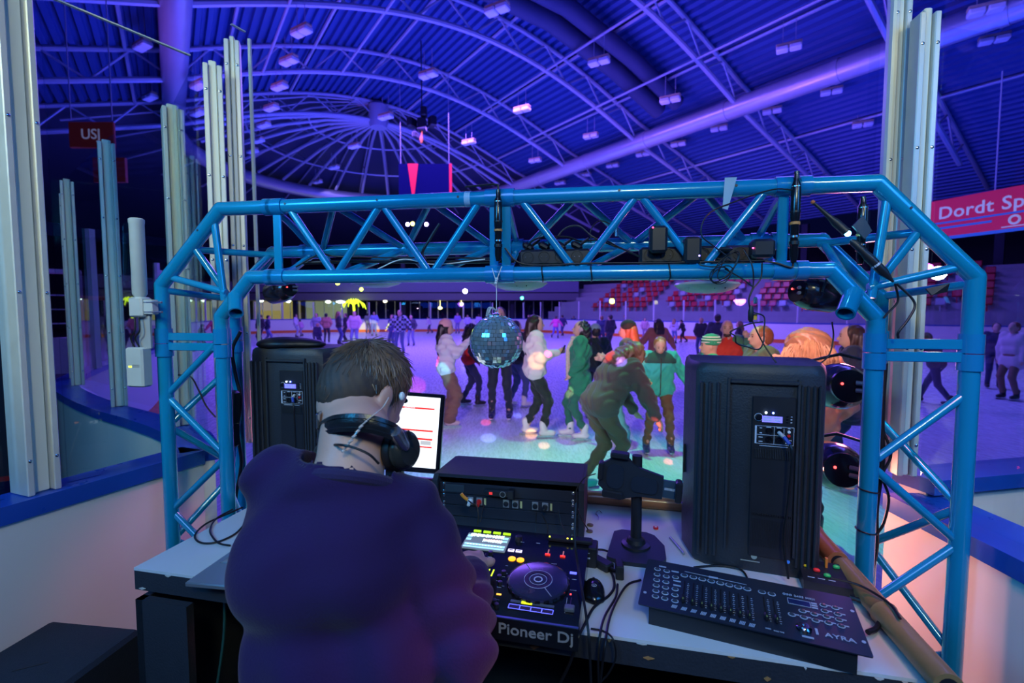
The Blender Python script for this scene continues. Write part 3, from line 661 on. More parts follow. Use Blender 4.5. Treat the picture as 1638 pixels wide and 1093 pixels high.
def beam(u0, u1, label, first, flip, hol):
    t = truss_thing('truss_beam', label)
    for nm, y, z in (('top_tube', 0, ZT), ('bottom_tube', 0, ZB), ('rear_tube', VB, ZK)):
        tb(MB(), [(u0+.002, y, z), (u1-.002, y, z)]).build(nm, M_blue, t)
    n = 4; st = (u1-u0-.12)/n
    for i in range(n):
        x0, x1 = u0+.06+i*st, u0+.06+(i+1)*st; up = (i % 2 == 1)
        b = MB(); b.cyl((x0, 0, ZB if up else ZT), (x1, 0, ZT if up else ZB), .0130, 12); b.build('front_brace', M_blue, t)
        b = MB(); b.cyl((x0, 0 if up else VB, ZT if up else ZK), (x1, VB if up else 0, ZK if up else ZT), .0130, 12); b.build('upper_brace', M_blue, t)
        b = MB(); b.cyl((x0, 0 if up else VB, ZB if up else ZK), (x1, VB if up else 0, ZK if up else ZB), .0130, 12); b.build('lower_brace', M_blue, t)
    for u in (u0+.016, u1-.016):          # end plate with curved gusset
        for y, z in ((0, ZT), (0, ZB), (VB, ZK)):
            b = MB(); b.cyl((u-.028, y, z), (u+.028, y, z), .0305, 20); b.build('joint_sleeve', M_sleeve, t)
        b = MB(); b.box((u, .0, (ZT+ZB)/2), (.030, .012, ZT-ZB-.05), bev=.002)
        b.tube(cat([(u, 0, ZT-.02), (u, .07, ZT-.045), (u, .15, ZK+.05), (u, VB-.01, ZK+.02)], 5), .013, 8)
        b.tube(cat([(u, 0, ZB+.02), (u, .07, ZB+.03), (u, .15, ZK-.05), (u, VB-.01, ZK-.02)], 5), .013, 8); b.build('end_plate', M_blue, t)
    dots(t, [((x, -.0255, ZT+.004), (0, -1, .1)) for x in hol]); return t
beam(-.885, -.045, 'left half of the blue horizontal truss beam over the table', True, 0, (-.82, -.47, -.18))
beam(-.035, .86, 'right half of the blue horizontal truss beam, right of the mirror ball string', False, 0, (.35, .7))
def corner(s, label):
    t = truss_thing('truss_corner', label); X = lambda x: s*x
    tb(MB(), [(X(.865), 0, ZT), (X(1.10), 0, ZT)]).build('top_tube', M_blue, t)
    b = MB(); tb(b, [(X(1.10), 0, ZT), (X(1.37), 0, 1.82)]); b.ell((X(1.10), 0, ZT), .0258, 16); b.ell((X(1.37), 0, 1.82), .0258, 16); b.build('outer_slanted_tube', M_blue, t)
    tb(MB(), [(X(1.37), 0, 1.82), (X(1.37), 0, 1.60)]).build('outer_leg_tube', M_blue, t)
    tb(MB(), [(X(.865), 0, ZB), (X(.985), 0, ZB)]).build('bottom_tube', M_blue, t)
    b = MB(); tb(b, [(X(.985), 0, ZB), (X(1.115), 0, 1.70)]); b.ell((X(.985), 0, ZB), .0258, 16); b.ell((X(1.115), 0, 1.70), .0258, 16); b.build('inner_slanted_tube', M_blue, t)
    tb(MB(), [(X(1.115), 0, 1.70), (X(1.115), 0, 1.60)]).build('inner_leg_tube', M_blue, t)
    b = MB(); tb(b, [(X(.865), VB, ZK), (X(1.05), VB, ZK), (X(1.24), VB, 1.77), (X(1.24), VB, 1.60)]); b.ell((X(1.05), VB, ZK), .0258, 12); b.ell((X(1.24), VB, 1.77), .0258, 12); b.build('rear_tube', M_blue, t)
    # open stub on the inner elbow
    b = MB(); p0 = Vector((X(1.045), -.01, 1.775)); d = Vector((X(-.45), -.55, -.62)).normalized()
    q = d.to_track_quat('Z', 'Y').to_matrix(); n = 20; prof = [(.0255, 0), (.0255, .095), (.0205, .095), (.0205, .02), (.001, .02)]
    b.lathe(prof, n, p0, ax=d); b.build('open_stub', M_blue, t)
    for nm, p, q_ in (('brace', (X(1.13), 0, 2.06), (X(1.10), 0, 1.76)), ('brace', (X(1.24), 0, 1.955), (X(1.03), VB*.9, 1.95)), ('brace', (X(1.33), 0, 1.85), (X(1.09), 0, 1.79)),
                      ('brace', (X(1.22), 0, 1.96), (X(1.10), .05, 1.745)), ('brace', (X(1.36), 0, 1.80), (X(1.24), VB, 1.77)), ('brace', (X(1.02), 0, 1.83), (X(1.05), VB, ZK))):
        b = MB(); b.cyl(p, q_, .0130, 12); b.build(nm, M_blue, t)
    for y, z, x in ((0, 1.625, 1.37), (0, 1.625, 1.115), (VB, 1.625, 1.24)):
        b = MB(); b.cyl((X(x), y, z-.028), (X(x), y, z+.028), .0305, 20); b.build('joint_sleeve', M_sleeve, t)
    for y, z, x in ((0, ZT, .895), (0, ZB, .895), (VB, ZK, .895)):
        b = MB(); b.cyl((X(x-.012), y, z), (X(x+.022), y, z), .0305, 20); b.build('joint_sleeve', M_sleeve, t)
    b = MB(); b.box((X(1.2425), -.004, 1.622), (.22, .012, .030), bev=.002); b.build('end_plate', M_blue, t)
    dots(t, [((X(1.18), -.0255, 2.02), (0, -1, 0)), ((X(1.215), -.0225, 1.975), (0, -1, 0))]); return t
corner(-1, 'blue chamfered corner at the left end of the truss, beside the antenna')
corner(1, 'blue chamfered corner at the right end of the truss, with black tape and cables')
def leg(s, label):
    t = truss_thing('truss_tower', label); X = lambda x: s*x; z0 = -.02 if s else 0
    for nm, x, y in (('outer_tube', 1.37, 0), ('inner_tube', 1.115, 0), ('rear_tube', 1.24, VB)):
        tb(MB(), [(X(x), y, -.02), (X(x), y, 1.592)]).build(nm, M_blue, t)
    zs = [1.50, 1.27, 1.04, .81, .58, .35, .12]
    if s > 0: zs = [1.36, 1.13, .90, .67, .44, .21]
    for i in range(len(zs)-1):
        a, c = (1.37, 1.115) if i % 2 == (0 if s > 0 else 1) else (1.115, 1.37)
        b = MB(); b.cyl((X(a), 0, zs[i]+.12), (X(c), 0, zs[i+1]+.12), .0130, 12); b.build('front_brace', M_blue, t)
        b = MB(); b.cyl((X(1.24), VB, zs[i]) if i % 2 else (X(1.115), 0, zs[i]), (X(1.115), 0, zs[i+1]) if i % 2 else (X(1.24), VB, zs[i+1]), .0130, 12); b.build('inner_brace', M_blue, t)
        b = MB(); b.cyl((X(1.24), VB, zs[i]) if i % 2 == 0 else (X(1.37), 0, zs[i]), (X(1.37), 0, zs[i+1]) if i % 2 == 0 else (X(1.24), VB, zs[i+1]), .0130, 12); b.build('outer_brace', M_blue, t)
    b = MB(); b.box((X(1.2425), -.004, 1.584), (.22, .012, .030), bev=.002); b.build('end_plate', M_blue, t)
    for y, x in ((0, 1.37), (0, 1.115), (VB, 1.24)):
        b = MB(); b.cyl((X(x), y, 1.545), (X(x), y, 1.594), .0305, 20); b.build('joint_sleeve', M_sleeve, t)
    b = MB(); b.box((X(1.235), .09, -.022), (.31, .36, .012)); b.build('base_plate', M_blue, t); return t
leg(-1, 'blue lattice truss leg on the left, standing beside the white table end')
leg(1, 'blue lattice truss leg on the right, standing beside the bamboo table edge')

# ------------------------------------------------------------------ table
M_top = mat('table_white', (.62, .63, .66), .36, var=.10, scale=4)
nt = M_top.node_tree; bs = nt.nodes['Principled BSDF']                 # scuffs and hairlines in the paint
TZ = .97; u0, u1, vd = -1.135, .90, .79
t = thing('dj_table', 'black-sided plywood table with a chipped white top, standing under the truss', 'table', tw(BM, 0, 0), BA)
b = MB(); b.box(((u0+u1)/2, vd/2, TZ-.004), (u1-u0, vd, .008)); b.build('table_top', M_top, t)
b = MB()
rs = random.Random(3); n = 70; zz = [TZ-.009]*2
fr = [(u0+(u1-u0)*i/n) for i in range(n+1)]
b.box(((u0+u1)/2, vd/2+.0, TZ-.0375), (u1-u0, vd-.002, .057))
b.build('apron', M_cab, t)
M_chip = mat('chipped_paint', (.52, .50, .48), .6); M_wood = mat('bare_wood', (.35, .17, .06), .7)
for k_ in range(26):
    x = rs.uniform(u0, u1); b = MB(); w_ = rs.uniform(.004, .03); h_ = rs.uniform(.002, .007)
    b.prism([(x-w_/2, TZ-.009), (x-w_*.2, TZ-.009-h_*rs.uniform(.5, 1)), (x+w_*.1, TZ-.009-h_), (x+w_/2, TZ-.009)], -.0018, .001, plane='xz')
    if k_ < 9: b = MB(); z = TZ-rs.uniform(.025, .06); b.prism([(x-w_*.4, z), (x, z-h_), (x+w_*.5, z+h_*.3), (x, z+h_)], -.0018, .001, plane='xz')
    b.build('paint_chip', M_chip if rs.random() < .75 else M_wood, t)
b = MB(); b.box((u0+.012, vd/2, (TZ-.066)/2-.015), (.024, vd, TZ-.096)); b.box((u0+.09, .012, (TZ-.066)/2-.015), (.18, .024, TZ-.096)); b.build('left_side_panel', M_cab, t)
b = MB(); b.box((u1-.012, vd/2, (TZ-.066)/2-.015), (.024, vd, TZ-.096)); b.build('right_side_panel', M_cab, t)
b = MB(); b.box(((u0+u1)/2, vd-.012, (TZ-.066)/2-.015), (u1-u0-.05, .024, TZ-.096)); b.build('back_panel', M_cab, t)
b = MB(); b.box(((u0+u1)/2, vd/2, .35), (u1-u0-.05, vd-.06, .02)); b.build('shelf', M_cab, t)
for q in ((-1.06, .3, .8), (-.98, .1, .72)):
    pass
# bamboo poles along the back and the right edge
M_bam = mat('bamboo', (.34, .13, .055), .38, var=.25, bump=.2, scale=9, coat=.3); M_bamo = mat('bamboo_olive', (.26, .17, .075), .4, var=.3, bump=.3, scale=9, coat=.2)
def bamboo(label, a, c, r, m_, nodes, seed):
    a, c = Vector(a), Vector(c); o = thing('bamboo_pole', label, 'bamboo', a, 0, None); d = c-a; L = d.length; rs = random.Random(seed); prof = []
    ks = sorted([0]+[x for x in nodes]+[1]); z = 0
    for i in range(len(ks)-1):
        z0, z1 = ks[i]*L, ks[i+1]*L; prof += [(r*1.0, z0+.004), (r*.96, z0+.02), (r*.95, (z0+z1)/2), (r*.97, z1-.02), (r*1.03, z1-.008), (r*1.1, z1-.003)]
    prof[0] = (r*.95, 0); prof[-1] = (r*.95, L)
    b = MB(); b.lathe(prof, 20, (0, 0, 0), ax=d); b.build('culm', m_, o)
    b = MB(); b.lathe([(r*.62, L-.001), (r*.6, L+.0005)], 16, (0, 0, 0), ax=d); b.lathe([(r*.62, -.0005), (r*.6, .001)], 16, (0, 0, 0), ax=d); b.build('hollow_end', M_black, o); return o
rb = .026
bamboo('reddish bamboo pole on the back table edge, between rack case and right speaker', tw(BM, .335, vd-.024, TZ+rb), tw(BM, .86, vd-.024, TZ+rb), rb, M_bam, [.42, .78], 1)
bamboo('reddish bamboo pole on the back table edge, under the monitor', tw(BM, -.62, vd-.024, TZ+rb), tw(BM, .325, vd-.024, TZ+rb), rb, M_bam, [.2, .45, .7], 2)
bamboo('thick olive bamboo pole along the right table edge, nearest the camera', tw(BM, u1-.028, -.05, TZ+.028), tw(BM, u1-.028, .40, TZ+.028), .028, M_bamo, [.52], 3)
bamboo('short brown bamboo pole on the right table edge, beside the speaker', tw(BM, u1-.030, .425, TZ+.028), tw(BM, u1-.030, .735, TZ+.028), .030, M_bam, [.6], 4)

# ------------------------------------------------------------------ loudspeakers (backs towards us)
M_spk = mat('speaker_black', (.020, .026, .036), .5, bump=.25, scale=40); M_lcd = emis('lcd_blue', (.16, .16, 1), 1.6); M_led = emis('led_blue', (.08, .15, 1), 30); M_ledw = emis('led_white', (.5, .7, 1), 30)
M_rcaw = mat('rca_white', (.8, .8, .8), .3); M_rcar = mat('rca_red', (.7, .02, .02), .3)
def speaker(label, loc, rz, h=.60):
    t = thing('loudspeaker', label, 'speaker', loc, rz); w, d = .165, .185
    # plan: narrow back towards -y, wide baffle at +y
    plan = [(-w, -.5*d+.02), (-w+.03, -d*.5), (w-.03, -d*.5), (w, -.5*d+.02), (w+.028, d*.15), (w+.028, d*1.1), (-w-.028, d*1.1), (-w-.028, d*.15)]
    def ring(k, z): return [(x*k, (y-.04)*k+.04, z) for x, y in plan]
    b = MB(); rr = [ring(.95, 0), ring(1, .012), ring(1, h-.03), ring(.98, h-.010), ring(.93, h)]; n = 8
    b.add([p for r2 in rr for p in r2], [tuple(range(n-1, -1, -1)), tuple(range(4*n, 5*n))]+[(i*n+j, i*n+(j+1) % n, (i+1)*n+(j+1) % n, (i+1)*n+j) for i in range(4) for j in range(n)]); b.build('enclosure', M_spk, t)
    yb = -d*.5
    for x in (-.150, -.128, -.106, .106, .121, .136, .150):
        b = MB(); b.box((x, yb-.001, h/2-.01), (.009 if x < 0 else .0075, .014, h-.085), bev=.003); b.build('back_rib', M_spk, t)
    b = MB(); b.box((.012, yb-.004, h-.048), (.175, .014, .012), bev=.003); b.box((-.078, yb-.003, h*.52), (.006, .012, .50)); b.box((.098, yb-.003, h*.52), (.006, .012, .50)); b.build('recess_frame', M_spk, t)
    # amplifier plate
    b = MB(); b.box((.038, yb-.003, h*.47), (.108, .010, .46), bev=.002); pl = b.build('amp_panel', M_black, t); z0 = h*.47+.23
    y = yb-.009
    b = MB(); b.box((.034, y, z0-.062), (.050, .003, .017)); b.build('display', M_lcd, t)
    b = MB(); 
    for r3 in range(2): b.box((.022, y-.002, z0-.058-r3*.007), (.02, .0005, .003)); b.box((.046, y-.002, z0-.058-r3*.007), (.015, .0005, .003))
    b.build('display_text', M_wprint, t)
    for x, m2 in ((.018, M_ledw), (.036, M_led)):
        b = MB(); b.ell((x, y-.001, z0-.044), .0028, 8); b.build('led', m2, t)
    b = MB(); b.tube([(.0+.0105*math.cos(2*PI*k/20), y, z0-.058+.0105*math.sin(2*PI*k/20)) for k in range(20)], .0007, 5, closed=True); b.build('knob_ring', M_wprint, t)
    b = MB(); b.lathe([(.009, 0), (.008, .008), (.001, .0085)], 16, (.0, y+.002, z0-.058), ax=(0, -1, 0)); b.build('knob', M_blackg, t)
    for k2 in range(3): b = MB(); b.box((.071, y, z0-.052-k2*.008), (.006, .004, .003), bev=.001); b.build('button', M_blackg, t); b = MB(); b.box((.081, y, z0-.052-k2*.008), (.004, .0005, .0022)); b.build('label_print', M_wprint, t)
    # connector field outline
    fx0, fx1, fz1, fz0 = -.008, .088, z0-.082, z0-.132; b = MB()
    for (x, z, ww, hh) in ((fx0, (fz0+fz1)/2, .0009, fz1-fz0), (fx1, (fz0+fz1)/2, .0009, fz1-fz0), (.04, (fz0+fz1)/2, .0009, fz1-fz0), (.064, (fz0+fz1)/2+.006, .0009, .03), ((fx0+fx1)/2, fz1, fx1-fx0, .0009), ((fx0+fx1)/2, fz0, fx1-fx0, .0009), ((fx0+.064)/2, (fz0+fz1)/2, .064-fx0, .0009), (fx0+.002, (fz0+fz1)/2, .004, fz1-fz0), (.039, fz0-.006, .07, .0012)): b.box((x, y+.003, z), (ww, .0006+.006, hh))
    for x, z, ww in ((.0065, fz1-.006, .006), (.0065, fz1-.02, .006), (.0065, fz0+.018, .01), (.0065, fz0+.006, .01), (.026, fz1-.003, .012), (.052, fz1-.003, .012), (.076, fz1-.003, .006), (.076, fz0+.014, .014), (.072, fz0+.006, .008)): b.box((x, y+.003, z), (ww, .007, .002))
    b.build('panel_print', M_wprint, t)
    for x, z in ((.027, fz1-.013), (.052, fz1-.013), (.027, fz0+.012), (.052, fz0+.012)):
        b = MB(); b.lathe([(.0095, 0), (.0095, .003), (.0075, .003), (.007, .001), (.0005, .001)], 16, (x, y+.002, z), ax=(0, -1, 0)); s_ = b.build('xlr_socket', M_blackg, t)
        b = MB(); 
        for a in (90, 210, 330): b.ell((x+.003*math.cos(R(a)), y-.0008, z+.003*math.sin(R(a))), .0008, 6)
        b.build('pins', M_steel, s_)
    for z, m2 in ((fz1-.012, M_rcaw), (fz1-.023, M_rcar)):
        b = MB(); b.lathe([(.004, 0), (.004, .005), (.0022, .0052)], 12, (.076, y+.002, z), ax=(0, -1, 0)); b.build('rca_socket', m2, t)
    b = MB()
    for k2 in range(22): b.box((-.006+k2*.0042, y+.001, fz0-.028), (.0016, .008, .026))
    b.build('vent_slots', M_spk, t); b = MB()
    for k2 in range(24): b.box((-.008+k2*.0042, y+.001, h*.47-.105), (.0018, .008, .005))
    for k2 in range(24): b.box((-.008+k2*.0042, y+.002, h*.47-.16), (.0012, .004, .08))
    b.build('heat_sink', M_black, t)
    b = MB(); b.prism([(-.03+.04, .24), (.03+.02, .28), (.03+.02, .33), (-.0+.01, .33), (-.03+.04, .30)], -w-.029, -w-.020, plane='yz'); b.build('hand_hole', M_rubber, t)
    b = MB()
    for z in (.12, .155, .19): b.ell((-w-.028, .06, z), .004, 8)
    b.build('side_screw', M_steel, t)
    b = MB(); b.lathe([(.008, 0), (.008, .002)], 12, (.0, yb-.004, .05), ax=(0, -1, 0)); b.box((-.01, yb-.005, .035), (.05, .004, .0015)); b.build('badge', mat('badge_grey', (.3, .34, .3), .4), t)
    b = MB(); b.lathe([(.0055, 0), (.0055, .002)], 12, (.085, yb-.006, .05), ax=(0, -1, 0)); b.build('blue_sticker', mat('sticker_blue', (.05, .25, .8), .4), t)
    b = MB(); b.cyl((.052, y, fz1-.016), (.060, y-.022, fz1-.022), .0052, 12, M_alu); b.cyl((.060, y-.022, fz1-.022), (.072, y-.035, fz1-.038), .0048, 12, mat('plug_blue', (.03, .07, .4), .4)); b.build('xlr_plug', None, t)
    b = MB(); b.tube(cat([(.072, y-.035, fz1-.038), (.078, y-.04, fz1-.07), (.074, y-.03, .22), (.068, y-.025, .12), (.08, y-.035, .02)], 6), .0032, 8); b.build('xlr_cable', M_rubber, t)
    return t
# right: fit to the measured back face
pR = (G(1120, 900, TZ)+G(1310, 935, TZ))/2
spR = speaker('big black loudspeaker with blue display on the right of the table, its back to us', (pR.x+.02, pR.y+.09, TZ), R(-19))
spL = speaker('black loudspeaker on the left of the table, half hidden behind the head', (-.912, 2.04, TZ-.0), R(8))
spL.location = (-.90, 2.02, TZ+.0); spL.rotation_euler = (0, 0, R(-12.5))
# ------------------------------------------------------------------ slanted rack case
M_rack = mat('rack_carpet', (.014, .018, .032), .75, bump=.4, scale=60); M_panel = mat('rack_panel', (.016, .02, .032), .45); M_gasket = mat('flange_steel', (.45, .47, .5), .35, .6)
pr = tw(BM, 0, 0); rx, ry = -.018, 1.60
t = thing('rack_case', 'black slant rack case with socket panels behind the mixer', 'rack', (rx, ry, TZ), R(-11.5)); HW = .252
side = [(-.01, 0), (.245, 0), (.245, .172), (.005, .182), (-.014, .165)]
for s in (-1, 1): b = MB(); b.prism(side, s*HW-.009, s*HW+.009, plane='yz'); b.build('side_cheek', M_rack, t)
b = MB(); b.prism([(.005, .172), (.245, .162), (.245, .174), (.005, .184)], -HW, HW, plane='yz'); b.build('lid', M_rack, t)
b = MB(); b.box((0, .24, .085), (HW*2, .01, .17)); b.build('back', M_rack, t)
for k2 in range(4):
    z = .152-.0395*k2; b = MB(); b.box((0, .004, z-.016), (HW*2-.022, .006, .0375), bev=.001); b.build('rack_panel', M_panel, t)
    for s in (-1, 1):
        for dz in (-.003, -.029): b = MB(); b.lathe([(.0052, 0), (.0052, .002), (.0025, .0035)], 10, (s*(HW-.028), .001, z+dz), ax=(0, -1, 0)); b.build('rack_screw', M_steel, t)
def sock(x, z, kind):
    b = MB(); b.box((x, -.001, z), (.021, .004, .027), bev=.001); s_ = b.build('flange_socket', M_gasket, t)
    b = MB(); m2 = {'w': M_rcaw, 'r': M_rcar}.get(kind, M_black); b.lathe([(.0088, 0), (.0088, .003 if kind != 'k' else .012), (.006, .004 if kind != 'k' else .03), (.0005, .004 if kind != 'k' else .032)], 16, (x, -.003, z), ax=(0, -1, 0)); b.build('insert', m2, s_)
    if kind in 'wr': b = MB(); b.lathe([(.0062, 0), (.006, .02), (.0005, .021)], 14, (x, -.006, z), ax=(0, -1, -.3)); b.build('plug', m2, s_)
for x, kd in ((-.128, 'w'), (-.096, 'r'), (-.002, 'c'), (.030, 'c'), (.098, 'o'), (.132, 'k')): sock(x, .0965, kd)
for x in (-.076, .050, .152): b = MB(); b.box((x, -.0005, .0965), (.007, .001, .024)); b.build('yellow_label', mat('label_yellow', (.55, .48, .2), .6), t)
b = MB(); b.box((-.185, 0, .136), (.07, .004, .026), bev=.001); b.build('small_plate', mat('plate_dark', (.03, .045, .06), .5), t)
b = MB(); b.box((-.025, -.010, .136), (.10, .026, .022), bev=.004); b.box((.018, -.012, .136), (.022, .03, .030), bev=.003); pu = b.build('power_unit', M_black, t)
b = MB(); b.box((-.050, -.024, .137), (.011, .002, .008)); b.build('red_switch', emis('switch_red', (1, .05, .05), .8), pu)
b = MB(); b.tube([(-.009+.0095*math.cos(2*PI*k/16), -.024, .136+.0095*math.sin(2*PI*k/16)) for k in range(16)], .001, 5, closed=True); b.build('dial', M_gasket, pu)
cable('jack_plug', [A(738, 790, 1.5), A(741, 794, 1.5), A(748, 800, 1.5)], .0055, 'orange jack plug dangling in front of the rack case', mat('plug_orange', (.75, .28, .02), .4), cat_='plug')
for i, (pts, lb) in enumerate((([(749, 801, 1.5), (756, 806, 1.5), (762, 808, 1.5), (765, 822, 1.49), (764, 840, 1.48)], 'thin cable from the orange plug down to the mixer'),
                               ([(775, 808, 1.55), (771, 822, 1.52), (768, 836, 1.5)], 'short cable from the red plug on the rack'),
                               ([(858, 820, 1.48), (857, 840, 1.47), (856, 862, 1.45)], 'left cable of the pair hanging off the rack front'), ([(866, 822, 1.48), (876, 842, 1.47), (874, 862, 1.44)], 'right cable of the pair hanging off the rack front'),
                               ([(893, 815, 1.5), (898, 840, 1.48), (912, 868, 1.44)], 'black cable hanging from the last rack socket'))):
    cable('cable', [A(*p) for p in pts], .0022, lb)

# ------------------------------------------------------------------ DJ mixer console
cA = G(925, 1004, 1.012); cB = G(909, 869, 1.035); ang = -13.0
t = thing('dj_controller', 'black two-deck DJ controller with a lit touch screen in front of the man', 'dj controller', (cA.x, cA.y, 0), R(ang))   # local: right-front corner at 0,0 ; x to the left is negative
CW, CD = .66, .375
zf, zb = 1.006, 1.040
def cz(y): return zf+(zb-zf)*min(1, max(0, y/CD))
b = MB(); b.prism([(0, zf-.052), (.040, zf-.048), (.046, TZ+.006), (CD, TZ+.006), (CD, zb), (.006, zf+.002), (0, zf)], -CW, 0, plane='yz'); b.build('housing', M_blackg, t)
b = MB(); b.box((-CW/2, .004, zf+.0015), (CW, .006, .002)); b.build('front_edge', mat('edge_blue_metal', (.06, .12, .25), .3, .5), t)
for x in (-.04, -CW+.04):
    for y in (.12, CD-.05): b = MB(); b.cyl((x, y, TZ), (x, y, TZ+.012), .014, 12); b.build('foot', M_rubber, t)
tilt = Matrix.Rotation(math.atan((zb-zf)/CD), 4, 'X')
txt('Pioneer Dj', .036, mat('logo_silver', (.42, .46, .50), .35, .4), t, Matrix.Translation((-.098, -.0006, zf-.024)) @ Matrix.Rotation(PI/2, 4, 'X') @ Matrix.Scale(1.12, 4, (1, 0, 0)), 'logo_lettering')
# screen
sx, sy = -.299, .292; KX, KY = .82, .80
def pl(b, x, y, w_, h_, m_=None, dz=.0008, th=.001): b.box((x, y, cz(y)+dz), (w_, h_, th), m_, rot=(math.atan((zb-zf)/CD), 0, 0))
b = MB(); pl(b, sx, sy, .160*KX, .098*KY, dz=.002, th=.004); sc = b.build('touch_screen', emis('screen_grey', (.16, .22, .28), .8), t)
mw, mc, md, mr_ = emis('screen_white', (.75, .95, 1), 1.9), emis('screen_cyan', (.35, .7, .9), 1.3), emis('screen_dark', (.03, .05, .07), .4), emis('screen_red', (.9, .2, .2), 1)
b = MB(); rs = random.Random(5)
for row, xs, xe in ((.030, -.055, .048), (.006, -.010, .048)):
    x = xs
    while x < xe: pl(b, sx+x, sy+row, .0022, rs.uniform(.007, .018), dz=.0046, th=.0006); x += .0026
b.build('waveform', mw, sc)
b = MB()
for dx, dy, w_, h_ in ((-.068, .030, .018, .016), (-.068, .008, .018, .014), (.066, .032, .02, .014), (.066, .012, .02, .012), (0, -.022, .15, .012), (0, -.038, .15, .010)): pl(b, sx+KX*(dx), sy+KY*(dy), KX*(w_), KY*(h_), dz=.0042, th=.0004)
b.build('info_fields', mc, sc)
b = MB()
for i in range(12): pl(b, sx+KX*(-.062+i*.0112), sy-.024*KY, .005, .003, dz=.0046, th=.0004)
b.build('figures', mw, sc); b = MB(); pl(b, sx, sy+.041*KY, .08, .0013, dz=.0046, th=.0004); pl(b, sx+KX*(.02), sy+KY*(.018), KX*(.06), KY*(.0012), dz=.0046, th=.0004); b.build('red_line', mr_, sc)
M_kg = emis('key_green', (.45, .8, .02), 1.3)
for i in range(4): b = MB(); pl(b, sx+.004+KX*(-.057+i*.038), sy+.054, .023, .007, dz=.003, th=.004); b.build('lit_button', M_kg, t)
# jog wheel
def jog(x, y):
    z = cz(y); q = tilt.to_3x3() @ Vector((0, 0, 1)); c_ = Vector((x, y, z))
    b = MB(); b.lathe([(.079, 0), (.080, .004), (.078, .010), (.074, .0118), (.0725, .0122), (.001, .0122)], 40, c_, ax=q); j = b.build('jog_wheel', mat('jog_body', (.018, .022, .05), .25, coat=.3), t)
    b = MB()
    for k2 in range(22):
        a = 2*PI*k2/22; p = c_+tilt.to_3x3() @ Vector((.0795*math.cos(a), .0795*math.sin(a), .0055)); b.box(p, (.003, .013, .008), rot=(0, 0, a), bev=.001)
    b.build('grip_ribs', M_blackg, j)
    T = tilt.to_3x3()
    def ring(rr_, w_, m_, nm, z_=.0125):
        b = MB(); n = 40; vs = [c_+T @ Vector((q_*math.cos(2*PI*k/n), q_*math.sin(2*PI*k/n), z_)) for q_ in (rr_-w_/2, rr_+w_/2) for k in range(n)]
        vs2 = [v+T @ Vector((0, 0, .0006)) for v in vs]; b.add(vs+vs2, [(2*n+k, 2*n+(k+1) % n, 3*n+(k+1) % n, 3*n+k) for k in range(n)]+[(n+k, n+(k+1) % n, 3*n+(k+1) % n, 3*n+k) for k in range(n)]+[(k, 2*n+k, 2*n+(k+1) % n, (k+1) % n) for k in range(n)])
        b.build(nm, m_, j)
    ring(.031, .008, M_rubber, 'display_rim'); ring(.036, .0012, M_wprint, 'ring_line'); ring(.022, .0012, M_wprint, 'ring_line'); ring(.010, .003, M_wprint, 'centre_mark')
    for a in (2.2, 2.2+PI): b = MB(); p0 = c_+T @ Vector((.038*math.cos(a), .038*math.sin(a), .0127)); p1 = c_+T @ Vector((.072*math.cos(a), .072*math.sin(a), .0127)); b.cyl(p0, p1, .0009, 6); b.build('position_line', M_wprint, j)
def cl(px, py):
    z = 1.025
    for _ in range(3):
        p = t.rotation_euler.to_matrix().inverted() @ (G(px, py, z)-Vector((t.location.x, t.location.y, 0))); z = cz(p.y)
    return p.x, p.y
jx, jy = cl(861, 934)
jog(jx, jy); jog(jx-.385, jy)
def btn(x, y, w_, h_, m_, nm='button', th=.003): b = MB(); pl(b, x, y, w_, h_, dz=.0015, th=th); return b.build(nm, m_, t)
for ppx in ((819, 895), (832.5, 897)):
    b = MB(); q2 = cl(*ppx); p = Vector((q2[0], q2[1], cz(q2[1]))); b.lathe([(.0105, 0), (.0105, .003), (.0085, .0045), (.001, .005)], 20, p); b.build('orange_button', emis('btn_orange', (1, .32, .01), 2.6), t)
for q2 in ((817.7, 881.5), (830, 883)): x, y = cl(*q2); btn(x, y, .018, .010, emis('btn_white', (.7, .65, 1), 1.6)); btn(x, y, .010, .003, M_black, 'button_legend', .0036)
M_pb = emis('pad_blue', (.10, .12, 1), 2.2)
for i in range(4):
    x, y = cl(822.5+17.6*i, 973+2.7*i); b = MB()
    for (ax_, ay_, w_, h_) in ((0, .007, .028, .0016), (0, -.007, .028, .0016), (-.0135, 0, .0016, .0145), (.0135, 0, .0016, .0145)): pl(b, x+ax_, y+ay_, w_, h_, dz=.004, th=.001)
    pd = btn(x, y, .029, .016, M_black, 'pad', .005); o = b.build('pad_light', M_pb, pd)
    btn(x, y+.021, .027, .007, emis('key_yellow', (.75, .9, .02), 1.5) if i == 1 else mat('key_grey', (.10, .13, .17), .4), 'mode_button', .004)
b = MB(); pl(b, cl(848, 986)[0], cl(848, 986)[1], .10, .0008); b.build('pad_legend', M_wprint, t)
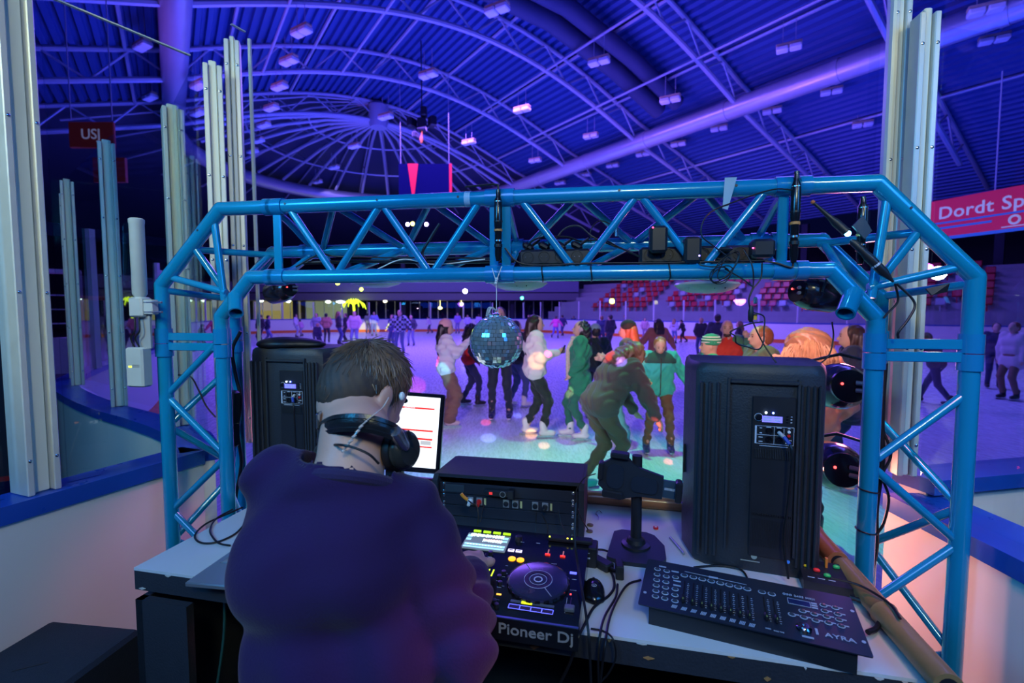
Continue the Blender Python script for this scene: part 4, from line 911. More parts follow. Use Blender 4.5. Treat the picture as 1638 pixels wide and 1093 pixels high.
# channel meters, faders, small knobs, pitch fader
M_met = emis('meter_green', (.55, .9, .02), 2.2)
mx_, my_ = cl(779, 921)
for dx in (0, .012):
    for k2 in range(8): b = MB(); pl(b, mx_+dx, my_+k2*.0036, .0036, .0022, dz=.0012); b.build('meter_segment', M_met, t)
for x, y in (cl(800, 936), cl(799, 926), cl(806, 919), cl(790, 965), cl(785, 888), cl(794, 972)):
    b = MB(); b.lathe([(.007, 0), (.006, .010), (.001, .0105)], 14, (x, y, cz(y))); b.build('knob', M_black, t)
    b = MB(); pl(b, x, y-.011, .012, .0012); b.build('label_print', M_wprint, t)
for x in (-.285, -.268): b = MB(); pl(b, x, .195, .0022, .09, M_rubber); b.build('fader_slot', M_rubber, t); b = MB(); b.box((x, .195, cz(.2)+.006), (.010, .016, .010), bev=.002); b.build('fader_cap', mat('fader_silver', (.3, .33, .36), .3, .6), t)
for k2 in range(18):
    x, y = cl(*rs.choice([(808, 918), (802, 938), (920, 928), (918, 933), (916, 945), (905, 905), (888, 903), (850, 896), (838, 898), (812, 906), (880, 960), (830, 955), (886, 958), (795, 960), (800, 968), (905, 940), (862, 870), (835, 868)])); b = MB(); pl(b, x+rs.uniform(-.004, .004), y, rs.uniform(.006, .018), .0012); b.build('label_print', M_wprint, t)
btn(*cl(917, 918), .018, .007, M_pb, 'blue_button'); btn(*cl(912.7, 952), .004, .003, emis('led_red', (1, .05, .05), 3), 'red_led'); btn(*cl(798, 952), .012, .004, emis('led_amber', (1, .4, .05), 2.2), 'amber_led')
b = MB(); pl(b, -.026, .065, .003, .075, M_rubber); pl(b, -.036, .065, .0008, .07, M_wprint); b.build('tempo_slot', None, t); b = MB(); b.box((-.026, .058, cz(.06)+.005), (.024, .020, .010), bev=.002); b.build('tempo_fader', mat('key_grey', (.10, .13, .17), .4), t)
for i in range(2): b = MB(); b.lathe([(.012, 0), (.010, .016), (.001, .017)], 18, (*cl(830, 865), cz(.3))) ; (b.build('browse_knob', M_black, t) if i == 0 else None)
for q2 in ((876, 889), (900, 892)): x, y = cl(*q2); b = MB(); pl(b, x, y+.012, .004, .028, M_rubber); b.build('fader_slot', M_rubber, t); b = MB(); pl(b, x, y, .014, .004, dz=.003, th=.004); b.build('red_fader', emis('fader_red', (1, .03, .02), 1.8), t); b = MB(); pl(b, x, y+.015, .003, .02, dz=.002, th=.002); b.build('pink_line', emis('fader_pink', (.8, .3, .3), .5), t)
b = MB(); b.box((-.055, .345, zb+.005), (.13, .03, .012), bev=.003); b.build('rear_box', M_black, t)
for x, c2 in ((-.115, (.8, 1, .05)), (-.05, (.5, 1, .05)), (-.062, (1, .8, .05))): b = MB(); b.ell((x, .335, zb+.012), .0026, 6); b.build('led', emis('led%d' % int(-x*1000), c2, 4), t)
# ------------------------------------------------------------------ monitor
t = thing('computer_monitor', 'flat monitor with white page and red bars behind the head', 'monitor', (-.468, 1.86, TZ), R(-4)); 
Sw, Sh = .40, .305; Mt = Matrix.Translation((0, -.02, .135+Sh/2)) @ Matrix.Rotation(R(3.5), 4, 'Y') @ Matrix.Rotation(R(-6), 4, 'X')
b = MB(); b.M = Mt; b.box((0, .014, 0), (Sw, .026, Sh), bev=.005); fr_ = b.build('bezel', M_blackg, t)
b = MB(); b.M = Mt; b.box((0, -.0005, .004), (Sw-.030, .002, Sh-.034)); b.build('screen', emis('page_white', (.92, .96, 1), 1.25), fr_)
b = MB(); b.M = Mt
for z, x0, x1, th in ((.095, -.16, .165, .006), (.010, -.16, .165, .006), (-.022, -.16, .165, .007), (-.052, .06, .165, .005), (-.058, -.16, .08, .003)): b.box(((x0+x1)/2, -.002, z), (x1-x0, .001, th))
b.build('red_bars', emis('page_red', (.85, .02, .01), 1.1), fr_)
b = MB(); b.M = Mt; b.box((.14, -.002, -.036), (.04, .001, .015)); b.build('grey_field', emis('page_grey', (.6, .6, .6), .9), fr_)
b = MB(); b.M = Mt
for k2 in range(7): b.box((.05+k2*.006, -.003, .095), (.003, .001, .003))
b.build('page_text', emis('page_white', (1, 1, 1), 1), fr_)
b = MB(); b.prism([(-.02, .008), (.05, .008), (.045, .17), (.005, .17)], -.03, .03, plane='yz'); b.build('stand', M_black, t)
b = MB(); b.prism(roundpoly(.24, .18, .04), 0, .010); b.build('foot', M_black, t)
# ------------------------------------------------------------------ laptop (mostly behind the man)
lc = G(295, 932, TZ+.014); t = thing('laptop', 'silver laptop hanging over the front table edge at the man\'s left', 'laptop', (lc.x, lc.y, TZ), R(-8)); M_lap = mat('laptop_silver', (.36, .38, .42), .32, .7, var=.03)
b = MB(); b.box((.165, .115, .007), (.33, .23, .014), bev=.003); b.build('base', M_lap, t)
b = MB(); b.box((.165, .155, .0143), (.29, .10, .0012)); kb = b.build('keyboard_deck', mat('key_deck', (.26, .28, .32), .4, .5), t)
b = MB()
for r3 in range(5):
    for c3 in range(13): b.box((.034+c3*.022, .115+r3*.019, .0155), (.019, .016, .002), bev=.0006)
b.build('keys', mat('keycap', (.30, .32, .36), .4, .4), kb)
b = MB(); b.box((.165, .055, .0143), (.10, .065, .0006)); b.build('touchpad', mat('touchpad', (.40, .42, .46), .25, .7), t)
Ml = Matrix.Translation((.165, .232, .012)) @ Matrix.Rotation(R(-16), 4, 'X')
b = MB(); b.M = Ml; b.box((0, .003, .105), (.33, .006, .21), bev=.002); lid = b.build('lid', M_blackg, t)
b = MB(); b.M = Ml; b.box((0, -.0012, .112), (.308, .002, .180)); b.build('screen', emis('laptop_screen', (.7, .85, 1), 1.3), lid)
# ------------------------------------------------------------------ mouse, tablet stand, power brick, remotes
mp = G(950, 950, TZ); t = thing('computer_mouse', 'black computer mouse lying right of the controller', 'mouse', mp, R(-8))
sdf_mesh([('e', (0, 0, .004), (.029, .052, .027)), ('c', (-.014, -.03, .004), (.014, -.03, .004), .012, .012)], .003, 'shell', M_blackg, t, k=.01, cut=lambda P: -P[..., 2])
b = MB(); b.tube([(.006*math.cos(2*PI*k/14), -.012+.006*math.sin(2*PI*k/14), .0302-.0002*0) for k in range(14)], .0007, 5, closed=True); b.box((-.0012, -.012, .0305), (.0007, .006, .001)); b.box((.0012, -.0125, .0305), (.0007, .005, .001)); b.build('logo', M_wprint, t)
b = MB(); b.tube([(-.003, .03, .024), (.003, .03, .024)], .004, 10); b.build('scroll_wheel', M_rubber, t)
sp = G(1018, 878, TZ); t = thing('tablet_holder', 'black tablet holder on a post and flat base, seen from behind', 'tablet holder', sp, R(-16)); M_hold = mat('holder_black', (.010, .016, .028), .5)
b = MB(); b.prism([(-.085, -.095), (-.045, -.115), (.065, -.11), (.088, -.06), (.085, .02), (.055, .085), (.03, .10), (-.05, .10), (-.075, .08)], 0, .012); b.build('base', M_hold, t)
b = MB(); b.lathe([(.045, .012), (.044, .018), (.030, .022), (.026, .034), (.017, .04), (.0155, .30)], 24, (-.002, .0, 0)); b.build('post', M_black, t)
b = MB(); hz = 1.205-TZ; Mh = Matrix.Translation((0, -.030, hz)) @ Matrix.Rotation(R(4), 4, 'Y')
def hp(px, py): return ((px-1018)*.00196, (757-py)*.00196)
out = [(958, 776), (960, 742), (973, 733), (978, 724), (1004, 728), (1010, 735), (1022, 740), (1057, 748), (1057, 783), (1020, 785), (1003, 791), (998, 794), (970, 790), (966, 782)]
b.M = Mh; b.prism([hp(*q) for q in out][::-1], .0, .016, plane='xz'); b.build('head', M_hold, t)
for nm, q, w_, h_, r3 in (('round_pad', (984, 758), .052, .078, .025), ('wide_pad', (1029, 765), .078, .050, .018)):
    b = MB(); b.M = Mh; x, z = hp(*q); b.prism([(x+a, z+c3) for a, c3 in roundpoly(w_, h_, r3)][::-1], -.004, .001, plane='xz'); b.build(nm, mat('holder_pad', (.012, .02, .036), .4), t)
for nm, (x0, y0, x1, y1) in (('clamp', (974, 719, 1003, 728)), ('clamp', (957, 738, 965, 766)), ('clamp', (966, 781, 998, 793))):
    b = MB(); b.M = Mh; a, c3 = hp(x0, y0); d, e = hp(x1, y1); b.box(((a+d)/2, .004, (c3+e)/2), (abs(d-a), .04, abs(e-c3)), bev=.004); b.build(nm, M_black, t)
b = MB(); b.M = Mh; a, c3 = hp(1057, 753); d, e = hp(1082, 780); b.box(((a+d)/2, .008, (c3+e)/2), (d-a, .010, c3-e)); b.build('sliding_arm', mat('arm_blue', (.03, .06, .10), .4), t)
b = MB(); b.M = Mh
for k2 in range(10): b.box((hp(1060+k2*1.7, 0)[0], .0025, hp(0, 766)[1]), (.0018, .002, .007))
b.build('scale_marks', M_wprint, t)
b = MB(); b.M = Mh; a, c3 = hp(1075, 750); d, e = hp(1085, 782); b.box(((a+d)/2, .0, (c3+e)/2), (d-a, .045, c3-e), bev=.004); b.build('end_clamp', M_black, t)
p = G(957, 905, TZ); t = thing('power_adapter', 'black oblong power adapter lying behind the mouse', 'adapter', p, R(38)); b = MB(); b.box((0, 0, .012), (.034, .095, .024), bev=.004); b.build('body', M_black, t); b = MB(); b.cyl((0, -.047, .012), (0, -.075, .010), .006, 10, r2=.003); b.build('strain_relief', M_rubber, t)
p = G(991, 925, TZ); t = thing('usb_hub', 'black upright stick hub right of the mouse', 'adapter', p, R(-10)); b = MB(); b.box((0, 0, .02), (.022, .03, .040), bev=.003); b.box((0, .03, .014), (.022, .07, .022), bev=.003); b.build('body', M_black, t)
p = G(920, 880, TZ); t = thing('small_black_box', 'small black box with white print beside the controller corner', 'box', tw(BM, .165, .315, TZ), R(-14)); b = MB(); b.box((0, 0, .03), (.05, .06, .06), bev=.003); b.build('body', M_black, t); b = MB(); b.box((-.005, -.0305, .045), (.018, .0008, .002)); b.box((0, -.0305, .03), (.012, .0008, .004)); b.build('label_print', M_wprint, t)
p = G(1049, 846, TZ); t = thing('red_dice', 'small red and white token behind the tablet holder base', 'token', p); b = MB(); b.lathe([(.009, 0), (.009, .006)], 12, m=M_rcar); b.lathe([(.004, .006), (.004, .0075)], 8, m=M_rcaw); b.build('disc', None, t)
cable('pen', [G(1072, 860, TZ+.005), G(1084, 874, TZ+.005), G(1094, 886, TZ+.005)], .004, 'grey ballpoint pen beside the speaker corner', mat('pen_grey', (.25, .3, .38), .35, .3), cat_='pen')
b = MB(); b.tube(cat([G(957, 832, TZ+.003), G(957, 826, TZ+.003), G(953, 821, TZ+.003), G(958, 817, TZ+.003), G(963, 821, TZ+.003)], 5), .0014, 6); tag(b.build('wire_hook', M_steel), 'small bent wire hook lying on the white table top', 'hook')
for q, lb in (((944, 841), 'small brown button lying behind the other near the thin wire'), ((943, 851), 'small brown button tied into the thin wire')):
    p = G(*q, TZ); b = MB(); b.lathe([(.011, 0), (.011, .004), (.007, .006)], 14, p); tag(b.build('button', mat('brown_button', (.14, .09, .04), .5)), lb, 'button')
# ------------------------------------------------------------------ lighting desk
d0 = G(1027, 897, 1.036); d1 = G(1020.5, 962, 1.028); d2 = G(1398, 1054, 1.020)
ux = (d2-d1); ux.z = 0; LW = ux.length; ux.normalize(); ang = math.atan2(ux.y, ux.x); LD = .185
t = thing('lighting_desk', 'black lighting desk with faders and round buttons at the front right of the table', 'lighting controller', (d1.x, d1.y, 0), ang)
zf2, zb2 = 1.022, 1.044; sl = math.atan((zb2-zf2)/LD); DM = Matrix.Translation((0, 0, zf2)) @ Matrix.Rotation(sl, 4, 'X')
M_desk = mat('desk_black', (.012, .018, .035), .38); b = MB(); b.M = DM; b.prism([(x+LW/2, y+LD/2) for x, y in roundpoly(LW, LD, .004, 2)], -.003, 0); b.build('faceplate', M_desk, t)
b = MB(); b.prism([(.012, TZ), (LD-.02, TZ), (LD-.02, zb2-.006), (.012, zf2-.002)], .024, LW-.024, plane='yz'); b.build('case', mat('case_black', (.010, .014, .022), .5), t)
def dk(nm, m_, fn): b = MB(); b.M = DM; fn(b); return b.build(nm, m_, t)
M_dp = mat('desk_print', (.36, .42, .56), .5, var=0); M_dbtn = mat('desk_button', (.035, .05, .07), .4)
def dl(px, py):
    z = 1.03
    for _ in range(3):
        p = t.rotation_euler.to_matrix().inverted() @ (G(px, py, z)-Vector((t.location.x, t.location.y, 0))); z = zf2+p.y*math.tan(sl)
    return p.x, p.y
def rbtn(x, y, r3=.0082):
    def f(b): n = 20; b.tube([(x+r3*1.05*math.cos(2*PI*k/n), y+r3*.8*math.sin(2*PI*k/n), .0006) for k in range(n)], .0011, 5, closed=True)
    o = dk('round_button', M_dbtn, lambda b: b.lathe([(r3*.8, 0), (r3*.78, .0022), (r3*.6, .0028), (.0005, .003)], 16, (x, y, 0)))
    b = MB(); b.M = DM; f(b); b.build('button_ring', M_dp, o)
S = LW/.482
def seq(p, q, n, k): return dl(p[0]+(q[0]-p[0])*k/(n-1), p[1]+(q[1]-p[1])*k/(n-1))
for k2 in range(6):
    rbtn(*seq((1051.7, 911), (1048.5, 954.5), 6, k2), .0072); rbtn(*seq((1066.5, 914), (1063.2, 958), 6, k2), .0072)
for q2 in ((1080.5, 924), (1080, 943), (1079.6, 952.4), (1079.6, 961.8)): rbtn(*dl(*q2), .0072)
for q2 in ((1083, 930), (1083, 937), (1060, 907), (1080, 915)): x, y = dl(*q2); dk('print_bar', M_dp, lambda b: b.box((x, y, .0004), (.018, .0045, .0007)))
for k2 in range(8): rbtn(*seq((1094.6, 921), (1195, 942.8), 8, k2), .0080)
x, y = dl(1095, 914.5); x2, y2 = dl(1194, 936); dk('bracket_line', M_dp, lambda b: b.box(((x+x2)/2, (y+y2)/2, .0004), (x2-x, .0012, .0007), rz=math.atan2(y2-y, x2-x)))
x, y = dl(1141, 924.5); dk('bracket_label', M_dp, lambda b: b.box((x, y, .0006), (.022, .006, .0009)))
for k2 in range(10):
    x, y = seq((1094, 947), (1197, 972), 8, k2) if k2 < 8 else dl(1223.5+16*(k2-8), 974+4*(k2-8))
    dk('fader_slot', M_rubber, lambda b: b.box((x, y, .0003), (.0032, .085, .0008)))
    for k3 in range(11): pass
    dk('scale_ticks', M_dp, lambda b: [b.box((x+.0085, y-.038+k*.0072, .0003), (.005 if k % 2 else .0028, .0012, .0006)) for k in range(11)])
    fc = dk('fader_cap', M_black, lambda b: b.box((x, y-.034, .008), (.0085, .018, .014), bev=.003))
    b = MB(); b.M = DM; b.box((x, y-.044, .0155), (.0015, .006, .0006)); b.build('fader_line', mat('fader_yellow', (.3, .32, .05), .5), fc)
for k2 in range(9): x, y = seq((1078.6, 970.4), (1203, 1000.5), 9, k2); dk('number_mark', M_dp, lambda b: [b.box((x-.0045+.003*k3, y, .0004), (.0018, .011, .0007), rz=-.3) for k3 in range(4)])
for q2 in ((1218.7, 947.6), (1234.4, 951)): rbtn(*dl(*q2), .0076)
LX, LY = dl(1278, 964.5)
dk('lcd_frame', M_dp, lambda b: [b.box((LX, LY+s*.0095, .0004), (.047, .0012, .0007)) for s in (-1, 1)]+[b.box((LX+s*.023, LY, .0004), (.0012, .019, .0007)) for s in (-1, 1)])
dk('lcd', mat('lcd_dark', (.01, .02, .09), .2), lambda b: b.box((LX, LY, .0003), (.044, .017, .0006)))
for k2 in range(3): dk('print_bar', M_dp, lambda b: b.box((LX+.031, LY+.008-.008*k2, .0004), (.012, .0045, .0008)))
for q2 in ((1317, 969), (1336, 973), (1319, 978), (1340, 983), (1283.5, 978), (1302.5, 983), (1322, 987), (1342, 992), (1266.6, 983.5), (1285.7, 988), (1304.7, 993), (1325, 997), (1345.7, 1002)):
    x, y = dl(*q2); rbtn(x, y, .0068); dk('label_print', M_dp, lambda b: b.box((x+.010, y+.003, .0004), (.010, .003, .0006)))
jx2, jy2 = dl(1286, 1006)
jw = dk('jog_knob', mat('chrome_dark', (.25, .24, .24), .15, 1), lambda b: b.lathe([(.0150, 0), (.0150, .004), (.012, .006), (.010, .0085), (.004, .0085), (.001, .006)], 28, (jx2, jy2, 0)))
dk('rocker_print', M_dp, lambda b: b.box((jx2+.004, jy2-.024, .0004), (.022, .005, .0008))); dk('rocker_print', M_dp, lambda b: b.box((jx2+.024, jy2+.0, .0004), (.005, .018, .0008)))
for q2 in ((S*.011, .045), (S*.474, .135), (S*.474, .040)): dk('corner_hole', M_dp, lambda b: b.lathe([(.004, 0), (.004, .0006)], 10, (*q2, 0)))
x, y = dl(1344, 1021); txt('AYRA', .0165, M_dp, t, DM @ Matrix.Translation((x, y, .0004)) @ Matrix.Scale(1.3, 4, (1, 0, 0)), 'logo_lettering', spacing=1.05)
x, y = dl(1277, 955); txt('OSO 2405 MKII', .0085, M_dp, t, DM @ Matrix.Translation((x, y, .0004)) @ Matrix.Scale(1.1, 4, (1, 0, 0)), 'model_lettering', spacing=1.1)
txt('SPEED', .0042, M_dp, t, DM @ Matrix.Translation((*dl(1229, 1006), .0004)), 'lettering'); txt('FADE TIME', .0042, M_dp, t, DM @ Matrix.Translation((*dl(1246, 1011), .0004)), 'lettering')
# small effects remote behind the desk
p = G(1328, 945, TZ); t = thing('effects_remote', 'small black foot controller with yellow, red and green keys behind the lighting desk', 'controller', p+Vector((.0, .02, 0)), R(-22))
b = MB(); b.prism([(-.05, 0), (.05, 0), (.05, .045), (-.05, .030)], -.06, .065, plane='yz'); b.build('body', M_black, t)
for x, y, c_ in ((-.045, .015, (.9, .65, .02)), (-.022, 0, (.9, .03, .03)), (.0, -.015, (.03, .5, .12)), (.03, .03, (.03, .5, .2))):
    b = MB(); b.box((x, y, .041+y*.15), (.016, .011, .010), bev=.003); b.build('key', mat('key_%d' % int(1e4*c_[0]+100*c_[1]), c_, .4), t)
b = MB(); b.box((.005, .026, .055), (.006, .01, .026)); b.build('lever', mat('lever_orange', (.7, .2, .03), .4), t)
b = MB()
for k2 in range(3): b.box((-.04+.024*k2, -.03, .0335), (.016, .002, .001))
b.build('label_print', M_wprint, t)
# ------------------------------------------------------------------ mirror ball
bc = A(794, 547, 1.60); br = .088
t = thing('mirror_ball', 'mirror ball hanging on a white string from the truss', 'mirror ball', (bc.x, bc.y, bc.z-br))
mt_ = mat('mirror_tile', (.55, .68, .72), .10, .72, var=0); b = MB(); rs = random.Random(11); nr = 21
for i in range(nr):
    th = PI*(i+.5)/nr; cnt = max(4, int(round(2*PI*math.sin(th)/(PI/nr)))); s = br*PI/nr*.46
    for j in range(cnt):
        ph = 2*PI*j/cnt+rs.random()*.02; nrm = Vector((math.sin(th)*math.cos(ph), math.sin(th)*math.sin(ph), math.cos(th)))
        tx = Vector((-math.sin(ph), math.cos(ph), 0)); ty = nrm.cross(tx)
        nj = (nrm+tx*rs.gauss(0, .11)+ty*rs.gauss(0, .11)).normalized(); tx = (tx-nj*tx.dot(nj)).normalized(); ty = nj.cross(tx)
        c_ = nrm*br+Vector((0, 0, br)); b.add([c_+tx*s*a+ty*s*d-nj*(0 if q else .002) for q in (0, 1) for a, d in ((-1, -1), (1, -1), (1, 1), (-1, 1))], [(4, 5, 6, 7), (0, 1, 5, 4), (1, 2, 6, 5), (2, 3, 7, 6), (3, 0, 4, 7)])
b.build('mirror_tiles', mt_, t, smooth=False)
b = MB(); b.ell((0, 0, br), br-.003, 32); b.build('core', M_black, t)
b = MB(); b.lathe([(.014, 0), (.014, .006), (.004, .010)], 14, (0, 0, 2*br-.001)); b.tube([(.006*math.cos(a), 0, 2*br+.014+.007*math.sin(a)) for a in np.linspace(0, 2*PI, 12)[:-1]], .0013, 6, closed=True); b.build('hanging_ring', M_steel, t)
M_str = mat('string_white', (.7, .7, .66), .8); zt = 1.842; tp = Vector((bc.x, bc.y, 0)); z1 = bc.z+br+.015
b = MB(); b.tube([(bc.x, bc.y, z1), (bc.x+.001, bc.y, (z1+1.83)/2), (bc.x, bc.y, 1.815)], .0016, 6)
for k2 in range(4): b.tube(cat([(bc.x, bc.y, z1), (bc.x-.012-.004*k2, bc.y-.01, z1+.012), (bc.x-.022-.004*k2, bc.y-.012+.006*k2, z1-.004-.004*k2), (bc.x-.016-.003*k2, bc.y-.01, z1-.014)], 5), .0013, 5)
b.tube([(bc.x, bc.y, 1.815), (bc.x-.004, bc.y-.0, 1.83), (bc.x-.014, bc.y+.006, 1.862)], .0016, 6); b.tube([(bc.x, bc.y, 1.815), (bc.x+.006, bc.y, 1.835), (bc.x+.018, bc.y+.006, 1.868)], .0016, 6)
for k2 in range(3): b.ell((bc.x+.002*(k2-1), bc.y-.002, 1.812+.007*k2), .0052, 8)
tag(b.build('string', M_str), 'white knotted string tied round the truss, holding the mirror ball', 'string')
# ------------------------------------------------------------------ stuff fixed on the truss
def strip_(u0_, u1_, label, plugs):
    t = thing('power_strip', label, 'power strip', tw(TM, (u0_+u1_)/2, .04, ZB+.026), TA); L = u1_-u0_
    b = MB(); b.box((0, 0, .030), (L, .055, .055), bev=.008); b.build('housing', M_black, t)
    for k2 in range(int(L/.055)):
        x = -L/2+.032+k2*.055
        b = MB(); b.lathe([(.021, 0), (.021, .002), (.018, .002), (.017, .0005), (.001, .0005)], 18, (x, -.0275, .031), ax=(0, -1, 0)); b.build('socket', M_rubber, t)
        b = MB(); b.ell((x-.008, -.0285, .031), .0022, 6); b.ell((x+.008, -.0285, .031), .0022, 6); b.build('socket_pin', M_steel, t)
    return t
strip_(.02, .265, 'black power strip on the truss left of the middle, with plugs on top', 0)
strip_(.42, .78, 'black power strip with round sockets on the truss, right part', 0)
def adapter(u, z, w_, h_, label, led=None, d_=.05):
    t = thing('plug_adapter', label, 'power adapter', tw(TM, u, -.005, z), TA); b = MB(); b.box((0, 0, h_/2), (w_, d_, h_), bev=.008); b.build('body', M_black, t)
    if led: b = MB(); b.ell((led[0]*w_/2, -d_/2, h_*led[1]), .0028, 6); b.build('led', emis('ad_%d' % int(led[0]*100+200), led[2], 12), t)
    return t
adapter(.474, 1.905, .054, .085, 'tall black plug adapter with red light on the truss', (-.7, .92, (1, .03, .1)))
adapter(.578, 1.872, .052, .082, 'black plug adapter with violet light hanging before the truss', (.7, .25, (.2, .15, 1)))
adapter(.785, 1.885, .066, .056, 'wide black plug adapter at the right end of the truss', (-1.0, .5, (1, .05, .3)))
adapter(.675, 1.905, .042, .014, 'flat grey plug lying on the right power strip')
rs = random.Random(21)
for k2 in range(4):
    u = .05+k2*.055; t = thing('mains_plug', ['black angled plug on the left power strip, nearest the string', 'second black plug on the left power strip', 'third black plug on the left power strip', 'fourth plug on the left power strip, beside the brace'][k2], 'plug', tw(TM, u, .04, ZB+.084), TA)
    b = MB(); b.box((0, 0, .012), (.042, .03, .024), rot=(0, .5, 0), bev=.008); b.cyl((.015, 0, .018), (.04, 0, .036), .006, 8, r2=.004); b.build('body', M_rubber, t)
def tc(label, pts, r=.0030, m=None, nm='cable', k=8): return cable(nm, [tw(TM, *p) for p in pts], r, label, m, k)
tc('cable arching over the left power strip plugs', [(.04, .03, 1.93), (.08, .02, 1.965), (.18, .03, 1.97), (.23, .04, 1.955), (.30, .05, 1.96), (.36, .04, 1.93), (.42, .03, 1.90)])
tc('second cable arching behind the brace right of the string', [(.13, .05, 1.945), (.17, .06, 2.0), (.22, .06, 2.01), (.27, .05, 1.97), (.34, .06, 1.94), (.40, .04, 1.915)])
tc('thin looped cable with a jack plug standing above the truss strips', [(.262, .08, 1.955), (.262, .08, 2.0), (.29, .09, 2.03), (.33, .09, 2.015), (.345, .08, 1.975)], .0022)
tc('jack plug standing upright in the truss', [(.347, .08, 1.975), (.347, .08, 2.0), (.347, .08, 2.012)], .006, M_steel, 'jack_plug')
tc('bunch of black cables lying along the left lower truss tube', [(-.80, .05, 1.90), (-.6, .06, 1.905), (-.45, .05, 1.90), (-.25, .05, 1.895), (-.1, .05, 1.895), (.0, .05, 1.895)], .007)
tc('thin cable above the bunch on the left lower truss tube', [(-.82, .03, 1.885), (-.73, .04, 1.93), (-.66, .03, 1.92), (-.5, .05, 1.915), (-.2, .06, 1.91), (0, .05, 1.90)], .003)
tc('black cable running along the top of the lower tube, centre', [(-.02, -.022, 1.93), (.02, -.024, 1.885), (.09, -.018, 1.872), (.25, -.014, 1.876), (.5, -.014, 1.874), (.8, -.014, 1.876)], .003)
tc('white thin cable between the truss tubes on the left', [(-.5, .02, 1.868), (-.4, .03, 1.905), (-.28, .03, 1.885), (-.1, .03, 1.90)], .0022, M_str)
tc('cable bending down from the left truss, behind the strut', [(-.27, .05, 2.03), (-.30, .04, 1.98), (-.33, .04, 1.93), (-.32, .04, 1.90)], .005)
for u in (.105, .265, .51): 
    b = MB(); b.tube([tw(TM, u+.002*math.sin(a*2), .0272*math.sin(a), ZB+.0272*math.cos(a)) for a in np.linspace(0, 2*PI, 22)[:-1]], .0022, 6, closed=True)
    tag(b.build('cable_tie', M_rubber), {.105: 'black cable tie round the lower truss tube, just right of the string', .265: 'middle black cable tie round the lower truss tube', .51: 'black cable tie round the lower truss tube below the adapter'}[u], 'cable tie')
# microphones / antennas taped to the uprights
def wand(u, z0, z1, label, yy=-.037):
    t = thing('antenna_wand', label, 'antenna', tw(TM, u, yy, z0), TA); h = z1-z0
    b = MB(); b.lathe([(.007, 0), (.0115, .02), (.0115, h*.45), (.0135, h*.5), (.0135, h*.85), (.008, h*.9), (.007, h)], 14); b.build('body', M_blackg, t)
    b = MB(); b.lathe([(.0142, h*.42), (.0142, h*.45)], 14); b.build('orange_band', mat('band_orange', (.6, .25, .06), .5), t)
    b = MB(); b.lathe([(.0122, h*.28), (.0122, h*.30)], 14); b.lathe([(.0140, h*.83), (.0140, h*.84)], 14); b.build('silver_ring', M_steel, t)
    b = MB(); b.lathe([(.0138, h*.2), (.0138, h*.24)], 12); b.lathe([(.0145, h*.55), (.0145, h*.57)], 12); b.build('tape', M_rubber, t); return t
wt = wand(-.040, 1.885, 2.118, 'black wireless wand strapped upright beside the mirror ball string'); b = MB(); b.tube([(0, 0, .225), (0, 0, .25), (-.02, -.0, .252), (-.11, -.005, .246)], .0035, 8); b.build('bent_tip', M_black, wt)
wand(.865, 1.865, 2.135, 'black wireless wand strapped to the truss near its right end')
wand(1.06, 1.86, 2.06, 'black taped wand inside the right truss corner', -.01)
tc('cable curling from the right wand down to the lower tube', [(.865, -.035, 1.87), (.86, -.035, 1.852), (.82, -.03, 1.866), (.79, -.02, 1.872)], .003)
tc('thin cable slung from the right wand over the top tube', [(.86, -.04, 2.08), (.80, -.035, 2.085), (.70, -.035, 2.055), (.62, -.03, 2.02), (.60, -.03, 1.96), (.64, -.03, 1.92), (.69, -.03, 1.88)], .0022)
t = thing('torch_microphone', 'slim black torch with orange tip and glowing blue end, right truss corner', 'torch', tw(TM, .915, -.03, 2.045)); d = (tw(TM, 1.005, -.035, 1.955)-t.location)
b = MB(); b.lathe([(.004, 0), (.005, .03), (.008, .07), (.012, .09), (.012, .125), (.014, .13)], 14, ax=d); b.build('body', M_black, t); b = MB(); b.ell((0, 0, 0), .0065, 8); b.build('tip', mat('tip_orange', (.6, .15, .05), .5), t)
b = MB(); b.ell(d.normalized()*.136, .0085, 10); b.build('lamp', emis('torch_blue', (.12, .65, 1), 40), t)
t = thing('inline_box', 'black cable box slanting down from the torch, white marks on it', 'box', tw(TM, 1.02, -.035, 1.93)); d = tw(TM, 1.15, -.04, 1.79)-t.location
b = MB(); b.lathe([(.004, 0), (.010, .01), (.010, .05), (.013, .07), (.013, .13), (.006, .155), (.003, .17)], 12, ax=d); b.build('body', M_black, t); b = MB(); b.lathe([(.0133, .098), (.0133, .104)], 10, ax=d); b.build('mark', M_wprint, t)
tc('cable looping from the inline box past the corner braces', [(1.145, -.04, 1.80), (1.19, -.045, 1.745), (1.175, -.05, 1.70), (1.15, -.05, 1.66), (1.155, -.04, 1.642)], .0035)
tc('cable hanging behind the inline box to the clip', [(1.14, -.04, 1.80), (1.155, -.03, 1.75), (1.13, -.03, 1.715), (1.12, -.03, 1.70)], .003)
for q, lb in ((((1.02, -.035, 1.97), (1.05, -.03, 2.0), (1.075, -.03, 1.955), (1.055, -.035, 1.93)), 'black gaffer tape wad on the right corner brace'), (((1.23, -.02, 1.785), (1.29, -.02, 1.80), (1.285, -.02, 1.775), (1.24, -.03, 1.765)), 'black tape scrap fluttering on the corner cross brace')):
    b = MB(); vs = [tw(TM, *p) for p in q]; n_ = Vector((.1, -1, .2)).normalized()*.004; vs2 = [v+n_ for v in vs]; b.add(vs+vs2, [(0, 1, 2, 3), (7, 6, 5, 4), (0, 4, 5, 1), (1, 5, 6, 2), (2, 6, 7, 3), (3, 7, 4, 0)]); tag(b.build('tape_scrap', M_rubber, smooth=False), lb, 'tape')
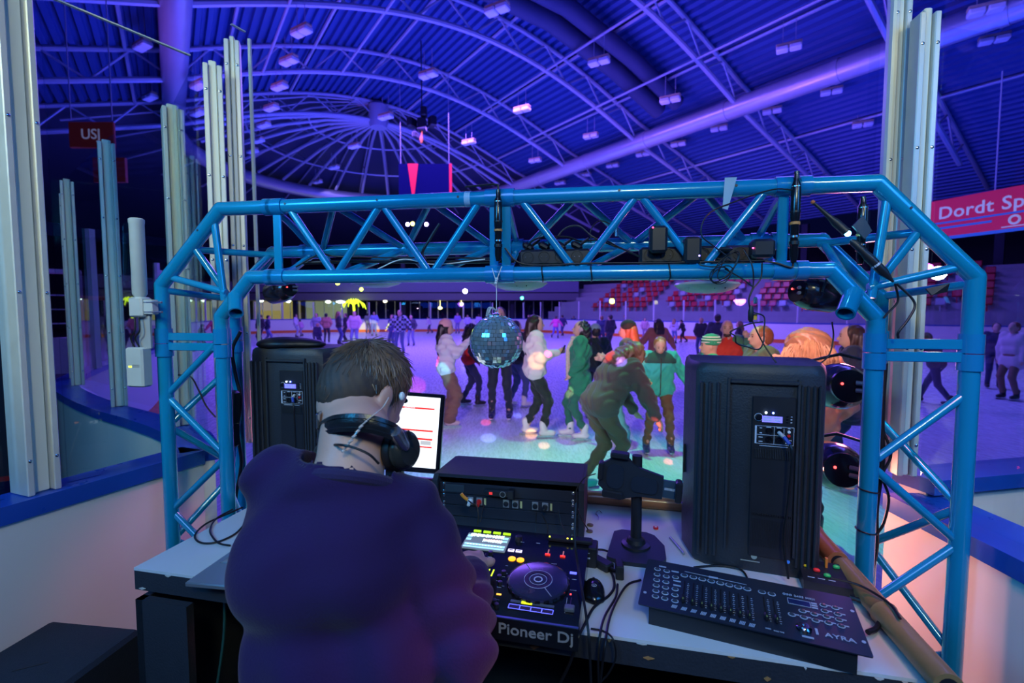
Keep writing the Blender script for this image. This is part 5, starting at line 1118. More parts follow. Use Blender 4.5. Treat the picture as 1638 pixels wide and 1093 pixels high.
b = MB(); vs = [tw(TM, *p) for p in ((.665, -.0275, 2.128), (.70, -.0275, 2.128), (.675, -.03, 2.03), (.66, -.03, 2.035))]; n_ = Vector((0, -.002, 0)); b.add(vs+[v+n_ for v in vs], [(0, 1, 2, 3), (7, 6, 5, 4), (0, 4, 5, 1), (1, 5, 6, 2), (2, 6, 7, 3), (3, 7, 4, 0)]); tag(b.build('tape_strip', mat('tape_clear', (.3, .45, .55), .25), smooth=False), 'pale strip of tape over the upper truss tube', 'tape')
b = MB(); b.M = TM; b.cyl((-.16, 0, ZT), (-.14, 0, ZT), .0262, 20); tag(b.build('tape_band', mat('tape_light', (.3, .5, .7), .3)), 'pale tape band round the upper tube left of the string', 'tape')
# coil of thin cable and the strands drooping onto the speaker
for k2, (dx, dz, rx_, rz_, rot) in enumerate(((0, 0, .055, .022, .9), (.01, .005, .05, .018, 1.0), (-.015, -.025, .03, .026, .3), (-.01, -.022, .035, .02, .6))):
    pts = [(.67+dx+rx_*math.cos(a)*math.cos(rot)-rz_*math.sin(a)*math.sin(rot), -.036-.003*k2, 1.855+dz+rx_*math.cos(a)*math.sin(rot)+rz_*math.sin(a)*math.cos(rot)) for a in np.linspace(0, 2*PI, 16)[:-1]]
    b = MB(); b.tube([tw(TM, *p) for p in pts], .0018, 6, closed=True); tag(b.build('cable_coil', M_rubber), ['largest slanting loop of the thin cable coil under the adapters', 'inner slanting loop of the thin cable coil', 'lowest round loop of the thin cable coil', 'flat loop at the bottom of the thin cable coil'][k2], 'cable')
tc('thin cable from the violet adapter to the coil', [(.60, -.035, 1.872), (.60, -.038, 1.862), (.64, -.04, 1.857), (.67, -.04, 1.87)], .0018)
tc('slanting cable from the coil to the hanging connector', [(.67, -.038, 1.85), (.72, -.038, 1.82), (.756, -.036, 1.792)], .0022)
def pc(label, pts, r=.0022, nm='cable'): return cable(nm, [A(x, y, Y) for x, y, Y in pts], r, label)
pc('cable from the strip down to the connector above the speaker', [(1190, 400, 1.46), (1203, 425, 1.44), (1205, 455, 1.44), (1198, 478, 1.44), (1200, 498, 1.44)])
pc('right strand hanging from the lower truss tube to the connector', [(1219, 420, 1.44), (1217, 445, 1.44), (1205, 462, 1.44), (1199, 475, 1.44)])
t = thing('cable_connector', 'black plug connector dangling above the right speaker', 'plug', A(1201, 505, 1.44)); b = MB(); b.lathe([(.004, -.02), (.008, -.012), (.008, .012), (.004, .03)], 10); b.build('body', M_black, t); b = MB(); b.box((.012, 0, .045), (.010, .008, .02), bev=.002); b.build('metal_shell', M_steel, t)
t = thing('cable_tag', 'small yellow tag on the dangling cables', 'tag', A(1207, 511, 1.45)); b = MB(); b.box((0, 0, .007), (.013, .003, .017)); b.build('tag', mat('tag_yellow', (.8, .55, .05), .5), t)
pc('strand drooping from the connector to the speaker top, long', [(1203, 512, 1.44), (1213, 535, 1.43), (1224, 555, 1.42), (1240, 578, 1.40), (1252, 594, 1.38), (1275, 597, 1.40), (1300, 588, 1.42), (1325, 570, 1.43), (1333, 540, 1.44), (1331, 515, 1.44)])
pc('strand making a square loop beside the connector', [(1205, 500, 1.44), (1222, 507, 1.44), (1222, 530, 1.43), (1221, 548, 1.42), (1213, 559, 1.42), (1195, 555, 1.43), (1178, 549, 1.43), (1176, 538, 1.43), (1168, 532, 1.44), (1178, 526, 1.44), (1200, 518, 1.44), (1220, 515, 1.44)])
# two round lamps under the beam and black par lamps at the corners
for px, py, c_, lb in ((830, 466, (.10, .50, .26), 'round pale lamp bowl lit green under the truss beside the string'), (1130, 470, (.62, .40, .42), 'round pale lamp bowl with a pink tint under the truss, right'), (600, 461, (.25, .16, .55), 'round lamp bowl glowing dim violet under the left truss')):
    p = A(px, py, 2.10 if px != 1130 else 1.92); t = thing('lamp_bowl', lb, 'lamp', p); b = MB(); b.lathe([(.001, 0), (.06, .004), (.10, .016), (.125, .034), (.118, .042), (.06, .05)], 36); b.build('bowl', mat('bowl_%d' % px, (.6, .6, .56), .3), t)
    b = MB(); b.cyl((0, 0, .045), (0, 0, .11), .012, 10); b.box((0, -.07, .075), (.03, .18, .012)); b.build('bracket', M_black, t)
    b = MB(); b.ell((.03, -.10, .018), .003, 6); b.ell((-.01, -.10, .018), .003, 6); b.build('rivet', M_rubber, t)
def par(label, p, sc_, deg, ledc=(1, .05, .05)):
    t = thing('par_light', label, 'stage light', p, R(deg)); b = MB(); d = Vector((0, -1, .15)); b.lathe([(.001, -.14*sc_), (.08*sc_, -.14*sc_), (.085*sc_, -.02*sc_), (.075*sc_, .03*sc_), (.055*sc_, .06*sc_), (.001, .065*sc_)], 24, ax=d); b.build('can', mat('par_black', (.02, .016, .024), .22, coat=.5), t)
    bb = MB(); q = d.normalized(); bb.lathe([(.06*sc_, .05*sc_), (.058*sc_, .064*sc_), (.001, .066*sc_)], 24, ax=d); bk = bb.build('back_plate', M_blackg, t)
    b = MB(); c0 = q*.068*sc_
    for dx, dz in ((.018, .012), (.018, -.014)): b.cyl(c0+Vector((dx*sc_, 0, dz*sc_)), c0+Vector((dx*sc_+.03*sc_, -.02*sc_, dz*sc_)), .008*sc_, 10)
    b.build('plug', mat('plug_grey', (.12, .13, .2), .4), bk)
    b = MB(); b.ell(c0+Vector((-.025*sc_, 0, .008*sc_)), .005*sc_, 8); b.build('led', emis('par_led', ledc, 6), bk)
    b = MB(); b.tube([(-.09*sc_, 0, 0), (-.095*sc_, .02, .09*sc_), (0, .03, .115*sc_), (.095*sc_, .02, .09*sc_), (.09*sc_, 0, 0)], .006*sc_, 8); b.build('yoke', M_black, t); return t
par('upper black stage light clamped behind the right truss leg', A(1347, 618, 1.74), 1.0, -14)
par('lower black stage light behind the right truss leg, next to the speaker', A(1340, 748, 1.76), 1.05, -20)
par('dark red-rimmed stage light under the right truss corner', A(1292, 468, 1.80), .75, -80)
par('black stage light under the left truss corner', A(455, 464, 2.1), .6, 60)
t = thing('sub_bag', 'black coat bag lying on top of the left speaker', 'bag', (-.93, 2.0, TZ+.602)); sdf_mesh([('e', (-.02, 0, .012), (.11, .07, .030)), ('e', (.08, .01, .010), (.07, .05, .022))], .006, 'cloth', M_rubber, t, k=.02, cut=lambda P: -P[..., 2])
for q, lb in ((((395, 580), (380, 555), (392, 540), (382, 620), (378, 690)), 'bundle of cables hanging beside the left speaker'),):
    cable('cable_bundle', [A(x, y, 1.98) for x, y in ((385, 530), (372, 560), (377, 600), (385, 640), (380, 690), (386, 740), (378, 790), (372, 840))], .007, lb)
cable('cable', [A(x, y, 1.9) for x, y in ((285, 600), (305, 603), (318, 625), (330, 650), (345, 668))], .003, 'thin cable from the grey box across the left truss leg')
b = MB(); t = thing('power_box', 'narrow black power box strapped upright inside the left truss leg', 'power box', tw(TM, -1.165, .09, 1.17), TA); b.box((0, 0, .115), (.05, .05, .23), rot=(0, R(3), 0), bev=.008); b.build('body', M_black, t)
b = MB(); b.tube([(.03, 0, .10), (0, -.032, .095), (-.03, 0, .10), (0, .03, .105)], .003, 6, closed=True); b.build('strap', M_rubber, t)
tc('thick black cable bundle running down behind the right inner tube', [(1.16, .03, 1.56), (1.158, .03, 1.40), (1.165, .03, 1.25), (1.155, .03, 1.1), (1.16, .03, .98), (1.15, .03, .90)], .009)
tc('looping cable beside the bundle on the right leg', [(1.16, .03, 1.36), (1.185, .02, 1.28), (1.165, .02, 1.21), (1.185, .02, 1.14), (1.175, .02, 1.06), (1.155, .02, 1.02)], .004)
for z in (1.17, 1.04): 
    b = MB(); b.tube([tw(TM, 1.115+.0275*math.cos(a), .0275*math.sin(a), z-.004*math.cos(a)) for a in np.linspace(0, 2*PI, 20)[:-1]], .0022, 6, closed=True); tag(b.build('cable_tie', M_rubber), ('upper' if z > 1.1 else 'lower')+' black cable tie round the right inner truss tube', 'cable tie')
# aerial and grey wifi box on the left outer leg
g = tw(TM, -1.41, -.055, 0); M_grey = mat('antenna_grey', (.50, .53, .50), .4)
t = thing('outdoor_antenna', 'pale grey tube antenna clamped to the left truss leg', 'antenna', (g.x, g.y, 1.765), TA); b = MB(); b.lathe([(.012, 0), (.024, .02), (.024, .28), (.0255, .284), (.0255, .296), (.02, .30)], 24); b.build('tube', M_grey, t)
b = MB(); b.box((.0, 0, -.03), (.058, .05, .075), bev=.006); b.box((.045, -.0, -.03), (.04, .03, .055), bev=.003); b.build('clamp', M_alu, t)
for z in (-.012, -.048): b = MB(); b.cyl((.03, -.012, z), (.105, -.012, z), .004, 8); b.build('u_bolt', M_steel, t)
t = thing('wifi_box', 'pale grey radio box with a green light below the antenna on the left leg', 'radio', (g.x-.008, g.y-.01, 1.435), TA); b = MB(); b.box((0, 0, .075), (.075, .045, .15), bev=.006); b.build('body', M_grey, t)
b = MB(); b.box((-.015, -.0232, .078), (.012, .001, .005)); b.build('status_light', emis('wifi_green', (.7, 1, .02), 6), t); b = MB()
for k2 in range(3): b.box((.01, -.0232, .085-k2*.004), (.03, .001, .0012))
b.build('print', mat('print_grey', (.2, .2, .22), .5), t)
b = MB(); b.box((.022, .012, .22), (.05, .008, .15)); b.build('mounting_plate', mat('plate_grey', (.35, .36, .36), .5), t)
for k2 in (0, 1): b = MB(); b.tube(cat([(-.01+.02*k2, -.005, .15), (-.02+.02*k2, -.01, .185), (.0+.02*k2, -.01, .215), (-.008+.018*k2, -.002, .29)], 6), .003, 8); b.build('lead', M_rubber, t)
# subwoofer / flight case at the bottom left
t = thing('bass_speaker', 'black box speaker standing on the floor in the bottom left corner', 'speaker', (0, 0, -.03)); q = [G(200, 1000, .67), G(60, 985, .67)]
dx = (q[0]-q[1]); dx.z = 0; a_ = math.atan2(dx.y, dx.x); t.location = (q[1].x+.07, q[1].y-.02, -.03); t.rotation_euler = (0, 0, a_+R(1)); L = dx.length
b = MB(); b.box((L/2, -.25, .35), (L, .50, .70), bev=.012); b.build('enclosure', mat('carpet_black', (.010, .016, .030), .8, bump=.5, scale=60), t)
b = MB(); b.box((L*.5, -.2, .7005), (.08, .004, .001), rz=.6); b.build('seam', M_rubber, t)
# charger cable on the left table end, tangle at the front of the mixer
cable('cable', [G(x, y, TZ+.004) for x, y in ((388, 812), (365, 822), (330, 838), (312, 856), (320, 868), (345, 868), (375, 855), (392, 838))], .0032, 'black cable looping on the white table end at the left')
cable('cable', [G(x, y, TZ+.005) for x, y in ((372, 815), (346, 830), (336, 848), (342, 862), (352, 870), (368, 873))], .003, 'second cable with a plug on the white table end, behind the laptop')
for i, (pts, lb, r3) in enumerate((([(953, 758), (935, 765), (922, 785), (921, 805), (930, 830), (941, 848)], 'thin grey wire arching from the tablet holder to the table', .0018),
      ([(921, 805), (919, 860), (924, 900), (932, 950), (941, 1010), (944, 1060), (946, 1110)], 'long thin cable running down in front of the controller edge', .003),
      ([(952, 900), (975, 912), (983, 935), (975, 952), (950, 972), (935, 1000), (925, 1020), (912, 1060), (895, 1095)], 'cable curving from the adapter over the table edge', .0035),
      ([(988, 935), (985, 955), (968, 985), (960, 1015), (957, 1060), (958, 1100)], 'cable dropping from the stick hub over the table edge', .003),
      ([(1025, 928), (1005, 935), (990, 955), (975, 990), (968, 1030), (962, 1075), (960, 1100)], 'outer cable dropping over the table edge from the lighting desk', .003),
      ([(945, 1006), (965, 1010), (980, 1022), (985, 1050), (975, 1075), (960, 1092)], 'small loop of cable below the table front edge', .0022),
      ([(945, 880), (965, 880), (985, 888), (1000, 900)], 'short cable between the hub and the holder base', .003),
      ([(1110, 908), (1150, 905), (1185, 912), (1198, 930)], 'cable crossing behind the lighting desk to the speaker', .003))):
    P = []
    for x, y in pts:
        p = G(x, y, TZ+.006); loc = BM.inverted() @ p
        if loc.y < -.012: p = tw(BM, *((lambda L_: (L_.x, L_.y))(BM.inverted() @ A(x, y, 1.0)))); p = A(x, y, (1.12-.22*((x-819)/FPX)*1.05)/(1+.0)-.035)
        elif y < 850 and i < 1: p = A(x, y, 1.45)
        P.append(p)
    if i == 1: P = [A(x, y, Y) for (x, y), Y in zip(pts, (1.30, 1.25, 1.2, 1.1, 1.02, 1.01, 1.0))]
    cable('cable', P, r3, lb)
cable('cable', [G(x, y, TZ+.02) for x, y in ((1360, 955), (1385, 965), (1408, 985), (1402, 1005), (1388, 1012))], .006, 'thick black cable looping round the right end of the lighting desk')
cable('cable', [G(x, y, TZ+.062) for x, y in ((1330, 925), (1370, 935), (1400, 950), (1425, 968), (1440, 990))], .003, 'thin cable lying over the olive bamboo pole')
# things in the shadow under the table top
b = MB(); b.M = BM; b.tube(cat([(-.94, .12, .84), (-.95, .12, .70), (-.99, .12, .5), (-1.02, .12, .37)], 5), .004, 6); tag(b.build('cable', mat('cable_teal', (.02, .12, .14), .5)), 'dull green cable hanging inside the table, left', 'cable')
b = MB(); b.M = BM; b.box((-.78, .42, .60), (.16, .2, .47), bev=.02); tag(b.build('storage_crate', mat('crate_dark', (.05, .045, .03), .7)), 'dark crate standing on the shelf inside the table', 'crate')
# ================================================================== PEOPLE
def skinm(k): return mat('skin_%s' % k, {'fair': (.62, .36, .27), 'mid': (.48, .26, .18), 'dark': (.16, .07, .045)}[k], .5, var=.04)
M_blade = mat('skate_blade', (.6, .62, .66), .2, 1)
def cloth(k, c, r=.8): return mat('cloth_'+k, c, r, var=.12, bump=.25, scale=10, sheen=.15)
def ik(H, A_, l1, l2, fwd):
    H, A_, fwd = Vector(H), Vector(A_), Vector(fwd); d = A_-H; L = min(d.length, (l1+l2)*.995); dn = d.normalized()
    a = (l1*l1-l2*l2+L*L)/(2*L); hgt = math.sqrt(max(l1*l1-a*a, 1e-6)); f = (fwd-dn*fwd.dot(dn)).normalized()
    return H+dn*a+f*hgt, H+dn*L
def person(label, pos, h, face, skin='fair', top=('white', (.7, .65, .7)), bot=('black', (.02, .02, .025)), boots=('white', (.75, .73, .7)), hair=('short', (.03, .02, .015)),
           hat=None, lean=0, arms=None, feet=((.11, .02), (-.11, -.02)), headrot=(0, 0), hem=.0, bulk=1.0, wide=0, vox=.012, gloves=None, extra=None, detail=True, group=None, sleeves=None, face_bits=True, phone=False):
    s = h/1.72; t = thing('person', label, 'person', pos, R(face), group); t.scale = (s, s, s)
    V3 = Vector; hip = V3((0, -.02-.12*math.sin(R(lean)), .93-.08*abs(math.sin(R(lean))))); q = Matrix.Rotation(R(-lean), 3, 'X')
    def up(x, y, z): return hip+q @ V3((x, y, z-.95))
    sh = [up(s_*.165, 0, 1.40) for s_ in (1, -1)]; chest = up(0, .0, 1.27); waist = up(0, 0, 1.06); neck0 = up(0, -.005, 1.44)
    hq = q @ Matrix.Rotation(R(headrot[1]), 3, 'Z') @ Matrix.Rotation(R(headrot[0]), 3, 'X'); npv = up(0, 0, 1.475)
    def hd(x, y, z): return npv+hq @ V3((x, y, z))
    arms = arms or (((.06, .02, -.27), (.05, .06, -.52)), ((-.06, .02, -.27), (-.05, .06, -.52)))
    el = [sh[i]+V3(arms[i][0]) for i in (0, 1)]; ha = [sh[i]+V3(arms[i][1]) for i in (0, 1)]
    hips = [hip+V3((s_*.088, 0, -.03)) for s_ in (1, -1)]; kn = []; an = []
    for i in (0, 1):
        f = V3((feet[i][0], feet[i][1], .115+(feet[i][2] if len(feet[i]) > 2 else 0))); k_, a_ = ik(hips[i], f, .415, .415, (0, 1, .1)); kn.append(k_); an.append(f)
    HQ = np.array(hq)
    body = [('e', hd(0, .02, .115), (.074, .094, .102), HQ), ('e', hd(0, .045, .055), (.056, .062, .068), HQ), ('c', hd(0, -.01, .03), neck0, .052, .058), ('c', hd(0, .112, .098), hd(0, .128, .075), .009, .014, {'k': .012}), ('e', hd(0, .10, .035), (.028, .018, .016), HQ, {'k': .012}),
            ('e', hd(.076, .005, .085), (.010, .018, .03), HQ, {'k': .008}), ('e', hd(-.076, .005, .085), (.010, .018, .03), HQ, {'k': .008}), ('e', hd(0, .108, .046), (.022, .012, .006), HQ, {'k': .006}), ('e', hd(0, .108, .036), (.02, .012, .006), HQ, {'k': .006})]
    body += [('c', neck0, chest, .06, .10), ('c', chest, hip, .11, .11)]
    for i in (0, 1):
        body += [('c', chest, sh[i], .07, .05), ('c', sh[i], el[i], .045, .036), ('c', el[i], ha[i], .036, .026), ('c', hips[i], kn[i], .075, .052), ('c', kn[i], an[i], .048, .036)]
        d = (ha[i]-el[i]).normalized(); sd = d.cross(V3((0, 1, 0))); sd = sd.normalized() if sd.length > .1 else V3((1, 0, 0)); sd = sd*(1 if i == 0 else -1); nn2 = d.cross(sd)
        body.append(('c', ha[i], ha[i]+d*.07, .028, .03, {'k': .01}))
        if detail:
            for k2, (o_, L_) in enumerate(((-.026, .062), (-.009, .075), (.009, .07), (.025, .055))):
                b0 = ha[i]+d*.075+sd*o_; m1 = b0+d*L_*.5+nn2*.006; body += [('c', b0, m1, .0105, .0095, {'k': .006}), ('c', m1, m1+d*L_*.42+nn2*.018, .0095, .0085, {'k': .006})]
            body.append(('c', ha[i]+d*.03-sd*.022, ha[i]+d*.075-sd*.05+nn2*.01, .012, .010, {'k': .01}))
    nm = dict(hair=hair[0])
    sdf_mesh(body, vox, 'body', skinm(skin) if not (gloves == 'all') else skinm(skin), t, k=.025)
    # clothing
    w_ = .028*bulk; c2 = [('c', up(0, -.01, 1.425), up(0, 0, 1.30), .075, .12), ('c', up(-.09, 0, 1.27), up(.09, 0, 1.27), .115+w_, .115+w_), ('c', up(-.075, .01, 1.10), up(.075, .01, 1.10), .10+w_, .10+w_), ('c', up(-.085, 0, .98-hem*.4), up(.085, 0, .98-hem*.4), .105+w_*1.1, .105+w_*1.1)]
    if hem > .05: c2.append(('c', hip+V3((-.09, 0, -.02-hem*.6)), hip+V3((.09, 0, -.02-hem*.6)), .115+w_, .115+w_))
    slv = []
    for i in (0, 1):
        arr = slv if sleeves else c2
        arr += [('c', chest+(sh[i]-chest)*.5, sh[i], .075+w_*.6, .062+w_*.7), ('c', sh[i], el[i], .060+w_*.8, .050+w_*.7), ('c', el[i], el[i]+(ha[i]-el[i])*.93, .050+w_*.7, .036+w_*.35)]
    zc = hip.z-.10-hem
    fold = (lambda P: (.006*np.sin(P[..., 2]*46+6*np.sin(P[..., 0]*14)+P[..., 1]*9)+.004*np.sin(P[..., 0]*60+P[..., 2]*25))*min(1.3, bulk)) if detail else None
    cutf = None if lean > 25 else (lambda P: np.where(np.abs(P[..., 0]) < .24, zc-P[..., 2], -1.).astype('f'))
    sdf_mesh(c2, vox, 'jacket', cloth(*top), t, k=.035, warp=fold, cut=cutf)
    if sleeves: sdf_mesh(slv, vox, 'sleeves', cloth(*sleeves), t, k=.03, warp=fold)
    tr = [('c', hip+V3((-.06, 0, .02)), hip+V3((.06, 0, .02)), .118, .118)]
    for i in (0, 1): tr += [('c', hips[i], kn[i], .092+wide*.02, .066+wide*.035), ('c', kn[i], an[i]+V3((0, 0, -.01+.05)), .064+wide*.035, .050+wide*.055)]
    sdf_mesh(tr, vox, 'trousers', cloth(*bot), t, k=.02, warp=fold)
    for i in (0, 1):
        a_ = an[i]; fz = a_.z-.115
        bt = [('c', a_+V3((0, -.01, .09)), a_+V3((0, 0, -.02)), .054, .050), ('c', a_+V3((0, -.02, -.035)), a_+V3((0, .12, -.05)), .045, .036), ('e', a_+V3((0, .05, -.035)), (.045, .12, .035))]
        o = sdf_mesh(bt, vox*.8 if detail else vox, 'skate_boot', cloth(boots[0], boots[1], .4), t, k=.02, cut=lambda P, fz=fz: (fz+.040-P[..., 2]).astype('f'))
        b = MB(); b.box((a_.x, a_.y+.045, fz+.017), (.006, .29, .034)); b.box((a_.x, a_.y-.03, fz+.036), (.06, .05, .016)); b.box((a_.x, a_.y+.10, fz+.036), (.06, .08, .012)); b.build('skate_blade', M_blade, o)
    if gloves and gloves != 'all':
        for i in (0, 1):
            d = (ha[i]-el[i]).normalized(); sdf_mesh([('c', ha[i]-d*.02, ha[i]+d*.07, .036, .038), ('c', ha[i]+d*.07, ha[i]+d*.13, .034, .024), ('c', ha[i]+d*.03, ha[i]+d*.08+V3((0, .04, 0)), .016, .013)], vox, 'glove', cloth(*gloves), t, k=.012)
    # hair
    hs, hc = hair; mh = mat('hair_%02x%02x' % (int(hc[0]*255), int(hc[1]*255)), hc, .45, var=.35, scale=60)
    if hs != 'bald':
        hp_ = [('e', hd(0, -.008, .135), (.084, .098, .092), HQ), ('e', hd(0, -.04, .10), (.080, .075, .09), HQ)]
        if lean > 25:
            for sx_ in (-1, 0, 1): a0_ = hd(sx_*.05, -.05, .12); a1_ = a0_+V3((sx_*.05, .03, -.18)); hp_ += [('c', a0_, a1_, .068, .066), ('c', a1_, a1_+V3((sx_*.04, .03, -.24)), .064, .030), ('c', a0_, hd(sx_*.06, -.09, -.10), .07, .055)]
        elif hs in ('long', 'curly', 'huge'):
            g_ = {'long': (.062, .42), 'curly': (.075, .40), 'huge': (.105, .42)}[hs]
            for sx_ in (-1, 0, 1): hp_ += [('c', hd(sx_*.05, -.055, .10), hd(sx_*.06, -.085, -.05), g_[0], g_[0]), ('c', hd(sx_*.06, -.085, -.05), hd(sx_*.07, -.10, .12-g_[1]), g_[0], g_[0]*.6)]
            for sx_ in (-1, 1): hp_.append(('c', hd(sx_*.075, .0, .12), hd(sx_*.085, .02, -.12), .026, .018))
        wr = (lambda P: .010*np.sin(P[..., 2]*70+P[..., 0]*40+3*np.sin(P[..., 1]*50))) if hs in ('curly', 'huge') else (lambda P: .004*np.sin(P[..., 0]*130+P[..., 1]*70+6*np.sin(P[..., 2]*9)))
        hqi = np.array(hq.transposed()); np0 = np.array(npv)
        def facecut(P):
            L_ = (P-np0)@hqi.T.astype('f'); y, z = L_[..., 1], L_[..., 2]; xx = np.abs(L_[..., 0])
            return np.minimum(np.minimum(y-.045+.5*np.clip(z-.13, -.2, .04)*-1*0, .155-z+.0*xx), .085-xx*0+.0*z).astype('f') if hs == 'x' else np.minimum(y-.055, .138-z).astype('f')
        sdf_mesh(hp_, min(vox, .012), 'hair', mh, t, k=.02, warp=wr, cut=facecut)
        if hs == 'huge':
            b = MB(); rs3 = random.Random(3)
            for k2 in range(520):
                a = rs3.uniform(0, 2*PI); rr_ = rs3.uniform(.02, .085); c0 = hd(rr_*math.cos(a), -.02+rr_*math.sin(a)*1.05, .225-rr_*rr_*9)
                a1 = a+rs3.gauss(0, .12); w3 = rs3.uniform(.13, .185); pts = [c0, hd(w3*.8*math.cos(a1), -.05+w3*.8*math.sin(a1), .10)]
                ph = rs3.uniform(0, 6)
                for z3 in (.0, -.10, -.20, -.30): pts.append(hd(w3*math.cos(a1)+.012*math.sin(ph+z3*30), -.07+w3*.75*math.sin(a1)+.01*math.cos(ph+z3*28), z3))
                if math.sin(a1) > .45 and w3 > .1: continue
                b.tube(cat(pts, 3), [.0035]*(3*5)+[.0015], 4, caps=False)
            b.build('hair_strands', mat('hair_strand', (.42, .24, .14), .5, var=.5, scale=30), t)
    if hat:
        nmh, hc2 = hat[0], hat[1]
        sdf_mesh([('e', hd(0, .0, .165), (.092, .106, .088), HQ), ('c', hd(-.03, -.0, .12), hd(.03, -.0, .12), .078, .078)], min(vox, .012), 'beanie', cloth('hat_'+nmh, hc2), t, k=.02, warp=lambda P: .0025*np.sin(np.arctan2(P[..., 1]-float(npv.y), P[..., 0]-float(npv.x))*40), cut=lambda P: ((.118-((P-np.array(npv))@np.array(hq)[:, 2].astype('f')))).astype('f'))
        if len(hat) > 2:
            for zz in (.150, .182, .212):
                n = 24; r1 = .104*math.sqrt(max(.05, 1-((zz-.165)/.095)**2)); b = MB(); b.tube([hd(r1*.9*math.cos(2*PI*k/n), r1*1.03*math.sin(2*PI*k/n), zz) for k in range(n)], .0075, 6, closed=True); b.build('hat_stripe', cloth('stripe', hat[2]), t)
    if face_bits and detail:
        for sx_ in (-1, 1):
            b = MB(); b.ell(hd(sx_*.031, .103, .108), (.012, .007, .006), 10, q=hq); b.build('eye', mat('eye_dark', (.03, .02, .02), .2), t)
            b = MB(); b.tube([hd(sx_*.018, .108, .126), hd(sx_*.032, .109, .131), hd(sx_*.046, .098, .127)], .0035, 6); b.build('eyebrow', mh if hs != 'bald' else M_rubber, t)
        b = MB(); b.ell(hd(0, .118, .042), (.019, .005, .005), 10, q=hq); b.build('lips', mat('lips', (.45, .12, .10), .45), t)
    if extra: extra(t, up, hd, hip, ha, el, sh, q)
    if phone:
        o = thing('phone', 'dark phone held by the '+phone, 'phone', t.location+Matrix.Rotation(R(face), 3, 'Z') @ ((ha[0]+V3((-.01, .07, .0)))*s), R(face)); b = MB(); b.box((0, 0, .03), (.07, .01, .14), rot=(-.5, 0, 0), bev=.003); b.build('body', M_blackg, o)
    return t
def foot(px, py): return G(px, py, 0)
def hgt(px, top, Y): return max(.9, A(px, top, Y).z)
REL = None
def at_Y(px, Y): v = A(px, 498, Y); return Vector((v.x, Y, 0))
talk = (((.10, .10, -.22), (.03, .32, -.10)), ((-.05, .02, -.27), (-.04, .08, -.52)))
bothfwd = (((.05, .06, -.26), (-.06, .30, -.20)), ((-.05, .06, -.26), (.06, .30, -.22)))
pock = (((.10, -.02, -.26), (.02, .10, -.44)), ((-.10, -.02, -.26), (-.02, .10, -.44)))
wide_ = (((.18, .02, -.22), (.30, .06, -.40)), ((-.18, .02, -.22), (-.30, .06, -.40)))
def pf(label, px, py, top_y, face, **k):
    p = foot(px, py); return person(label, p, hgt(px, top_y, p.y)-(.02 if k.get('hat') else 0), face, **k)
def scarf(t, up, hd, hip, ha, el, sh, q):
    m = mat('scarf_cream', (.62, .52, .40), .8, var=.6, scale=55)
    n = 14; b = MB(); b.tube([up(.085*math.cos(2*PI*k/n), .02+.095*math.sin(2*PI*k/n), 1.45) for k in range(n)], .032, 10, closed=True)
    for sx_, z1 in ((.07, .98), (-.06, .90)): b.tube(cat([up(sx_, .10, 1.43), up(sx_, .165, 1.30), up(sx_, .17, 1.15), up(sx_*1.1, .165, z1)], 5), [.030]*0 or .034, 8)
    b.build('scarf', m, t)
    b = MB(); b.ell(hd(.088, .0, .095), (.022, .045, .05), 12, q=None); b.ell(hd(-.088, .0, .095), (.022, .045, .05), 12); b.tube([hd(.09*math.cos(a), 0, .10+.13*math.sin(a)) for a in np.linspace(0, PI, 12)], .007, 6); b.build('earmuffs', mat('earmuff', (.45, .33, .36), .9), t)
def beard(t, up, hd, hip, ha, el, sh, q):
    b = MB(); b.ell(hd(0, .072, .018), (.050, .048, .032), 14); b.build('beard', mat('beard', (.06, .035, .025), .8), t)
def zipper(t, up, hd, hip, ha, el, sh, q):
    b = MB(); b.tube([up(0, .158, 1.40), up(0, .163, 1.2), up(0, .16, 1.0), up(0, .15, .88)], .006, 6); b.build('zip', mat('zip_dark', (.05, .04, .03), .5), t)
    sdf_mesh([('c', up(-.10, .0, 1.33), up(.10, .0, 1.33), .152, .152), ('c', up(0, 0, 1.44), up(0, 0, 1.40), .085, .10)], .012, 'dark_yoke', cloth('yoke', (.012, .06, .05)), t, k=.02, cut=lambda P: (1.30-P[..., 2]).astype('f'))
white_b = ('white', (.75, .73, .70)); black_b = ('blackboot', (.02, .02, .025)); blk = ('black', (.018, .018, .022)); jeans = ('jeans', (.06, .10, .22)); navy = ('navy', (.02, .03, .09))
pf('woman in a pink beanie, white jumper and wide brown trousers, left of the mirror ball', 716, 682, 506, -78, top=('cream', (.70, .64, .68)), bot=('brown', (.22, .11, .075)), boots=('pinkwhite', (.7, .55, .52)), hair=('long', (.015, .01, .012)), hat=('pink', (.75, .38, .40)), arms=(((.08, .14, -.20), (.02, .34, -.02)), ((-.05, .0, -.28), (-.04, .06, -.52))), wide=.9, bulk=1.3, gloves=('glove_white', (.75, .72, .75)), hem=.04)
pf('person in a red vest over dark sleeves, behind the pink beanie', 752, 649, 513, -75, skin='dark', top=('redvest', (.70, .02, .015)), sleeves=('darksl', (.02, .02, .03)), bot=navy, boots=black_b, hair=('curly', (.01, .008, .008)), arms=pock, feet=((.12, .14), (-.10, -.12)), lean=6)
pf('man dressed in black standing right behind the mirror ball', 800, 671, 487, 176, top=blk, bot=('darkjean', (.015, .025, .045)), boots=('bluebl', (.01, .015, .10)), hair=('short', (.012, .008, .008)), arms=pock, feet=((.12, .02), (-.14, .0)))
pf('dark-haired person in jeans and white skates, half hidden by the mirror ball', 826, 652, 509, -60, top=('darktop', (.02, .025, .03)), bot=jeans, boots=white_b, hair=('long', (.02, .01, .012)), arms=pock, feet=((.10, .12), (-.10, -.08)))
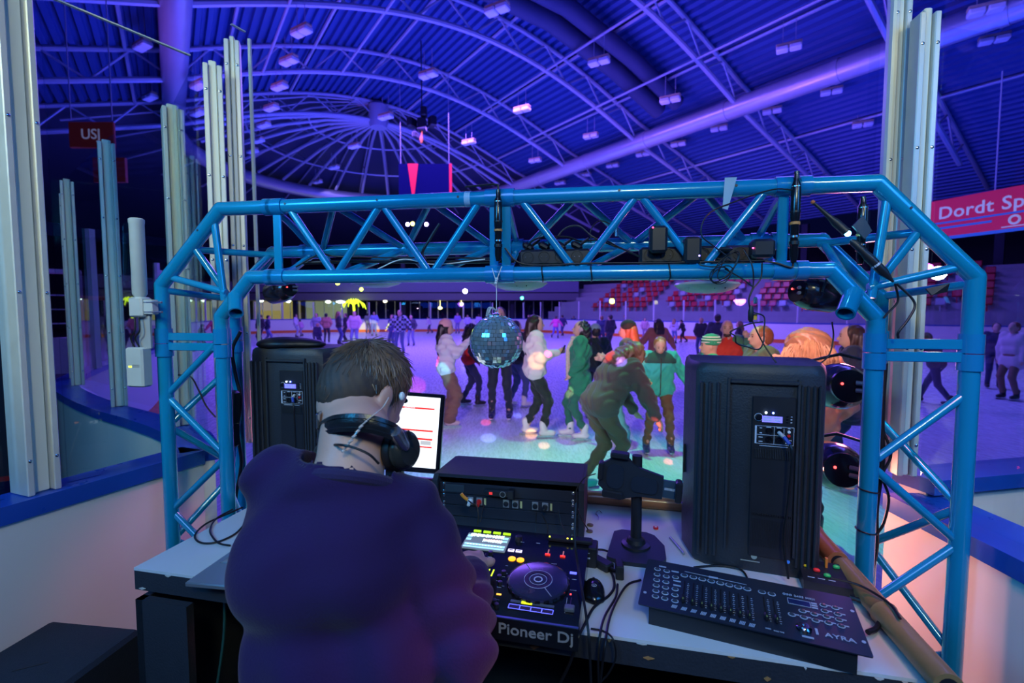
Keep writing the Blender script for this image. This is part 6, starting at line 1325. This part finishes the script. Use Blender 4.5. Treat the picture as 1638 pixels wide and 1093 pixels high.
pf('woman in a fluffy white jacket with long dark hair and black leggings', 857, 699, 499, -86, top=('fluffy', (.74, .66, .62)), bot=('leggings', (.012, .022, .02)), boots=white_b, hair=('long', (.03, .012, .012)), arms=bothfwd, bulk=1.5, hem=.03, feet=((.09, .10), (-.10, -.12)), phone='woman in the fluffy white jacket')
pf('woman in a green coat with a cream patterned scarf and earmuffs', 925, 703, 508, 82, top=('green', (.015, .20, .10)), bot=('shiny_green', (.02, .14, .09)), boots=white_b, hair=('curly', (.012, .008, .01)), arms=(((.12, -.02, -.25), (.10, .04, -.44)), ((-.08, .02, -.26), (-.02, .12, -.42))), hem=.22, bulk=1.35, extra=scarf, headrot=(10, 0), feet=((.10, .12), (-.09, -.08)))
pf('person in a grey-blue beanie and dark jacket, behind the green coat', 950, 668, 514, 10, top=('dkgreen', (.015, .04, .045)), bot=blk, boots=black_b, hair=('short', (.02, .015, .015)), hat=('greyblue', (.20, .36, .38)), arms=pock)
pf('woman with ginger hair, black beanie and teal jacket', 1000, 712, 507, 70, top=('teal', (.06, .42, .36)), bot=('tealpant', (.10, .50, .42)), boots=('tealboot', (.05, .4, .42)), hair=('long', (.38, .12, .04)), hat=('black', (.012, .012, .014)), arms=bothfwd, sleeves=('olive_sleeve', (.05, .09, .08)))
p = foot(968, 790)
person('girl with long light-brown hair bending forward in an olive jacket, nearest on the ice', p, 1.66, -68, top=('olive', (.11, .070, .066)), bot=('brownpant', (.13, .08, .055)), boots=('cyanboot', (.03, .45, .45)), hair=('curly', (.22, .10, .06)), lean=37, hem=.0, bulk=1.3,
       arms=(((.02, .14, -.26), (.02, .28, -.50)), ((-.02, .10, -.26), (-.04, .30, -.50))), headrot=(-20, 0), feet=((.08, .02), (-.09, -.20, .02)), vox=.011)
pf('blond boy in a teal jacket with dark yoke and blue skates, looking down', 1052, 724, 533, 172, top=('teal_j', (.03, .46, .40)), bot=('brown2', (.12, .085, .055)), boots=('blueboot', (.015, .07, .22)), hair=('short', (.34, .17, .06)), arms=(((.14, .04, -.24), (.06, .20, -.30)), ((-.16, .0, -.22), (-.20, .12, -.36))), gloves=('glove_olive', (.07, .075, .05)), bulk=1.3, hem=.03, headrot=(-22, 0), extra=zipper, feet=((.17, .05), (-.17, .03)))
p = at_Y(1136, 5.0); person('child in a green and white striped hat and green coat, behind the right speaker', p, 1.50, 75, top=('greencoat', (.02, .35, .16)), bot=navy, boots=black_b, hair=('bald', (0, 0, 0)), hat=('green', (.02, .30, .15), (.75, .8, .7)), arms=pock, bulk=1.3)
p = at_Y(1164, 6.3); person('bearded bald man in a red jacket with green sleeves, hand raised', p, 1.65, 160, top=('redjacket', (.70, .045, .02)), sleeves=('greensl', (.06, .22, .12)), bot=blk, boots=black_b, hair=('bald', (.1, .05, .03)), arms=(((.14, .02, -.24), (.06, .12, -.44)), ((-.16, .12, -.16), (-.06, .26, .06))), bulk=1.4, extra=beard)
p = at_Y(1216, 4.7); person('man with short ginger hair in an olive hooded jacket, face turned left', p, 1.62, 86, top=('olive2', (.12, .14, .085)), bot=blk, boots=black_b, hair=('short', (.28, .09, .035)), arms=pock, bulk=1.4, hat=None)
p = at_Y(1292, 3.5); person('woman with a big mane of wavy light-brown hair, back turned', p, 1.64, -20, top=('orange_pink', (.70, .22, .16)), bot=blk, boots=black_b, hair=('huge', (.24, .12, .07)), arms=pock, bulk=1.3)
p = at_Y(1362, 4.6); person('person in a dark navy coat at the right truss leg, turned left', p, 1.63, 60, top=('navycoat', (.012, .016, .05)), bot=navy, boots=black_b, hair=('long', (.05, .025, .02)), arms=pock, bulk=1.5, hem=.15)
p = at_Y(1052, 10.5); person('woman in a rust-brown coat with a dark ponytail, back turned, above the boy', p, 1.60, 10, top=('rust', (.28, .10, .07)), bot=blk, boots=black_b, hair=('long', (.02, .012, .012)), arms=wide_, bulk=1.3, vox=.018, detail=False)
pf('skater in dark striped trousers striding behind the right glazing', 1490, 648, 524, 20, top=('dgrey', (.045, .05, .06)), bot=navy, boots=black_b, hair=('short', (.14, .12, .03)), feet=((.12, .30), (-.22, -.45, .05)), lean=22, arms=wide_, vox=.016, detail=False)
pf('person in a white coat and brown trousers at the right picture edge', 1614, 640, 512, 100, top=('whitecoat', (.6, .5, .52)), bot=('brown', (.22, .11, .075)), boots=black_b, hair=('short', (.3, .1, .05)), hem=.2, vox=.016, detail=False)
pf('person in dark blue with red collar beside the right edge post', 1588, 622, 514, 140, top=('dblue', (.02, .03, .08)), bot=navy, boots=black_b, hair=('short', (.03, .02, .02)), vox=.016, detail=False)
# ---- skaters further off: a few built once, then copied with clothes of their own
rs = random.Random(9)
TPL = {}
def tpl(k):
    kw = dict(stand=dict(arms=pock), walk=dict(arms=wide_, feet=((.10, .18), (-.12, -.22, .03)), lean=8), skate=dict(arms=wide_, feet=((.12, .16), (-.20, -.36, .06)), lean=16), face=dict(arms=(((.12, .04, -.24), (.08, .14, -.46)), ((-.12, .04, -.24), (-.08, .14, -.46))), feet=((.14, .03), (-.14, .0))), long=dict(arms=pock))[k]
    return dict(vox=.022, detail=False, face_bits=False, hair=('long' if k == 'long' else 'short', (.02, .012, .012)), **kw)
FAR = [  # px, foot y, top y, template, facing, jacket, trousers, bulk, label
 (417, 553, 502, 'stand', 160, (.02, .02, .03), (.02, .02, .03), 'skater all in black just right of the left return post'),
 (429, 551, 503, 'walk', -60, (.02, .03, .08), (.12, .16, .32), 'skater in navy jacket and light jeans, second from the left post'),
 (474, 540, 502, 'long', -80, (.6, .55, .65), (.35, .38, .5), 'woman in a white top skating at the far left'),
 (482, 539, 510, 'skate', 70, (.6, .3, .5), (.3, .3, .45), 'small child in pink behind the woman in white'),
 (507, 548, 500, 'face', 175, (.35, .36, .42), (.05, .05, .08), 'person in a grey hoodie with a dark cap'),
 (523, 549, 500, 'stand', 10, (.45, .20, .13), (.02, .02, .03), 'person in an orange-brown jacket and black shorts, back turned'),
 (543, 552, 497, 'long', -60, (.015, .015, .03), (.05, .07, .2), 'woman in a long black jacket and blue trousers'),
 (553, 548, 500, 'stand', 120, (.02, .02, .03), (.02, .02, .03), 'dark skater right behind the woman in long black'),
 (568, 556, 496, 'face', 178, (.62, .42, .52), (.2, .25, .4), 'person in a pale pink puffer jacket above the DJ head'),
 (589, 526, 500, 'stand', 0, (.2, .25, .22), (.1, .1, .15), 'small grey-green figure at the far boards'),
 (599, 538, 498, 'face', 178, (.25, .3, .6), (.12, .18, .4), 'skater in a pale blue hooded jacket'),
 (628, 560, 502, 'stand', 150, (.05, .06, .2), (.05, .08, .2), 'skater half hidden behind the checked shirt'),
 (658, 554, 503, 'face', 176, (.04, .045, .07), (.16, .2, .34), 'skater in a black top and pale jeans right of the checked shirt'),
 (687, 526, 505, 'skate', 80, (.65, .55, .65), (.05, .05, .1), 'tiny skater in a white top gliding left'),
 (510, 562, 516, 'stand', -30, (.015, .02, .07), (.02, .02, .05), 'crouching adult in navy behind the left speaker'),
 (322, 565, 516, 'skate', -40, (.02, .02, .04), (.02, .02, .05), 'dark child skating behind the left truss leg'),
 (345, 556, 506, 'walk', 60, (.35, .06, .10), (.03, .03, .08), 'skater in a red jacket seen through the curved glass'),
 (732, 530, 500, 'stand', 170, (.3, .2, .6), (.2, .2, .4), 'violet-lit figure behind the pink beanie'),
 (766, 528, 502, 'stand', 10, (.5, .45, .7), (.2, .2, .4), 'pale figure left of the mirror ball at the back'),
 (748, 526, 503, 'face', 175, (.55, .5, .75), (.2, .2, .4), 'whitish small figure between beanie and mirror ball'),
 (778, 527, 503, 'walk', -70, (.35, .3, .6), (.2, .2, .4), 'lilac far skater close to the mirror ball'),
 (846, 530, 503, 'stand', 100, (.05, .05, .2), (.05, .05, .2), 'small dark skater right of the mirror ball'),
 (889, 542, 504, 'skate', -20, (.75, .08, .35), (.15, .12, .5), 'girl in a bright pink jacket between the two women'),
 (900, 538, 503, 'walk', 30, (.03, .03, .12), (.04, .04, .2), 'dark skater beside the girl in bright pink'),
 (917, 534, 505, 'stand', 160, (.02, .02, .05), (.02, .02, .05), 'tiny dark figure above the green coat'),
 (962, 560, 504, 'stand', -10, (.02, .03, .10), (.02, .03, .08), 'person in navy, back turned, left of the black beanie'),
 (975, 566, 502, 'stand', 30, (.015, .02, .04), (.02, .02, .05), 'tall dark person with brown hair behind the black beanie'),
 (1031, 545, 508, 'face', 175, (.6, .35, .4), (.3, .2, .3), 'small pale pink figure left of the rust-brown coat'),
 (1078, 550, 509, 'long', -40, (.5, .45, .6), (.12, .2, .42), 'long-haired woman in white top and blue jeans'),
 (1092, 549, 510, 'skate', 50, (.012, .012, .02), (.012, .012, .02), 'skater all in black striding next to the blue jeans'),
 (1120, 572, 507, 'stand', 0, (.015, .015, .02), (.03, .06, .14), 'back-turned man in black jacket and jeans by the striped hat'),
 (1146, 600, 500, 'stand', -30, (.02, .022, .05), (.02, .02, .05), 'tall man in dark navy behind the bald man'),
 (1180, 590, 512, 'long', 60, (.012, .012, .018), (.02, .02, .03), 'dark-haired person between bald man and ginger man'),
 (1000, 530, 503, 'walk', 90, (.3, .15, .4), (.1, .1, .3), 'faint far skater above the bending girl')]
made = {}
for px, fy, ty, k, fc, cj, ct, lb in FAR:
    p = foot(px, fy)
    if p.y > 37: p = p*(37/p.y)
    h = min(1.9, hgt(px, ty, p.y))
    if k not in made:
        o = made[k] = person(lb, p, h, fc, top=('tpl_'+k, cj), bot=('tplb_'+k, ct), boots=black_b, **tpl(k))
    else:
        o = dup(made[k], p, R(fc), lb); o.scale = (h/1.72,)*3
        for ch in o.children:
            n0 = ch.name.split('.')[0]
            if n0 in ('jacket', 'trousers'):
                c_ = cj if n0 == 'jacket' else ct; ch.material_slots[0].link = 'OBJECT'; ch.material_slots[0].material = cloth('f%d_%d_%d' % tuple(int(v*99) for v in c_), c_)
            if n0 == 'hair' and rs.random() < .4: c_ = rs.choice([(.2, .09, .04), (.35, .2, .1), (.08, .04, .03)]); ch.material_slots[0].link = 'OBJECT'; ch.material_slots[0].material = mat('hairf%d' % int(c_[0]*100), c_, .5)
# the man in the checked jacket
m = mat('cloth_checked', (.5, .55, .6), .8); nt = m.node_tree; ck = nt.nodes.new('ShaderNodeTexChecker'); ck.inputs['Scale'].default_value = 11; ck.inputs[1].default_value = (.02, .03, .06, 1); ck.inputs[2].default_value = (.45, .55, .62, 1)
tc_ = [x for x in nt.nodes if x.type == 'TEX_COORD'][0]; nt.links.new(tc_.outputs['Object'], ck.inputs['Vector']); nt.links.new(ck.outputs[0], nt.nodes['Principled BSDF'].inputs['Base Color'])
pf('man in an open black and white checked jacket and jeans, facing us', 640, 568, 494, 178, top=('checked', (0, 0, 0)), bot=('paleblue', (.12, .17, .32)), boots=black_b, hair=('short', (.06, .035, .03)), arms=wide_, vox=.016, bulk=1.4, detail=False, feet=((.13, .05), (-.12, -.04)))

# ================================================================== THE DJ
M_hoodie = mat('sweatshirt_navy', (.021, .009, .064), .9, var=.10, bump=.25, scale=40, sheen=.08, spec=.2)
M_skin = mat('skin_dj', (.58, .33, .25), .48, var=.06, bump=.1, scale=30)
t = thing('person', 'man in a dark navy sweatshirt with headphones round his neck, working at the controller', 'person', (-.27, .80, -.03))
O = Vector(t.location)
def W(px, py, Y): return A(px, py, Y)-O
hc = W(583, 627, 1.09); yaw = Matrix.Rotation(R(-30), 3, 'Z'); hq = yaw @ Matrix.Rotation(R(-24), 3, 'X') @ Matrix.Rotation(R(5), 3, 'Y')
def hd(x, y, z): return hc+hq @ Vector((x, y, z))
HQ = np.array(hq)
nk = W(570, 695, .985); nb = W(552, 786, .93); chest = Vector((W(545, 900, .92).x, .12, 1.28))
shR = W(668, 858, .94); shL = W(462, 842, .97); elR = W(733, 1032, .89); wrR = W(752, 915, 1.15)
elL = W(452, 958, 1.04); wrL = W(500, 885, 1.27)
hip = Vector((-.01, .06, .98)); hipR, hipL = hip+Vector((.10, 0, -.03)), hip+Vector((-.10, 0, -.03))
# left hand flat on the controller, right hand on the screen edge
def hand(w_, tip, up_, th_side, curl=.35):
    d = (tip-w_).normalized(); sd = d.cross(up_).normalized()*th_side; u = sd.cross(d)*th_side; pr = [('c', w_, w_+d*.035, .027, .030, {'k': .012})]
    pr += [('c', w_+d*.03-sd*.022, w_+d*.085-sd*.027, .019, .015, {'k': .012}), ('c', w_+d*.03+sd*.018, w_+d*.082+sd*.024, .018, .014, {'k': .012}), ('c', w_+d*.03, w_+d*.088, .02, .015, {'k': .012})]
    for k2, (o_, L_, c_) in enumerate(((-.029, .072, 1.0), (-.010, .080, 1.15), (.009, .076, 1.2), (.027, .060, 1.25))):
        b0 = w_+d*.088+sd*o_; a = curl*c_; p1 = b0+(d*math.cos(a*.6)-u*math.sin(a*.6))*L_*.45; p2 = p1+(d*math.cos(a*1.9)-u*math.sin(a*1.9))*L_*.32; p3 = p2+(d*math.cos(a*2.8)-u*math.sin(a*2.8))*L_*.25
        pr += [('c', b0, p1, .0105, .0095, {'k': .005}), ('c', p1, p2, .0095, .0088, {'k': .004}), ('c', p2, p3, .0088, .0072, {'k': .004})]
    t0 = w_+d*.035-sd*.026; t1 = t0+(d*.6-sd*.75-u*.15).normalized()*.038; t2 = t1+(d*.9-sd*.25-u*.35).normalized()*.032
    return pr+[('c', t0, t1, .014, .0115, {'k': .010}), ('c', t1, t2, .0112, .009, {'k': .004})]
tipR = W(746, 860, 1.36)
body = [('e', hd(0, .012, .018), (.076, .096, .098), HQ), ('e', hd(0, .045, -.055), (.055, .062, .062), HQ), ('c', hd(0, .105, -.01), hd(0, .120, -.034), .010, .015, {'k': .012}), ('e', hd(0, .098, -.075), (.026, .016, .016), HQ, {'k': .012}),
        ('e', hd(.0, -.035, -.035), (.066, .062, .06), HQ), ('c', hd(0, -.012, -.06), nk, .060, .063), ('c', nk, nb, .064, .070), ('c', nb, chest, .06, .10),
        ('e', hd(0, .108, -.062), (.021, .010, .006), HQ, {'k': .006}), ('c', chest, hip, .10, .09), ('c', shR, elR, .05, .042), ('c', elR, wrR, .042, .030), ('c', shL, elL, .05, .042), ('c', elL, wrL, .042, .030)]
for s_ in (1, -1): # ears: rim, lobe and hollow
    E0 = hd(s_*.079, -.006, -.012); body += [('e', E0+hq @ Vector((s_*.004, -.008, .008)), (.009, .020, .030), HQ, {'k': .006}), ('e', E0+hq @ Vector((s_*.002, .0, -.022)), (.008, .011, .015), HQ, {'k': .008})]
body += hand(wrR, tipR, Vector((0, 0, 1)), -1, .85)+hand(wrL, wrL+Vector((.10, .05, -.03)), Vector((0, 0, 1)), 1, .3)
for hp2, sx_ in ((hipR, .14), (hipL, -.14)): body += [('c', hp2, Vector((sx_, .02, .50)), .08, .06), ('c', Vector((sx_, .02, .50)), Vector((sx_, 0, .10)), .055, .045)]
sdf_mesh(body, .0052, 'body', M_skin, t, k=.03)
# sweatshirt
def folds(P):
    x, y, z = P[..., 0], P[..., 1], P[..., 2]
    f = .0065*np.sin(34*(x*.4+z*.7)+3*np.sin(9*x+4*y))*np.clip((1.45-z)*2.2, 0, 1)+.0085*np.sin(44*x+2.5*np.sin(7*z+3*x))*np.clip((1.34-z)*3, 0, 1)+.007*np.sin(60*(z*.9-x*.55)+2*np.sin(14*x))*np.clip(1-np.abs(z-1.42)/.14, 0, 1)
    ar = np.clip(1-np.sqrt((x-float(elR.x))**2+(y-float(elR.y)-.06)**2+(z-float(elR.z)-.03)**2)/.17, 0, 1)
    f += ar*.020*np.sin(95*(y*.7+z*.6-x*.3))
    a2 = np.clip(1-np.sqrt((x-float(shR.x)+.02)**2+(y-float(shR.y))**2+(z-float(shR.z)+.12)**2)/.16, 0, 1); f += a2*.009*np.sin(70*(x*.9+z*.35))
    return f.astype('f')
cu = elR+(wrR-elR)*.86
sw = [('c', nb, chest, .098, .13), ('c', W(452, 772, .96), elL, .066, .070), ('c', nb+Vector((-.035, 0, .005)), W(452, 772, .96), .078, .066), ('c', nb+Vector((.035, 0, -.01)), W(655, 818, .95), .075, .066), ('c', nb+(shL-nb)*.25+Vector((0, 0, -.02)), shL+Vector((.03, 0, -.0)), .085, .080), ('c', nb+(shR-nb)*.25+Vector((0, 0, -.02)), shR+Vector((-.03, 0, .0)), .085, .080),
      ('c', Vector((shL.x+.065, .10, 1.27)), Vector((shR.x-.115, .10, 1.27)), .132, .130), ('c', Vector((-.105, .10, 1.10)), Vector((.015, .10, 1.10)), .138, .134), ('c', Vector((-.10, .08, .94)), Vector((.04, .08, .94)), .148, .148), ('c', Vector((-.09, .06, .86)), Vector((.05, .06, .86)), .145, .145),
      ('c', shR, elR, .076, .072, {'k': .014}), ('c', elR, cu, .066, .044, {'k': .012}), ('c', shL, elL, .074, .064), ('c', elL, elL+(wrL-elL)*.88, .060, .044)]
ndir = (nk-nb).normalized(); 
sdf_mesh(sw, .0068, 'sweatshirt', M_hoodie, t, k=.03, warp=folds, cut=lambda P: np.maximum(.80-P[..., 2], np.minimum((P-np.array(nb))@np.array(ndir, 'f')-.012, .094-np.sqrt(np.maximum(((P-np.array(nb))**2).sum(-1)-((P-np.array(nb))@np.array(ndir, 'f'))**2, 0)))).astype('f'))
# rib collar, cuffs and shoulder seam
cn = nb+ndir*.012; ca = (ndir.cross(Vector((0, 1, 0)))).normalized(); cb = ndir.cross(ca)
b = MB(); b.tube([cn+ca*.094*math.cos(a)+cb*.092*math.sin(a)+ndir*(.004-.012*math.cos(a*1)*0) for a in np.linspace(0, 2*PI, 40)[:-1]], .0125, 10, closed=True); b.build('collar', mat('rib_navy', (.018, .009, .065), .9, bump=.4, scale=60, sheen=.1), t)
for e0, w0 in ((elR, wrR), (elL, wrL)):
    d = (w0-e0).normalized(); c0 = e0+(w0-e0)*.82; b = MB(); b.lathe([(.040, 0), (.043, .01), (.040, .05), (.036, .056), (.030, .05)], 24, c0, ax=d); b.build('cuff', MATS['rib_navy'], t)
sm = MB(); sm.tube(cat([nb+(shR-nb)*.45+Vector((.01, -.06, .045)), shR+Vector((-.055, -.05, .055)), shR+Vector((-.045, -.09, -.02)), shR+Vector((-.055, -.085, -.10)), shR+Vector((-.06, -.055, -.17))], 6), .0016, 5)
tr = [('c', hip+Vector((-.05, 0, -.06)), hip+Vector((.03, 0, -.06)), .10, .10)]
for hp2, sx_ in ((hipR, .12), (hipL, -.14)): tr += [('c', hp2+Vector((0, 0, -.06)), Vector((sx_, .02, .52)), .10, .08), ('c', Vector((sx_, .02, .52)), Vector((sx_, 0, .12)), .078, .068)]
sdf_mesh(tr, .014, 'trousers', cloth('djjeans', (.02, .025, .05)), t, k=.03)
for sx_ in (.14, -.14): sdf_mesh([('c', (sx_, -.02, .075), (sx_, .14, .05), .055, .042), ('e', (sx_, .06, .04), (.05, .14, .04))], .010, 'shoe', cloth('djshoe', (.02, .02, .02)), t, k=.02, cut=lambda P: (.001-P[..., 2]).astype('f'))
# hair: cap plus many fine locks
M_hair = mat('hair_dj', (.050, .034, .024), .65, var=.5, scale=90)
hqi = np.array(hq.transposed()); hc0 = np.array(hc)
def hl(P): return (P-hc0)@hqi.T.astype('f')
def hcut(P):
    L_ = hl(P); x, y, z = np.abs(L_[..., 0]), L_[..., 1], L_[..., 2]
    lower = np.where(y < -.02, -.054+.0*z, -.054+(y+.02)*1.3)          # hairline rises towards the ear and temple
    lower = lower+.055*np.clip((x-.052)/.02, 0, 1)*np.clip((y+.065)/.03, 0, 1)
    return np.maximum(lower-z, np.where(z < .055, (y-.062)*1.0, -1)).astype('f')
sdf_mesh([('e', hd(0, .004, .030), (.082, .101, .093), HQ), ('e', hd(0, -.036, -.005), (.074, .074, .082), HQ)], .005, 'hair', M_hair, t, k=.02, warp=lambda P: .0012*np.sin(hl(P)[..., 0]*330+4*np.sin(hl(P)[..., 2]*60)), cut=hcut)
rs2 = random.Random(4); b = MB(); whorl = Vector((0, -.045, .115))
for k2 in range(4200):
    th = math.acos(1-rs2.random()*1.25); ph = rs2.uniform(0, 2*PI); n = Vector((math.sin(th)*math.cos(ph), math.sin(th)*math.sin(ph), math.cos(th)))
    c_ = Vector((n.x*.082, n.y*.100+.003, n.z*.092+.030)) if n.z > -.1 or n.y > 0 else Vector((n.x*.076, n.y*.096-.010, n.z*.082+.008))
    if c_.y > .05 and c_.z < .06: continue
    if c_.y > -.02 and c_.z < -.06+(c_.y+.02)*1.6+.012: continue
    if c_.z < -.048 or (abs(c_.x) > .056 and c_.y > -.055 and c_.z < .004): continue
    fl_ = (c_-whorl); fl_ = (fl_-n*fl_.dot(n)); 
    if fl_.length < 1e-3: continue
    fl_ = fl_.normalized()+Vector((rs2.gauss(0, .28), rs2.gauss(0, .28), rs2.gauss(-.15, .2))); fl_ = (fl_-n*fl_.dot(n)).normalized(); L_ = rs2.uniform(.022, .050); lift = rs2.uniform(.000, .006)+(.012 if rs2.random() < .06 else 0)
    pts = [hc+hq @ (c_+fl_*L_*u+n*(lift*u*1.0-.9*L_*L_*u*u*5)) for u in (0, .5, 1.0)]
    b.tube(pts, [.0013, .0011, .0003], 3, caps=False)
b.build('hair_locks', mat('hair_dj_light', (.15, .105, .075), .4, var=.5, scale=50), t)
# face parts on the far side
for s_ in (-1, 1): e = MB(); e.ell(hd(s_*.030, .100, .012), (.012, .008, .007), 10, q=hq); e.build('eye', mat('eye_dark', (.03, .02, .02), .2), t)
# headphones resting round the neck
hp_t = thing('headphones', 'black headphones worn round the man\'s neck, cups hanging forward', 'headphones', t.location)
def Wp(px, py, Y): return A(px, py, Y)-O
band = cat([Wp(514, 716, 1.03), Wp(512, 692, .99), Wp(530, 680, .925), Wp(560, 676, .895), Wp(595, 679, .893), Wp(625, 689, .91), Wp(641, 699, .945)], 8)
bb = MB(); N = len(band)
upv = Vector((.03, .12, 1)).normalized(); vs = []
for i, p in enumerate(band):
    tg = (band[min(i+1, N-1)]-band[max(i-1, 0)]).normalized(); out = tg.cross(upv).normalized(); u2 = out.cross(tg).normalized(); hw = .017*(.82+.18*math.sin(PI*i/(N-1)))
    for a, c_ in ((-1, -.35), (-1, .35), (-.55, .62), (-.45, .35), (-.1, .5), (.1, .5), (.45, .35), (.55, .62), (1, .35), (1, -.35)): vs.append(p+u2*hw*a+out*.009*c_)
n = 10; bb.add(vs, [(i*n+j, i*n+(j+1) % n, (i+1)*n+(j+1) % n, (i+1)*n+j) for i in range(N-1) for j in range(n)]+[tuple(range(n-1, -1, -1)), tuple((N-1)*n+j for j in range(n))])
bb.build('headband', mat('headband_leather', (.012, .014, .017), .32, bump=.2, scale=40), hp_t)
def qv(a, c_): return (c_-a).normalized()
s0, s1 = Wp(632, 690, .91), Wp(648, 716, .945)
b = MB(); d = s1-s0; b.lathe([(.012, 0), (.013, .01), (.013, d.length*.8), (.010, d.length)], 14, s0, ax=d); b.build('slider', mat('slider_silver', (.5, .52, .55), .25, .9), hp_t)
b = MB(); p0 = Wp(512, 672, .99); b.box(p0, (.008, .03, .035), bev=.003); b.build('slider', MATS['slider_silver'], hp_t)
cc = Wp(646, 720, .965); axn = Vector((.80, -.40, .10)).normalized()
b = MB(); b.lathe([(.001, .020), (.030, .018), (.038, .010), (.040, .0), (.039, -.006)], 28, cc, ax=axn); b.build('ear_cup', mat('cup_satin', (.05, .055, .05), .28, .5), hp_t)
b = MB(); b.lathe([(.041, -.006), (.043, -.012), (.042, -.024), (.036, -.030), (.022, -.030), (.020, -.018)], 28, cc, ax=axn); b.build('ear_cushion', M_rubber, hp_t)
b = MB(); b.tube([Wp(652, 690, .925), Wp(658, 702, .93)], .004, 8); b.build('hinge', M_black, hp_t)
cl_ = Wp(520, 735, 1.04); b = MB(); b.lathe([(.001, .018), (.034, .014), (.040, 0), (.040, -.02), (.02, -.024)], 24, cl_, ax=Vector((-.9, .1, 0))); b.build('ear_cup', MATS['cup_satin'], hp_t)
b = MB(); b.tube(cat([Wp(642, 750, .96), Wp(640, 765, .965), Wp(643, 785, 1.0), Wp(650, 800, 1.05)], 6), .0016, 6); b.build('lead', M_rubber, hp_t)
# clear curly earpiece tube and black collar cord
e = thing('earpiece', 'clear curly earpiece tube running down the man\'s neck', 'earpiece', t.location); cpts = []
P0, P1 = Wp(583, 676, .885), Wp(550, 722, .885)
for k2 in range(90):
    u = k2/89; c_ = P0.lerp(P1, u); c_.y -= .0; a = u*2*PI*6; cpts.append(c_+Vector((.0055*math.cos(a), -.004+.004*math.sin(a), .0035*math.cos(a))))
b = MB(); b.tube(cpts, .0013, 6); b.build('coil', mat('tube_clear', (.62, .5, .44), .12, coat=.8), e)
b = MB(); b.tube(cat([Wp(622, 636, .925), Wp(612, 652, .905), Wp(600, 662, .885), P0], 6), .0011, 6); b.build('upper_tube', MATS['tube_clear'], e)
b = MB(); b.ell(Wp(643, 634, .955), (.006, .008, .009), 10); b.build('ear_bud', M_white, e)
e2 = thing('neck_cord', 'thin black cord round the back of the man\'s neck', 'cord', t.location)
b = MB(); b.tube(cat([Wp(530, 712, .93), Wp(545, 712, .880), Wp(565, 716, .868), Wp(590, 727, .865), Wp(606, 742, .872)], 6), .0024, 8); b.build('cord', M_rubber, e2)
for o in (hp_t, e, e2): pass
